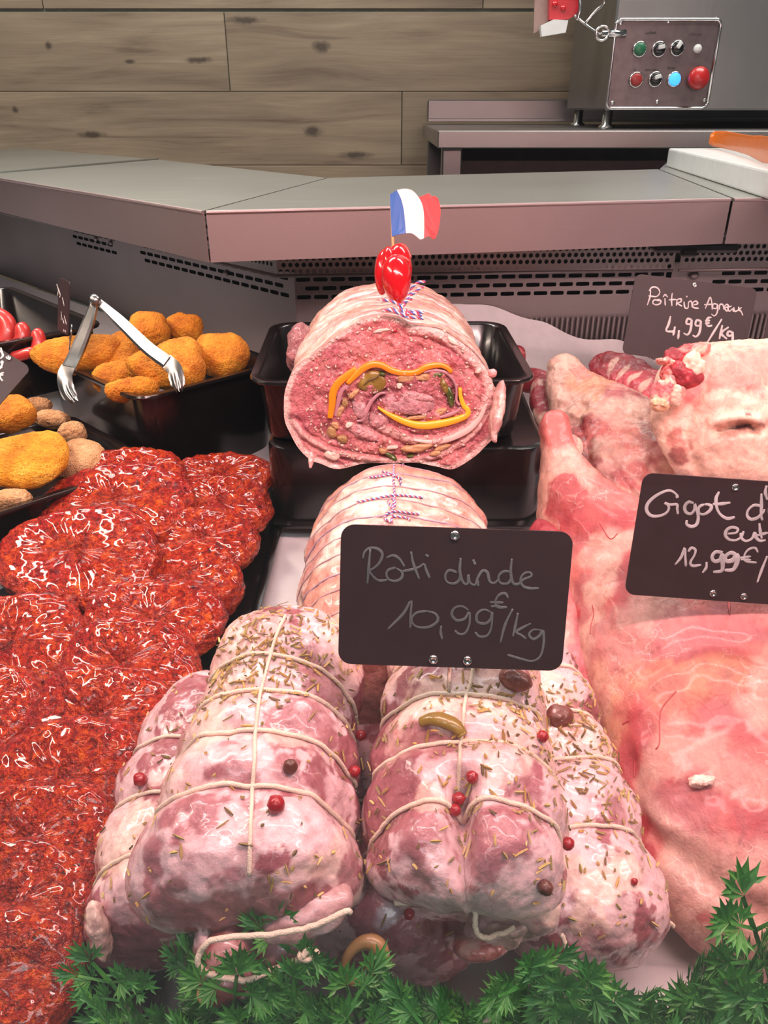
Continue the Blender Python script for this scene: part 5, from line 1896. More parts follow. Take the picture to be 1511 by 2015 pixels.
ribbon('cheese_strip', [(352, 680), (365, 600), (372, 520), (400, 465), (450, 420), (520, 372)], [34, 46, 46, 40], 0.0026, M['cheddar'], CRt)
ribbon('cheese_strip', [(462, 462), (510, 415), (560, 368), (620, 342), (680, 348), (740, 380), (820, 396), (900, 390), (960, 358), (1040, 345), (1090, 362), (1118, 390)], [28, 42, 38, 36, 38, 28], 0.0032, M['cheddar'], CRt)
ribbon('cheese_strip', [(1172, 490), (1175, 540), (1195, 600), (1222, 630), (1212, 662), (1150, 690), (1050, 715), (940, 727), (850, 712), (760, 675), (690, 635), (655, 612)], [20, 32, 42, 50, 46, 36, 12], 0.0034, M['cheddar_pale'], CRt)
ribbon('ham_slice', [(385, 668), (402, 590), (425, 510), (470, 475)], [16, 30, 20], 0.0016, M['ham'], CRt)
ribbon('ham_slice', [(700, 520), (660, 530), (610, 580), (580, 640), (560, 690), (520, 700)], [14, 22, 26, 14], 0.0022, M['ham'], CRt)
ribbon('ham_slice', [(940, 392), (1010, 380), (1080, 392), (1130, 440), (1150, 500), (1150, 570), (1172, 600)], [14, 20, 14, 18], 0.0018, M['ham'], CRt)
ribbon('ham_slice', [(1180, 612), (1150, 640), (1090, 665), (1020, 680)], [16, 24, 10], 0.0016, M['ham'], CRt)
ribbon('fat_rim', [(1340, 590), (1290, 690), (1200, 770), (1080, 820), (980, 832), (880, 820)], [20, 40, 36, 14], 0.0016, plain('pale_fat_layer', tuple(FATW * 0.95), 0.35, coat=0.3), CRt)


def chip(name, cx, cy, a, b, rot, mat, th=0.0035, seed=1, off=0.0, ring=False):
    c = face(cx, cy, off)
    k = 0.655 / FPX / 3.215
    A, B = a * k, b * k
    X = np.array([1.0, 0, 0]); Y = np.cross(FNn, X); Y = Y / np.linalg.norm(Y)
    Y = Y if Y[2] > 0 else -Y
    q = math.radians(rot)
    X, Y = X * math.cos(q) + Y * math.sin(q), -X * math.sin(q) + Y * math.cos(q)
    nu, nt = 16, 28
    ph = np.linspace(0, np.pi, nu)[:, None]; t = np.linspace(0, 2 * np.pi, nt, endpoint=False)[None]
    w = 1 + 0.14 * np.cos(2 * t + seed) + 0.08 * np.cos(3 * t + seed * 2.1)
    L = np.stack([np.sin(ph) ** .6 * np.cos(t) * A * w, np.sin(ph) ** .6 * np.sin(t) * B * w, -np.cos(ph) * th + 0 * t], -1)
    W = c + L[..., :1] * X + L[..., 1:2] * Y + L[..., 2:3] * FNn
    V, F = rings(W)
    V = V + vnormals(V, F) * (0.0006 * fbm(V * 260, 2, seed))[:, None]
    return mk(name, V, F, mat, CRt)


oh = chip('olive_slice', 618, 455, 88, 70, 35, M['olive'], 0.003, 2)
gb = ribbon('olive_hollow', [(565, 470), (600, 440), (640, 425), (668, 400)], [6, 16, 14, 5], 0.0034, M['black_void'] if False else plain('olive_inside', lin(96, 72, 30), 0.4), CRt, n=24)
for i, (a, b, w_, h_, r_, m_, nm) in enumerate([
    (840, 430, 80, 26, 4, 'mushroom', 'mushroom_slice'), (940, 425, 50, 24, -6, 'mushroom', 'mushroom_slice'), (1075, 480, 60, 22, -75, 'olive', 'olive_slice'), (1110, 540, 60, 24, -80, 'gherkin', 'gherkin_piece'),
    (1030, 410, 34, 16, 10, 'gherkin', 'gherkin_piece'), (685, 402, 20, 14, 0, 'gherkin', 'gherkin_piece'), (1050, 640, 44, 20, 30, 'mushroom', 'mushroom_slice'), (900, 678, 80, 14, 5, 'mushroom', 'mushroom_slice'),
    (445, 590, 30, 22, 60, 'olive_brown', 'olive_slice'), (500, 530, 40, 20, 40, 'mushroom', 'mushroom_slice'), (415, 640, 34, 26, 70, 'mushroom', 'mushroom_slice'), (385, 728, 28, 26, 0, 'mushroom', 'mushroom_slice'), (365, 775, 44, 28, -40, 'olive_brown', 'olive_slice'),
    (430, 815, 44, 24, -30, 'olive_brown', 'olive_slice'), (900, 870, 110, 26, 5, 'mushroom', 'mushroom_slice'), (1060, 870, 52, 20, 15, 'mushroom', 'mushroom_slice'), (735, 920, 46, 18, -32, 'gherkin', 'gherkin_piece'), (860, 922, 24, 10, 10, 'gherkin', 'gherkin_piece'),
    (690, 890, 30, 20, 20, 'mushroom', 'mushroom_slice'), (1020, 905, 44, 16, 10, 'mushroom', 'mushroom_slice'), (790, 480, 20, 18, 0, 'fat', 'fat_piece'), (470, 725, 22, 20, 0, 'fat', 'fat_piece'), (745, 868, 34, 18, 8, 'fat', 'fat_piece'), (370, 915, 48, 36, 10, 'fat', 'fat_piece'),
    (1130, 200, 44, 16, -30, 'fat', 'fat_piece'), (680, 130, 60, 10, 12, 'fat', 'fat_piece'), (1290, 385, 26, 14, 30, 'fat', 'fat_piece'), (760, 134, 12, 8, 0, 'pepper', 'red_speck')]):
    chip(nm, a, b, w_, h_, r_, M[m_], 0.003 if m_ != 'pepper' else 0.0012, 3 + i, off=0.0004)
# mince lumps of the centre and the ragged left
for i, (a, b, w_, h_, r_, col) in enumerate([(850, 590, 170, 70, -6, (.44, .19, .21)), (900, 545, 110, 30, -12, (.56, .28, .29)), (760, 610, 70, 36, 20, (.5, .24, .25)), (540, 620, 46, 70, 20, (.46, .22, .24)), (560, 770, 110, 42, -24, (.54, .24, .25)),
                                                (660, 690, 70, 60, -30, (.52, .23, .24))]):
    lump('mince_lump', *fpx(a, b), (Vector(face(a, b)) - CAM).dot(Vector(VF)), w_ / 3.215, h_ / 3.215, r_, .0032, 400 + i, col, CRt, mat=M['mince'], rough=.10)
# fat grains strewn through the mince
Pp, Nq = faceS.scatter(420, 91, lambda c, n: ((np.linalg.norm(c - face(*cen), axis=1) < 0.075)).astype(float) + 1e-9)
V, F, T = [], [], []
r_ = np.random.default_rng(4)
for p in Pp:
    s_ = r_.uniform(0.0005, 0.0016)
    b = len(V)
    d = r_.normal(size=(3, 3)) * 0.3 + np.eye(3)
    for v in ((1, 0, 0), (-1, 0, 0), (0, 1, 0), (0, -1, 0), (0, 0, 1), (0, 0, -1)):
        V.append(p + FNn * 0.0003 + s_ * (np.array(v) @ d))
    F += [[b + 4, b, b + 2], [b + 4, b + 2, b + 1], [b + 4, b + 1, b + 3], [b + 4, b + 3, b], [b + 5, b + 2, b], [b + 5, b + 1, b + 2], [b + 5, b + 3, b + 1], [b + 5, b, b + 3]]
tag(mk('fat_grains', np.array(V), F, M['fat'], CRt), kind='stuff')
# ragged flap at the right and tags at the rim
lump('meat_flap', 979, 806, .656, 13, 58, -10, .014, 431, (.6, .3, .29), CRt, cols=FATC, rough=.2)
lump('meat_flap', 968, 735, .655, 9, 8, 0, .006, 432, (.6, .26, .26), CRt)
lump('meat_flap', 972, 858, .652, 6, 14, 10, .004, 433, (.68, .4, .38), CRt)
lump('meat_flap', 612, 905, .648, 5, 16, -6, .003, 434, (.68, .4, .38), CRt)
lump('meat_flap', 590, 690, .74, 24, 52, -6, .03, 435, (.42, .16, .17), CRt, mat=M['mince'], rough=.2)
CR = Roast(); CR.surf = skinS; CR.t = CRt
for dpt in np.arange(1, 9) * 0.0165:
    k = np.argmin(np.abs(deps - dpt))
    Pq = V0 = skinS.V[k * NT:(k + 1) * NT]
    sel = [j for j in range(NT) if -np.pi + 0.15 < ths[j] < -0.15]
    Q = Pq[sel] + np.array([0, 0, 0.0006])
    MB().tube(Q, 0.0007, 6).mk('twine', M['tw_white'] if int(dpt / .0165) % 2 else plain('sunk_twine', (0.5, 0.3, 0.3), 0.7), CRt)
# knots by the tomato
g = lambda cx, cy, s=0.640: np.array(at(700 + cx / 7.195, 360 + cy / 7.195, s=s))
for pts in ([(355, 1655, .634), (420, 1660, .632), (520, 1680, .63), (600, 1720, .63), (670, 1770, .631)], [(660, 1750, .632), (690, 1690, .632), (790, 1640, .634)], [(670, 1760, .632), (730, 1640, .636), (770, 1560, .64), (800, 1480, .642), (880, 1410, .644), (980, 1395, .646)],
            [(740, 1600, .638), (830, 1560, .64), (890, 1500, .642), (955, 1475, .644)], [(700, 1790, .63), (740, 1850, .629), (700, 1910, .628)], [(385, 1810, .63), (480, 1800, .629), (600, 1840, .628), (700, 1880, .628)], [(480, 1775, .63), (560, 1800, .629), (640, 1850, .628), (720, 1885, .628)],
            [(720, 1840, .629), (800, 1820, .63), (960, 1835, .632)], [(730, 1850, .629), (830, 1850, .63), (930, 1880, .632)], [(730, 1900, .628), (850, 1910, .629), (965, 1920, .631)], [(600, 1760, .63), (650, 1800, .629), (720, 1860, .628)]):
    twine(CRt, np.array([g(*p) for p in pts]), 0.0011, 150)
surf_twine(CR, [(792, 625), (790, 610), (788, 600)], 0.001)

# ------------------------------------------------------------------ tomato flower with the flag pick
tm = thing('tomato_garnish', 'red tomato cut like a tulip on top of the cut roll', 'tomato', g(560, 1650, .655))


def petal(cx, cy, hw, hh, rot, s, th, sd):
    """half tomato shell: pointed below, round above"""
    c = g(cx, cy, s)
    k = s / FPX / 7.195
    q = math.radians(rot)
    X = VR * math.cos(q) + VU * math.sin(q); Y = -VR * math.sin(q) + VU * math.cos(q)
    nu, nt = 30, 36
    v = np.linspace(-1, 1, nu)
    wv = np.sqrt(np.clip(1 - np.abs(v) ** 2.6, 0, 1)) * (0.72 + 0.28 * sstep(v, -1, 0.1))
    t = np.linspace(0, 2 * np.pi, nt, endpoint=False)
    R = []
    for a, b in zip(v, wv):
        R.append(c + Y * a * hh * k + X * (np.cos(t) * hw * k * b)[:, None] + (-VF) * (np.sin(t) * th * b)[:, None])
    V, F = rings(np.array(R))
    return mk('petal', V, F, M['tomato'], tm)


petal(575, 1375, 212, 345, 4, .640, .016, 1)
petal(630, 1210, 170, 345, 8, .652, .014, 2)
petal(400, 1260, 140, 330, -6, .654, .012, 3)
petal(470, 1230, 110, 330, 2, .648, .012, 4)
rimp = crv([g(420, 1090, .6405), g(500, 1040, .6395), g(600, 1030, .639), g(690, 1060, .639), g(750, 1110, .640)], 30)
MB().tube(rimp, 0.0011, 8).mk('cut_edge', M['tomato_cut'], tm)
rimp = crv([g(470, 960, .652), g(540, 895, .651), g(640, 868, .651), g(720, 920, .651), g(780, 1060, .652)], 30)
MB().tube(rimp, 0.0011, 8).mk('cut_edge', M['tomato_cut'], tm)

fl = thing('flag_pick', 'small French tricolour paper flag on a wooden pick above the tomato', 'flag', g(525, 900, .648))
SF = .648
wv_ = lambda cx: 0.0035 * math.sin((cx - 480) / 720 * 6.5)


def band(name, poly, mat):
    pts = []
    P = poly
    for a, b in zip(P, P[1:] + P[:1]):
        n = max(1, int(math.hypot(b[0] - a[0], b[1] - a[1]) / 60))
        for k in range(n):
            x, y = a[0] + (b[0] - a[0]) * k / n, a[1] + (b[1] - a[1]) * k / n
            pts.append(g(x, y, SF) + (-VF) * wv_(x))
    MB().prism([p for p in pts][::-1], VF * -1, 0.0006).mk(name, mat, fl, smooth=False)


top_w = [tuple(p) for p in crv([(580, 120), (700, 102), (790, 108), (850, 145), (890, 188)], 10)]
bl_r = [tuple(p) for p in crv([(580, 120), (640, 250), (680, 420), (710, 730)], 10)]
wh_r = [tuple(p) for p in crv([(890, 188), (935, 260), (965, 380), (972, 560), (968, 762)], 12)]
bot_w = [tuple(p) for p in crv([(968, 762), (915, 785), (850, 745), (790, 720), (710, 730)], 10)]
red_o = [tuple(p) for p in crv([(890, 188), (960, 155), (1040, 122), (1070, 170)], 6)] + [tuple(p) for p in crv([(1070, 170), (1130, 178), (1172, 235), (1196, 360), (1194, 500), (1165, 680), (1118, 790), (1075, 768), (1048, 726), (968, 762)], 18)][1:]
band('blue_band', [(480, 165)] + bl_r + [(600, 748), (510, 764)], M['fr_blue'])
band('white_band', top_w + wh_r[1:] + bot_w[1:] + bl_r[::-1][1:-1], M['fr_white'])
band('red_band', red_o[:-1] + wh_r[::-1][:-1], M['fr_red'])
MB().tube([g(500, 180, SF + .0008), g(528, 900, SF + .0008), g(545, 1150, SF + .001)], 0.0013, 8).mk('pick', M['wood_pick'], fl)

# ------------------------------------------------------------------ price cards
def card(name_lab, corners, strokes, crop, mat_ink, inkw, sizes, rivets, spike, parent_s=None, r=0.007, edge=True):
    """corners: (px, py, range) TL TR BR BL; strokes are in crop pixels (origin x, y, scale)"""
    P = [np.array(at(a, b, s=s)) for a, b, s in corners]
    X = (P[1] - P[0] + P[2] - P[3]) / 2
    W = np.linalg.norm(X); X /= W
    Yv = (P[0] - P[3] + P[1] - P[2]) / 2
    Yv -= X * (Yv @ X)
    H = np.linalg.norm(Yv); Y = Yv / H
    Nv = np.cross(X, Y)
    c = sum(P) / 4
    t = thing('price_card', name_lab, 'price card', c - Y * H / 2)
    pts = []
    for cx, cy, a0 in ((W / 2 - r, H / 2 - r, 0), (-W / 2 + r, H / 2 - r, 90), (-W / 2 + r, -H / 2 + r, 180), (W / 2 - r, -H / 2 + r, 270)):
        for k in range(7):
            a = math.radians(a0 + 15 * k)
            pts.append(c + X * (cx + r * math.cos(a)) + Y * (cy + r * math.sin(a)))
    MB().prism(pts, Nv, 0.0014).mk('board', M['board'], t, smooth=False)
    p0, nv = Vector(c), Vector(Nv)
    ox, oy, sc = crop
    pl = lambda x, y, o=0.0: np.array(on_plane(ox + x / sc, oy + y / sc, p0, nv)) + Nv * o
    mb = MB()
    for st in strokes:
        w = inkw
        if isinstance(st[0], (int, float)):
            w, st = st[0], st[1:]
        P2 = crv([p[:2] for p in st], max(6, 5 * len(st)))
        W3 = np.array([pl(a, b, 0.00015) for a, b in P2])
        u = np.linspace(0, 1, len(W3))
        rr = w * (0.85 + 0.15 * np.sin(u * 9 + len(st))) * (1 - 0.35 * (np.abs(u - .5) * 2) ** 8)
        mb.tube(W3, rr, 8, flat=(Nv, 0.12))
    if strokes:
        mb.mk('handwriting', mat_ink, t)
    for x, y in rivets:
        k = MB().lathe([(0.0026, -0.0002), (0.0026, 0.0005), (0.0020, 0.0012), (0.0014, 0.0011), (0.0011, 0.0007), (0.0002, 0.0007)], pl(x, y), Nv, 18)
        k.mk('rivet', M['chrome'], t)
    if spike:
        a = np.array(spike[0]); b = np.array(spike[1])
        d = b - a; d /= np.linalg.norm(d)
        MB().tube([a - Nv * 0.0030 + Y * 0.012, a - Nv * 0.0028, b], [0.0013, 0.0013, 0.0008], 8).mk('spike', M['chrome'], t)
    return t


h = TR.surf.hit(884, 1368)[0]
sb_ = (h - CAM).dot(Vector(VF))
S1 = [[(170, 250), (180, 208), (215, 184), (262, 190), (290, 222), (272, 275), (235, 310), (212, 325), (235, 362), (270, 386), (320, 382)], [(215, 190), (206, 300), (197, 412)],
      [(372, 305), (330, 318), (315, 345), (330, 378), (372, 388), (408, 370), (412, 335), (378, 308)], [(315, 245), (355, 230), (395, 250), (428, 300)], [(412, 328), (470, 318), (520, 300), (548, 283), (562, 320), (584, 372)],
      [(468, 205), (482, 280), (520, 380)], [(558, 224), (576, 238)], [(752, 335), (705, 322), (680, 352), (690, 392), (732, 404), (766, 382), (775, 330)], [(775, 245), (770, 330), (790, 395), (818, 405), (822, 345), (835, 400), (866, 410), (880, 370), (910, 325), (940, 335), (955, 390), (985, 400), (1010, 375)], [(852, 255), (866, 288)], [(885, 420), (878, 380)],
      [(1082, 330), (1040, 330), (1010, 360), (1022, 400), (1068, 402), (1092, 365)], [(1092, 250), (1085, 330), (1098, 398), (1130, 408), (1165, 378), (1212, 358), (1205, 335), (1170, 340), (1146, 375), (1160, 418), (1205, 434), (1260, 432)],
      [(320, 690), (420, 590), (468, 508), (465, 600), (463, 685)], [(562, 574), (500, 586), (470, 628), (500, 670), (575, 674), (632, 636), (620, 592), (560, 572)], [(655, 665), (651, 705), (661, 750)],
      [(826, 570), (785, 545), (738, 555), (720, 595), (750, 632), (800, 622), (828, 580), (830, 650), (805, 708), (765, 716), (740, 694)], [(965, 582), (920, 565), (878, 590), (878, 640), (928, 652), (962, 622), (970, 578), (966, 670), (940, 725), (892, 732), (865, 705)],
      [(1070, 495), (1050, 465), (1012, 475), (990, 515), (1004, 550), (1062, 550)], [(955, 520), (1040, 522)], [(960, 545), (1020, 542)], [(1098, 560), (1050, 660), (1020, 775)], [(1130, 585), (1115, 660), (1098, 735)], [(1210, 650), (1122, 700), (1150, 722), (1180, 746)],
      [(1272, 692), (1225, 690), (1198, 720), (1226, 748), (1265, 725), (1282, 692), (1290, 760), (1270, 850), (1218, 884), (1150, 870), (1065, 845)]]
card('black price card reading Rôti dinde 10,99 €/kg standing in the turkey roast',
     [(668, 1033, .392), (1125, 1046, .392), (1109, 1322, .408), (668, 1305, .408)], S1, (660, 1020, 3.148), M['chalk_grey'], 0.00082, None,
     [(740, 106), (606, 873), (817, 880)], (at(886, 1312, s=.408), h + (h - at(886, 1312, s=.408)).normalized() * 0.012))
S2 = [[(552, 322), (535, 280), (480, 245), (410, 255), (310, 310), (240, 380), (225, 450), (265, 505), (340, 515), (420, 490), (460, 440), (450, 395), (410, 372), (470, 392), (545, 392), (550, 440), (558, 495)], [(545, 285), (552, 325)],
      [(725, 378), (670, 365), (630, 410), (640, 470), (690, 490), (728, 450), (735, 385), (748, 430), (772, 520), (755, 600), (700, 625), (650, 600), (650, 555)], [(830, 390), (780, 420), (780, 480), (830, 495), (890, 460), (912, 412), (870, 390), (830, 392)],
      [(993, 255), (960, 330), (970, 430), (1010, 500), (1080, 540), (1158, 524)], [(925, 386), (1020, 384), (1112, 370)], [(1430, 405), (1360, 400), (1300, 450), (1290, 510), (1330, 548), (1400, 530), (1460, 470), (1472, 440)], [(1440, 275), (1440, 400), (1435, 500), (1452, 562)], [(1495, 190), (1482, 260), (1502, 345)],
      [(1560, 380), (1530, 420), (1530, 500), (1580, 520), (1640, 430), (1650, 500), (1690, 520)],
      (0.0012, (1080, 700), (1170, 690), (1190, 650), (1130, 632), (1075, 660), (1058, 712), (1095, 760), (1170, 768), (1230, 730), (1252, 672)), (0.0012, (1220, 692), (1232, 750), (1280, 778), (1340, 750), (1370, 690), (1382, 740), (1425, 775), (1485, 768)), (0.0012, (1418, 590), (1428, 680), (1445, 755)), (0.0012, (1380, 722), (1510, 690)),
      (0.0011, (525, 1030), (590, 950), (630, 850), (635, 940), (642, 1050)), (0.0011, (665, 892), (700, 850), (742, 872), (730, 930), (690, 1000), (712, 1040), (802, 1030)), (0.0011, (860, 1000), (855, 1060), (815, 1115)),
      (0.0018, (1030, 902), (960, 892), (918, 940), (940, 990), (1000, 980), (1032, 920), (1030, 1000), (1020, 1090), (930, 1105)), (0.002, (1180, 930), (1120, 902), (1060, 940), (1070, 990), (1140, 980), (1178, 930), (1182, 1000), (1140, 1080), (1050, 1085)),
      (0.0009, (1405, 900), (1370, 850), (1300, 870), (1260, 930), (1272, 990), (1390, 1005)), (0.0009, (1210, 955), (1330, 940)), (0.0009, (1220, 972), (1330, 976)), (0.0011, (1502, 935), (1440, 1090), (1395, 1220)), (0.0011, (1560, 930), (1550, 1180)), (0.0011, (1650, 980), (1565, 1060), (1650, 1170))]
card('black price card reading Gigot and 12,99 € planted in the large leg of lamb',
     [(1252, 936, .512), (1612, 948, .512), (1600, 1202, .535), (1243, 1164, .535)], S2, (1230, 920, 5.377), M['chalk'], 0.00125, None,
     [(1165, 208), (928, 1330), (1254, 1362)], (at(1436, 1172, s=.534), at(1436, 1215, s=.548)))
S3 = [[(352, 205), (345, 270), (318, 355)], [(335, 215), (365, 178), (415, 182), (442, 225), (410, 268), (330, 262)], [(440, 312), (390, 302), (372, 330), (398, 350), (440, 342), (452, 312), (420, 294)], [(492, 285), (496, 360)], [(474, 275), (494, 250), (520, 276)],
      [(565, 235), (558, 300), (562, 365)], [(530, 302), (605, 298)], [(612, 300), (606, 360)], [(610, 300), (650, 290), (650, 320), (616, 335), (662, 365)], [(680, 318), (690, 378), (720, 380), (726, 325), (755, 320), (762, 378)], [(704, 262), (712, 276)],
      [(775, 352), (816, 340), (800, 315), (770, 330), (772, 375), (826, 386)], [(890, 390), (915, 330), (940, 275), (955, 330), (960, 400)], [(880, 350), (962, 345)], [(1010, 345), (972, 342), (965, 380), (1000, 385), (1012, 345), (1010, 420), (982, 460), (950, 440)],
      [(1030, 400), (1035, 350), (1065, 350), (1076, 400)], [(1085, 376), (1120, 370), (1105, 345), (1080, 372), (1100, 410), (1120, 405)], [(1152, 362), (1115, 380), (1130, 415), (1160, 390), (1168, 420)], [(1172, 372), (1182, 415), (1215, 402), (1222, 370)], [(1250, 375), (1222, 402), (1242, 412), (1262, 456)],
      (0.0015, (548, 462), (530, 540), (505, 605), (560, 615), (592, 602)), (0.0015, (592, 565), (574, 655)), (0.0015, (632, 600), (622, 690)), (0.0015, (755, 496), (715, 490), (705, 535), (745, 540), (757, 495), (745, 600), (715, 645), (675, 630)), (0.0015, (845, 510), (805, 505), (795, 550), (835, 555), (848, 510), (835, 620), (800, 665), (765, 650)),
      (0.0013, (955, 475), (920, 480), (900, 520), (915, 560), (960, 555)), (0.0013, (888, 510), (940, 505)), (0.0013, (888, 536), (936, 530)), (0.0014, (1055, 490), (980, 610), (910, 725)), (0.0015, (1060, 550), (1045, 620), (1030, 690)), (0.0015, (1122, 570), (1050, 630), (1106, 690)), (0.0015, (1160, 622), (1120, 615), (1110, 650), (1145, 655), (1162, 620), (1160, 720))]
card('black price card reading Poîtrine Agneau 4,99 €/kg at the back behind the lamb',
     [(1252, 540, .835), (1488, 566, .835), (1462, 727, .85), (1223, 694, .85)], S3, (1210, 530, 5.02), M['chalk_bright'], 0.0009, None, [(786, 155)], (at(1330, 706, s=.848), at(1328, 752, s=.86)))
card('plain dark price card cut by the right edge of the picture', [(1507, 604, .86), (1700, 615, .86), (1695, 745, .87), (1504, 705, .87)], [], (0, 0, 1), M['chalk'], 0.001, None, [], (at(1600, 720, s=.868), at(1598, 800, s=.90)))
S5 = [[(10, 955), (20, 1000), (38, 1040)], [(0, 985), (35, 1040), (5, 1080)], [(5, 1130), (28, 1110), (20, 1160), (0, 1175)], [(-10, 1200), (25, 1170)], [(45, 1240), (15, 1250), (0, 1290), (30, 1335)], [(5, 1270), (40, 1265)], [(-60, 1100), (-30, 1180), (-55, 1240)], [(-90, 1000), (-50, 1080)]]
card('grey-lit price card with white script poking in at the left edge',
     [(-105, 770, .70), (5, 657, .735), (42, 744, .725), (-62, 870, .695)], S5, (0, 520, 5.81), M['chalk_bright'], 0.0011, None, [(98, 1075)], (at(-10, 815, s=.71), at(-8, 850, s=.74)))
S6 = [[(650, 230), (668, 300), (655, 360)], [(660, 260), (690, 350), (680, 380)], [(712, 380), (728, 440), (735, 480)], [(700, 540), (705, 600), (698, 640)], [(735, 590), (748, 640), (760, 690)], [(715, 620), (735, 680)], [(730, 745), (734, 770)], [(748, 752), (750, 780)]]
card('narrow-looking small price card turned aside at the back of the deep tray',
     [(108, 543, .86), (131, 552, .83), (138, 664, .83), (120, 652, .86)], S6, (0, 520, 5.81), M['chalk_bright'], 0.0012, None, [], (at(134, 660, s=.845), at(136, 688, s=.85)), r=0.004)

# ------------------------------------------------------------------ lamb
LPINK = np.array(lin(232, 132, 124)); LFAT = np.array(lin(246, 204, 184)); LRED = np.array(lin(196, 62, 76)); LDRK = np.array(lin(150, 48, 58)); LMAU = np.array(lin(206, 118, 122)); LYEL = np.array(lin(240, 184, 140)); LBLOOD = np.array(lin(206, 36, 56))


def section_body(secs, nu=190, nt=180, cap0=0.02, cap1=0.02, sq=2.5, seed=1, amp=(0.004, 0.0012), freq=(18, 70), flat=0.85):
    """body cut by planes of constant y: rows y, x left, x right, z top(eye), z bottom(eye)"""
    S = crv(np.array(secs, float), nu)
    y = S[:, 0]
    d0 = np.clip((y - y[0]) / cap0, 0, 1); d1 = np.clip((y[-1] - y) / cap1, 0, 1)
    k = (1 - (1 - d0) ** 2.2) ** (1 / 2.2) * (1 - (1 - d1) ** 2.2) ** (1 / 2.2)
    t = np.linspace(0, 2 * np.pi, nt, endpoint=False)[None]
    cx, hx = (S[:, 1] + S[:, 2]) / 2, (S[:, 2] - S[:, 1]) / 2
    cz, hz = (S[:, 3] + S[:, 4]) / 2 + CZ, (S[:, 3] - S[:, 4]) / 2
    cz = cz - hz * 0.25; 
    ct, st = np.cos(t), np.sin(t)
    se = (np.abs(ct) ** sq + np.abs(st) ** sq) ** (-1 / sq)
    zz = np.where(st > 0, hz[:, None] * 1.25, hz[:, None] * 0.75)
    R = np.stack([cx[:, None] + hx[:, None] * k[:, None] * se * ct, y[:, None] + 0 * t, cz[:, None] + zz * k[:, None] * se * st + 0.002], -1)
    V, F = rings(R)
    Nn = vnormals(V, F)
    V = V + Nn * (amp[0] * fbm(V * freq[0], 2, seed) + amp[1] * fbm(V * freq[1], 3, seed + 5))[:, None]
    return V, F


def pix_loft(secs, nu=120, nt=96, cap0=0.1, cap1=0.1, seed=1, amp=(0.003, 0.001), freq=(25, 90), ex=2.2):
    """body along pixel stations: px, py, range, half width px, depth ratio"""
    Pn = np.array([[*at(a, b, s=s), hw * s / FPX, hw * s / FPX * q] for a, b, s, hw, q in secs])
    S = crv(Pn, nu)
    Cn = S[:, :3]
    u = np.linspace(0, 1, nu)
    k = (1 - (1 - np.clip(u / cap0, 0, 1)) ** 2.2) ** (1 / 2.2) * (1 - (1 - np.clip((1 - u) / cap1, 0, 1)) ** 2.2) ** (1 / 2.2)
    T = np.gradient(Cn, axis=0); T /= np.linalg.norm(T, axis=1)[:, None]
    Nn = np.cross(T, VF); Nn /= np.linalg.norm(Nn, axis=1)[:, None]
    B = np.cross(T, Nn)
    t = np.linspace(0, 2 * np.pi, nt, endpoint=False)
    se = (np.abs(np.cos(t)) ** ex + np.abs(np.sin(t)) ** ex) ** (-1 / ex)
    R = Cn[:, None] + Nn[:, None] * ((k * S[:, 3])[:, None] * se * np.cos(t))[..., None] + B[:, None] * ((k * S[:, 4])[:, None] * se * np.sin(t))[..., None]
    V, F = rings(R)
    n_ = vnormals(V, F)
    V = V + n_ * (amp[0] * fbm(V * freq[0], 2, seed) + amp[1] * fbm(V * freq[1], 3, seed + 5))[:, None]
    return V, F


def lamb_base(V, seed, a=LPINK, b=LFAT, thr=0.0, stretch=(14, 8, 18)):
    f = sstep(fbm(V * np.array(stretch), 4, seed, 0.55), thr - 0.35, thr + 0.45)[:, None]
    t = a * (1 - f) + b * f
    st = fbm(V * np.array([140, 22, 60]), 3, seed + 9)[:, None]
    return np.clip(t * (1 + 0.07 * st), 0, 1)


# --- leg of lamb at the right
z_ = lambda px, py, y: (at(px, py, y=y).z - CZ)
secs = [(0.262, 0.215, 0.40, -0.437, -0.470), (0.285, 0.184, 0.43, -0.405, -0.466), (0.32, 0.163, 0.45, -0.380, -0.461), (0.36, 0.158, 0.46, -0.358, -0.455), (0.41, 0.156, 0.45, -0.334, -0.446), (0.46, 0.151, 0.42, -0.312, -0.437),
        (0.51, 0.143, 0.36, -0.297, -0.428), (0.545, 0.138, 0.30, -0.289, -0.42), (0.575, 0.136, 0.235, -0.283, -0.38), (0.60, 0.136, 0.200, -0.276, -0.345), (0.625, 0.1395, 0.178, -0.266, -0.312), (0.648, 0.1425, 0.171, -0.256, -0.288), (0.672, 0.144, 0.170, -0.244, -0.272)]
V, F = section_body(secs, cap0=0.03, cap1=0.008, seed=3, amp=(0.0022, 0.0009), nu=220, nt=200, sq=2.4)
# hollows and folds of the surface
LS = Surf(V, F)
legT = thing('lamb_joint', 'large raw leg of lamb filling the right side, shank pointing back', 'meat', (0.29, 0.42, V[:, 2].min()), 'cuts of lamb at the right')


def dent(V, N, surf, lines):
    for pts, rp, dep in lines:
        P = []
        for a, b in crv(np.array(pts, float), 24):
            co, no = surf.hit(a, b)
            if co is not None: P.append(np.array(co))
        if len(P) < 2: continue
        P = np.array(P)
        dist = np.full(len(V), 1e9)
        for a, b in zip(P[:-1], P[1:]):
            ab = b - a
            t = np.clip(((V - a) @ ab) / (ab @ ab + 1e-12), 0, 1)
            dist = np.minimum(dist, np.linalg.norm(V - a - t[:, None] * ab, axis=1))
        r = rp * (P[0] - np.array(CAM)) @ VF / FPX
        V = V + N * (dep * np.exp(-(dist / r) ** 2))[:, None]
    return V


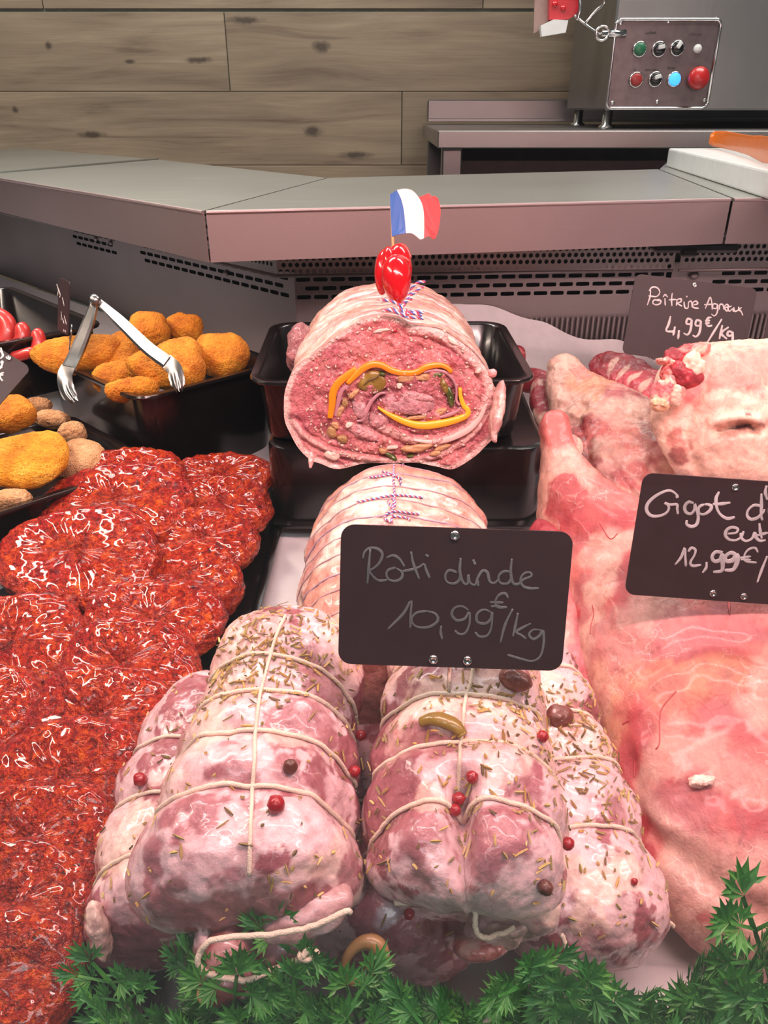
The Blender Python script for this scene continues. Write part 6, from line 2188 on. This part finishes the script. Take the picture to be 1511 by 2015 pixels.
Nn = vnormals(V, F)
V = dent(V, Nn, LS, [([(1240, 1500), (1255, 1600), (1290, 1650), (1360, 1700), (1430, 1760), (1511, 1800)], 26, -0.0055), ([(1240, 1540), (1270, 1600), (1330, 1640)], 16, 0.003), ([(1250, 1390), (1300, 1330), (1400, 1300), (1511, 1330)], 30, 0.003),
                      ([(1180, 1210), (1210, 1260), (1270, 1285)], 20, -0.002), ([(1100, 1010), (1140, 1060), (1190, 1080)], 16, -0.0016), ([(1150, 985), (1200, 1020), (1240, 1030)], 9, 0.0016), ([(1290, 1290), (1380, 1260), (1460, 1270)], 26, -0.003), ([(1260, 1440), (1250, 1530)], 14, 0.002)])
LS = Surf(V, F)
t = lamb_base(V, 12, LPINK * 1.0, LFAT * np.array([1, .9, .88]), 0.10)
t = paint(V, t, [
    (1110, 900, 36, LFAT, .95), (1125, 960, 34, LFAT, .55), (1105, 985, 48, LRED, .85), (1130, 1030, 46, LRED, .6), (1180, 1010, 50, LRED, .55), (1230, 1020, 30, LRED, .6), (1115, 1080, 50, LMAU, .6), (1210, 1080, 30, LFAT, .8, 2.2, 40), (1140, 1190, 40, LMAU, .75), (1150, 1150, 30, LMAU, .7), (1180, 1150, 36, LFAT, .9, 1.8, 80),
    (1240, 1150, 46, LRED * .7 + LMAU * .3, .85, 1.8, 80), (1160, 1250, 50, LFAT, .9), (1128, 1220, 14, LBLOOD, .8, 2.5, 80), (1215, 1265, 34, LRED, .55, 1.8, -40), (1190, 1330, 70, LFAT * .6 + LYEL * .4, .9, 1.6, 70), (1300, 1260, 100, LMAU, .7, 2.0, 5), (1290, 1220, 60, LFAT, .6, 2.0, -10), (1400, 1255, 70, LMAU, .7, 2.0, 0),
    (1310, 1330, 60, LYEL, .7, 2.2, 0), (1420, 1340, 60, LYEL, .6, 2.0, 0), (1380, 1420, 170, LPINK * .9, .7), (1430, 1470, 110, LRED * .4 + LPINK * .6, .6), (1200, 1440, 44, LYEL, .7, 2.2, -75), (1230, 1390, 44, LPINK, .7), (1240, 1480, 40, LRED, .75, 2.8, -80), (1215, 1560, 26, LBLOOD, .6, 2.6, -75), (1240, 1600, 34, LBLOOD, .9, 3.0, -75), (1265, 1690, 22, LBLOOD, .8, 2.6, -70),
    (1290, 1570, 50, LFAT, .8, 2.4, -60), (1370, 1540, 60, LMAU, .5), (1420, 1590, 90, LRED, .45, 2.2, 5), (1490, 1600, 50, LRED, .6), (1330, 1640, 60, LFAT, .8, 2.2, -35), (1400, 1680, 100, LFAT * .6 + LMAU * .4, .7, 2.2, -20), (1340, 1720, 60, LFAT, .9, 2.5, -35), (1460, 1760, 100, LFAT * .7 + LMAU * .3, .8, 2.2, -15), (1420, 1830, 110, LFAT, .9, 2.0, -30),
    (1350, 1480, 50, LFAT, .55, 2.4, 20), (1460, 1530, 40, LFAT, .5, 2.2, -15), (1310, 1430, 34, LFAT, .5, 2.0, 60), (1440, 1390, 36, LMAU, .7, 2.0, 10), (1350, 1590, 46, LMAU, .8, 2.4, -10), (1470, 1440, 30, LRED, .5, 2.2, -30), (1170, 1080, 26, LFAT, .6, 2.4, 50), (1110, 1130, 30, LFAT, .5, 2.2, 80), (1390, 1800, 14, LRED, .7, 3, -10), (1300, 1800, 30, LRED, .7, 2.5, -60), (1480, 1900, 80, LFAT, .8), (1490, 1320, 40, LFAT, .7), (1500, 1400, 40, LFAT, .7, 2.5, -70), (1250, 1760, 30, LRED, .6, 2.5, -60)], LS, seed=13, freq=34)
mk('meat', V, F, M['lamb'], legT, tint=t * np.array([0.62, 0.53, 0.55]))
# bone end of the shank and a few lobes
lump('shank_bone', 1121, 882, .70, 22, 26, 5, .014, 501, LFAT, legT, mat=M['lamb'], cols=LPINK)
lump('tendon', 1094, 885, .695, 11, 22, 10, .007, 502, LRED, legT, mat=M['lamb'], cols=LPINK)
lump('tendon', 1104, 878, .692, 9, 12, 0, .006, 503, LPINK, legT, mat=M['lamb'], cols=LFAT)
# thin red vessels on the surface
for pts, r_ in (([(1225, 1425), (1232, 1421), (1238, 1417)], .0007), ([(1165, 1190), (1168, 1210), (1163, 1230), (1161, 1248)], .0004), ([(1330, 1360), (1300, 1400), (1298, 1460), (1290, 1475)], .0004), ([(1255, 1460), (1250, 1490), (1248, 1530)], .0005), ([(1180, 1030), (1200, 1060), (1215, 1050)], .0005)):
    P = LS.path(pts, 0.0001, 20)
    if len(P) > 3: MB().tube(P, r_, 6).mk('vessel', plain('blood_vessel', (0.42, 0.05, 0.06), 0.4), legT)
cr, _ = lump('fat_crumb', 1382, 1536, float((LS.hit(1382, 1536)[0] - CAM).dot(Vector(VF))) - .003, 26, 9, 12, .005, 511, (.78, .5, .42), None, mat=M['lamb'], rough=.5, cols=(.8, .58, .5))
tag(cr, 'small pale crumb of fat lying on the leg of lamb', 'crumb')

# --- piece of lamb hidden between the leg and the roasts
V, F = pix_loft([(1058, 1020, .66, 26, .8), (1085, 1090, .645, 46, .8), (1105, 1200, .62, 48, .8), (1120, 1320, .60, 52, .8), (1140, 1420, .575, 50, .8), (1165, 1520, .55, 36, .8)], seed=21, cap0=.1, cap1=.12)
s_ = Surf(V, F)
t = paint(V, lamb_base(V, 22, LDRK, LMAU, -0.1), [(1062, 1020, 30, LYEL, .9), (1090, 1250, 30, LFAT, .4, 2, 80), (1110, 1420, 40, LRED, .5), (1095, 1190, 30, LPINK, .6)], s_)
o = mk('lamb_piece', V, F, M['lamb'], tint=t)
tag(o, 'dark pink strip of lamb squeezed between the herb roasts and the lamb leg', 'meat', 'cuts of lamb at the right')

# --- shoulder behind the leg
V, F = pix_loft([(1098, 700, .90, 20, .8), (1108, 722, .89, 36, .8), (1128, 765, .875, 56, .75), (1165, 815, .85, 86, .6), (1208, 862, .82, 108, .5), (1240, 920, .79, 100, .5), (1262, 975, .765, 62, .5), (1275, 1000, .75, 30, .5)], nu=170, nt=150, seed=31, cap0=.05, cap1=.09, amp=(.0026, .0012))
s_ = Surf(V, F); Nn = vnormals(V, F)
V = dent(V, Nn, s_, [([(1120, 770), (1160, 748), (1220, 745)], 6, -.003), ([(1125, 785), (1170, 762), (1230, 765)], 5, -.0025), ([(1110, 800), (1130, 790), (1150, 800), (1140, 815)], 7, -.003), ([(1120, 812), (1140, 818), (1165, 812)], 5, .0025), ([(1135, 830), (1150, 870), (1160, 920)], 12, -.004), ([(1230, 850), (1280, 880), (1310, 930)], 10, -.002), ([(1200, 900), (1230, 950), (1250, 985)], 8, -.002), ([(1125, 720), (1140, 740)], 8, -.003)])
s_ = Surf(V, F)
t = lamb_base(V, 32, LMAU * .85, LFAT * .85, .02, (20, 20, 10))
t = paint(V, t, [(1102, 720, 38, LFAT * .9, .95), (1140, 730, 30, LPINK * .8, .6), (1160, 760, 60, LYEL * .8, .7), (1130, 800, 40, LFAT * .75, .7), (1155, 865, 46, LDRK * .6, .85, 1.8, 80), (1165, 840, 30, LRED * .6, .7), (1170, 900, 16, np.array(lin(120, 40, 16)), .8, 3.0, 80), (1210, 850, 60, LPINK, .7), (1220, 820, 40, LFAT * .9, .6), (1290, 870, 30, LDRK, .5, 2.5, -40), (1300, 840, 40, LDRK * .7, .7), (1250, 920, 60, LFAT * .8, .5, 2.2, -50), (1235, 950, 18, LRED, .7, 3, -50), (1270, 940, 20, LRED, .6, 3, -60), (1190, 930, 40, LMAU * .7, .6), (1150, 940, 30, LDRK * .5, .8, 2.2, -60)], s_, seed=33) * np.array([0.74, 0.64, 0.64])
o = mk('lamb_shoulder', V, F, M['lamb'], tint=t)
tag(o, 'raw lamb shoulder with pale bony knob, wrinkled, behind the shank of the leg', 'meat', 'cuts of lamb at the right')
V, F = pix_loft([(1060, 740, .925, 20, .8), (1068, 790, .90, 24, .8), (1085, 840, .875, 24, .7), (1105, 880, .85, 16, .7)], seed=35, cap0=.15, cap1=.15)
tag(mk('lamb_trimming', V, F, M['lamb'], tint=lamb_base(V, 36, LDRK * .8, LFAT * .7, .1, (40, 40, 40))), 'grey pink lamb trimming between the upturned tray and the shoulder', 'meat', 'cuts of lamb at the right')

# --- second leg with thick fat at the right edge
V, F = pix_loft([(1352, 700, .79, 60, .7), (1372, 722, .785, 72, .75), (1425, 775, .765, 110, .7), (1470, 840, .745, 150, .6), (1490, 900, .73, 170, .5), (1500, 960, .715, 170, .5), (1505, 1030, .70, 140, .5)], nu=170, nt=170, seed=41, cap0=.08, cap1=.14, amp=(.0028, .0010))
V, F = pix_loft([(1300, 815, .745, 46, 1.0), (1330, 812, .735, 122, .62), (1390, 812, .725, 136, .62), (1450, 815, .715, 142, .6), (1530, 820, .71, 142, .6), (1620, 830, .71, 110, .6)], nu=170, nt=170, seed=41, cap0=.12, cap1=.14, amp=(.0028, .0010))
s_ = Surf(V, F); Nn = vnormals(V, F)
V = dent(V, Nn, s_, [([(1412, 850), (1440, 842), (1470, 838), (1490, 845)], 8, -.013), ([(1400, 832), (1440, 822), (1490, 828)], 9, .004), ([(1410, 868), (1440, 866), (1480, 858)], 14, .003), ([(1345, 860), (1360, 890), (1370, 930)], 10, -.003), ([(1380, 760), (1360, 800), (1350, 850)], 14, -.003), ([(1480, 750), (1440, 760), (1400, 790)], 20, .002)])
s_ = Surf(V, F)
t = lamb_base(V, 42, LPINK * .6 + LFAT * .4, LFAT, -.25, (12, 12, 16))
t = paint(V, t, [(1452, 845, 32, LDRK * .45, .98, 2.4, 6), (1440, 870, 30, LMAU, .5), (1345, 720, 30, LPINK, .8), (1360, 775, 20, LRED, .8, 2.0, 60), (1345, 905, 24, LDRK, .75, 2.0, 80), (1335, 870, 24, LPINK * .8, .7), (1410, 740, 60, LPINK, .5, 2.5, 15), (1480, 730, 40, LPINK, .6, 2.5, 10), (1440, 800, 60, LFAT, .6), (1460, 910, 70, LFAT, .7), (1390, 850, 50, LFAT, .8), (1490, 890, 40, LFAT, .8), (1470, 815, 6, LRED, .9), (1330, 935, 20, LRED, .6)], s_, seed=43)
fatT = thing('lamb_joint', 'fatty leg of lamb at the right edge with a dark slit in its fat', 'meat', (0.45, 0.70, V[:, 2].min()), 'cuts of lamb at the right')
mk('meat', V, F, M['lamb'], fatT, tint=t)
for i, (px, py, a, b, r_, c1, c2, s) in enumerate([(1325, 705, 26, 22, -20, LRED, LDRK, .700), (1340, 735, 36, 22, -30, LDRK, LRED, .695), (1368, 690, 26, 14, 10, LPINK, LFAT, .700), (1310, 712, 20, 7, -10, LPINK, LFAT, .695), (1302, 770, 18, 26, 20, LMAU, LFAT, .692), (1318, 760, 12, 24, 0, LFAT, LMAU, .690), (1298, 795, 20, 12, -10, LFAT, LYEL, .690), (1330, 775, 16, 22, 10, LFAT, LPINK, .688), (1365, 720, 24, 28, 0, LFAT, LFAT, .692), (1348, 690, 22, 10, 20, LRED, LPINK, .70), (1310, 735, 8, 20, 0, LPINK, LRED, .694)]):
    lump('ragged_trim', px, py, s, a, b, r_, .008, 520 + i, c1, fatT, mat=M['lamb'], rough=.35, cols=c2)
# --- ribs behind, knuckle and red cut by the paper
V, F = pix_loft([(1168, 708, .94, 16, .5), (1200, 722, .92, 34, .4), (1240, 745, .90, 46, .4), (1280, 775, .87, 46, .4), (1310, 810, .85, 30, .4)], seed=51, cap0=.12, cap1=.12, amp=(.002, .0015))
s_ = Surf(V, F)
t = paint(V, lamb_base(V, 52, LDRK * .8, LRED * .7, 0.1), [(1205 + 22 * i, 718 + 12 * i, 8, LFAT * .7, .7, 3.0, 60) for i in range(5)] + [(1190, 705, 12, LDRK * .5, .7, 2, -20), (1275, 775, 16, LRED, .8)], s_)
tag(mk('lamb_ribs', V, F, M['lamb'], tint=t), 'dark red rack of lamb ribs below the Poîtrine Agneau card', 'meat', 'cuts of lamb at the right')
V, F = pix_loft([(1014, 682, .99, 12, .9), (1015, 700, .985, 20, .9), (1012, 724, .975, 20, .9), (1020, 740, .965, 14, .9)], seed=55, cap0=.25, cap1=.2)
tag(mk('lamb_knuckle', V, F, M['lamb'], tint=lamb_base(V, 56, LPINK * .75, LRED * .6, 0, (60, 60, 60))), 'small rounded pink knuckle of lamb standing against the white paper', 'meat', 'cuts of lamb at the right')
V, F = pix_loft([(985, 738, .96, 20, .6), (1030, 748, .95, 26, .6), (1065, 755, .94, 26, .6), (1095, 775, .93, 18, .6)], seed=57, cap0=.15, cap1=.15)
tag(mk('lamb_cut', V, F, M['lamb'], tint=lamb_base(V, 58, LDRK * .9, LRED * .8, 0.1)), 'deep red cut of lamb lying behind the upturned tray', 'meat', 'cuts of lamb at the right')

# ------------------------------------------------------------------ white paper under the lamb, rising against the back
def sheet(name, label, cols, th=0.0008):
    """grid of 3-d points rows x cols"""
    G = np.array(cols, float)
    a, b, _ = G.shape
    Vt = G.reshape(-1, 3)
    N0 = np.array([0, -0.4, 0.9]) * th
    Va = np.vstack([Vt, Vt - N0])
    F = []
    for i in range(a - 1):
        for j in range(b - 1):
            p = i * b + j
            F.append([p, p + 1, p + b + 1, p + b])
            q = p + a * b
            F.append([q, q + b, q + b + 1, q + 1])
    o = mk(name, Va, F, M['paper'])
    return tag(o, label, 'paper')


top = crv(np.array([(880, 588), (930, 600), (1000, 612), (1060, 632), (1110, 655), (1180, 668), (1230, 676), (1280, 702), (1300, 728)], float), 40)
G = []
for v in np.linspace(0, 1, 14):
    row = []
    for i, (a, b) in enumerate(top):
        p1 = np.array(at(a, b, y=1.085))
        p1[1] -= 0.0
        x = p1[0]
        base = np.array([x, 0.90 + 0.03 * math.sin(i * .3), 0]); base[2] = deck(base[1]) + 0.002
        midp = np.array([x, 1.06, deck(1.06) + 0.012])
        q = (1 - v) ** 2 * base + 2 * v * (1 - v) * midp + v * v * p1
        q[2] += 0.003 * math.sin(i * 0.55 + v * 4) * v
        q[2] = max(q[2], deck(q[1]) + 0.0016)
        row.append(q)
    G.append(row)
sheet('butcher_paper', 'white butcher paper sheet curling up against the steel back behind the lamb', G)

# ------------------------------------------------------------------ plastic parsley garland along the front
gar = thing('parsley_garland', 'green plastic parsley garland along the front edge of the display', 'garland', (0.05, 0.19, zr(-0.428)))
def frond_mesh(seed):
    r_ = random.Random(seed)
    V, F = [], []

    def blade(o, d, n, l, w):
        """narrow folded leaf lobe"""
        o = Vector(o); d = Vector(d).normalized(); n = Vector(n)
        b = d.cross(n).normalized(); n = b.cross(d)
        i = len(V)
        V.extend([o, o + d * l * .45 + b * w + n * w * .25, o + d * l * .5 - n * w * 0.2, o + d * l * .45 - b * w + n * w * .25, o + d * l])
        F.extend([[i, i + 1, i + 2], [i, i + 2, i + 3], [i + 1, i + 4, i + 2], [i + 2, i + 4, i + 3]])

    def stick(a, b, r):
        a, b = Vector(a), Vector(b)
        d = (b - a).normalized()
        x = d.cross(Vector((0.3, 0.9, 0.2))).normalized(); y = d.cross(x)
        i = len(V)
        for p, q in ((a, r), (b, r * .7)):
            for k in range(3):
                an_ = k * 2.094
                V.append(p + x * q * math.cos(an_) + y * q * math.sin(an_))
        F.extend([[i + k, i + (k + 1) % 3, i + 3 + (k + 1) % 3, i + 3 + k] for k in range(3)])

    def leaflet(o, d, n, size):
        o = Vector(o); d = Vector(d).normalized(); n = Vector(n).normalized()
        b = d.cross(n).normalized()
        for k in range(1, 6):
            an_ = (k - 3) * 0.46 + r_.uniform(-.08, .08)
            dd = d * math.cos(an_) + b * math.sin(an_) + n * r_.uniform(-.15, .15)
            L = size * (1 - 0.10 * abs(k - 3)) * r_.uniform(.85, 1.1)
            st = o + d * size * 0.12 * (3 - abs(k - 3)) / 3
            blade(st, dd, n, L, L * 0.10)
            for sgn in (-1, 1):
                d2 = dd * 0.8 + (dd.cross(n)) * sgn * 0.65
                blade(st + dd * L * 0.35, d2, n, L * 0.5, L * 0.075)
    H = r_.uniform(.058, .074)
    P = [Vector((0, 0, 0))]
    lean = Vector((r_.uniform(-.25, .25), r_.uniform(-.35, .1), 0))
    for k in range(1, 8):
        t_ = k / 7
        P.append(Vector((lean.x * H * t_ ** 1.6, lean.y * H * t_ ** 1.8, H * t_)))
    for a, b in zip(P[:-1], P[1:]):
        stick(a, b, 0.0009)
    nrm = Vector((r_.uniform(-.2, .2), -0.75, 0.55))
    leaflet(P[-1], (P[-1] - P[-2]) + Vector((0, 0, .004)), nrm, 0.0115)
    for k in (2, 3, 4, 5, 6):
        for sgn in (-1, 1):
            d = Vector((sgn * r_.uniform(.7, 1), r_.uniform(-.6, .3), r_.uniform(.35, .8)))
            ln = r_.uniform(.010, .017) * (1.35 - 0.1 * k)
            e = P[k] + d.normalized() * ln
            stick(P[k], e, 0.0006)
            nn_ = nrm + Vector((sgn * .3, 0, 0))
            leaflet(e, d + Vector((0, 0, .3)), nn_, r_.uniform(.0085, .0115))
            m_ = P[k] + d.normalized() * ln * 0.55
            for s2 in (-1, 1):
                d2 = d.normalized() + d.normalized().cross(nrm.normalized()) * s2 * 0.9
                leaflet(m_, d2, nn_, r_.uniform(.006, .009))
    me = bpy.data.meshes.new('frond')
    me.from_pydata([tuple(v) for v in V], [], F)
    me.materials.append(M['leaf'])
    me.update()
    return me


FM = [frond_mesh(900 + i) for i in range(6)]
r_ = random.Random(5)
gx = [-0.128]
rows_ = []
x = -0.130
while x < 0.255:
    for yy, zz, k in ((0.150, -0.446, 0), (0.168, -0.446, 1), (0.187, -0.446, 2), (0.206, -0.446, 3)):
        rows_.append((x + r_.uniform(-.006, .006), yy + r_.uniform(-.007, .007), zz, k))
    x += 0.0094
for (x, y, z, k) in rows_:
    if x < -0.100 - 0.006 * k: continue
    o = bpy.data.objects.new('frond', FM[r_.randrange(6)])
    C.objects.link(o)
    o.parent = gar
    o.location = Vector((x, y, zr(z))) - gar.location
    tall = 1.0 + (0.30 * sstep(np.array([x]), .08, .19)[0])
    s = (1.06 + 0.13 * k) * tall * r_.uniform(.9, 1.12)
    o.scale = (s, s, s)
    o.rotation_euler = (r_.uniform(-.25, .3), r_.uniform(-.3, .3), r_.uniform(-.9, .9))
P = np.array([(x, 0.195 + 0.01 * math.sin(x * 40), zr(-0.444) + 0.002 * math.sin(x * 70)) for x in np.linspace(-.145, .29, 60)])
MB().tube(P, 0.0022, 6).mk('stem', M['leaf'], gar)
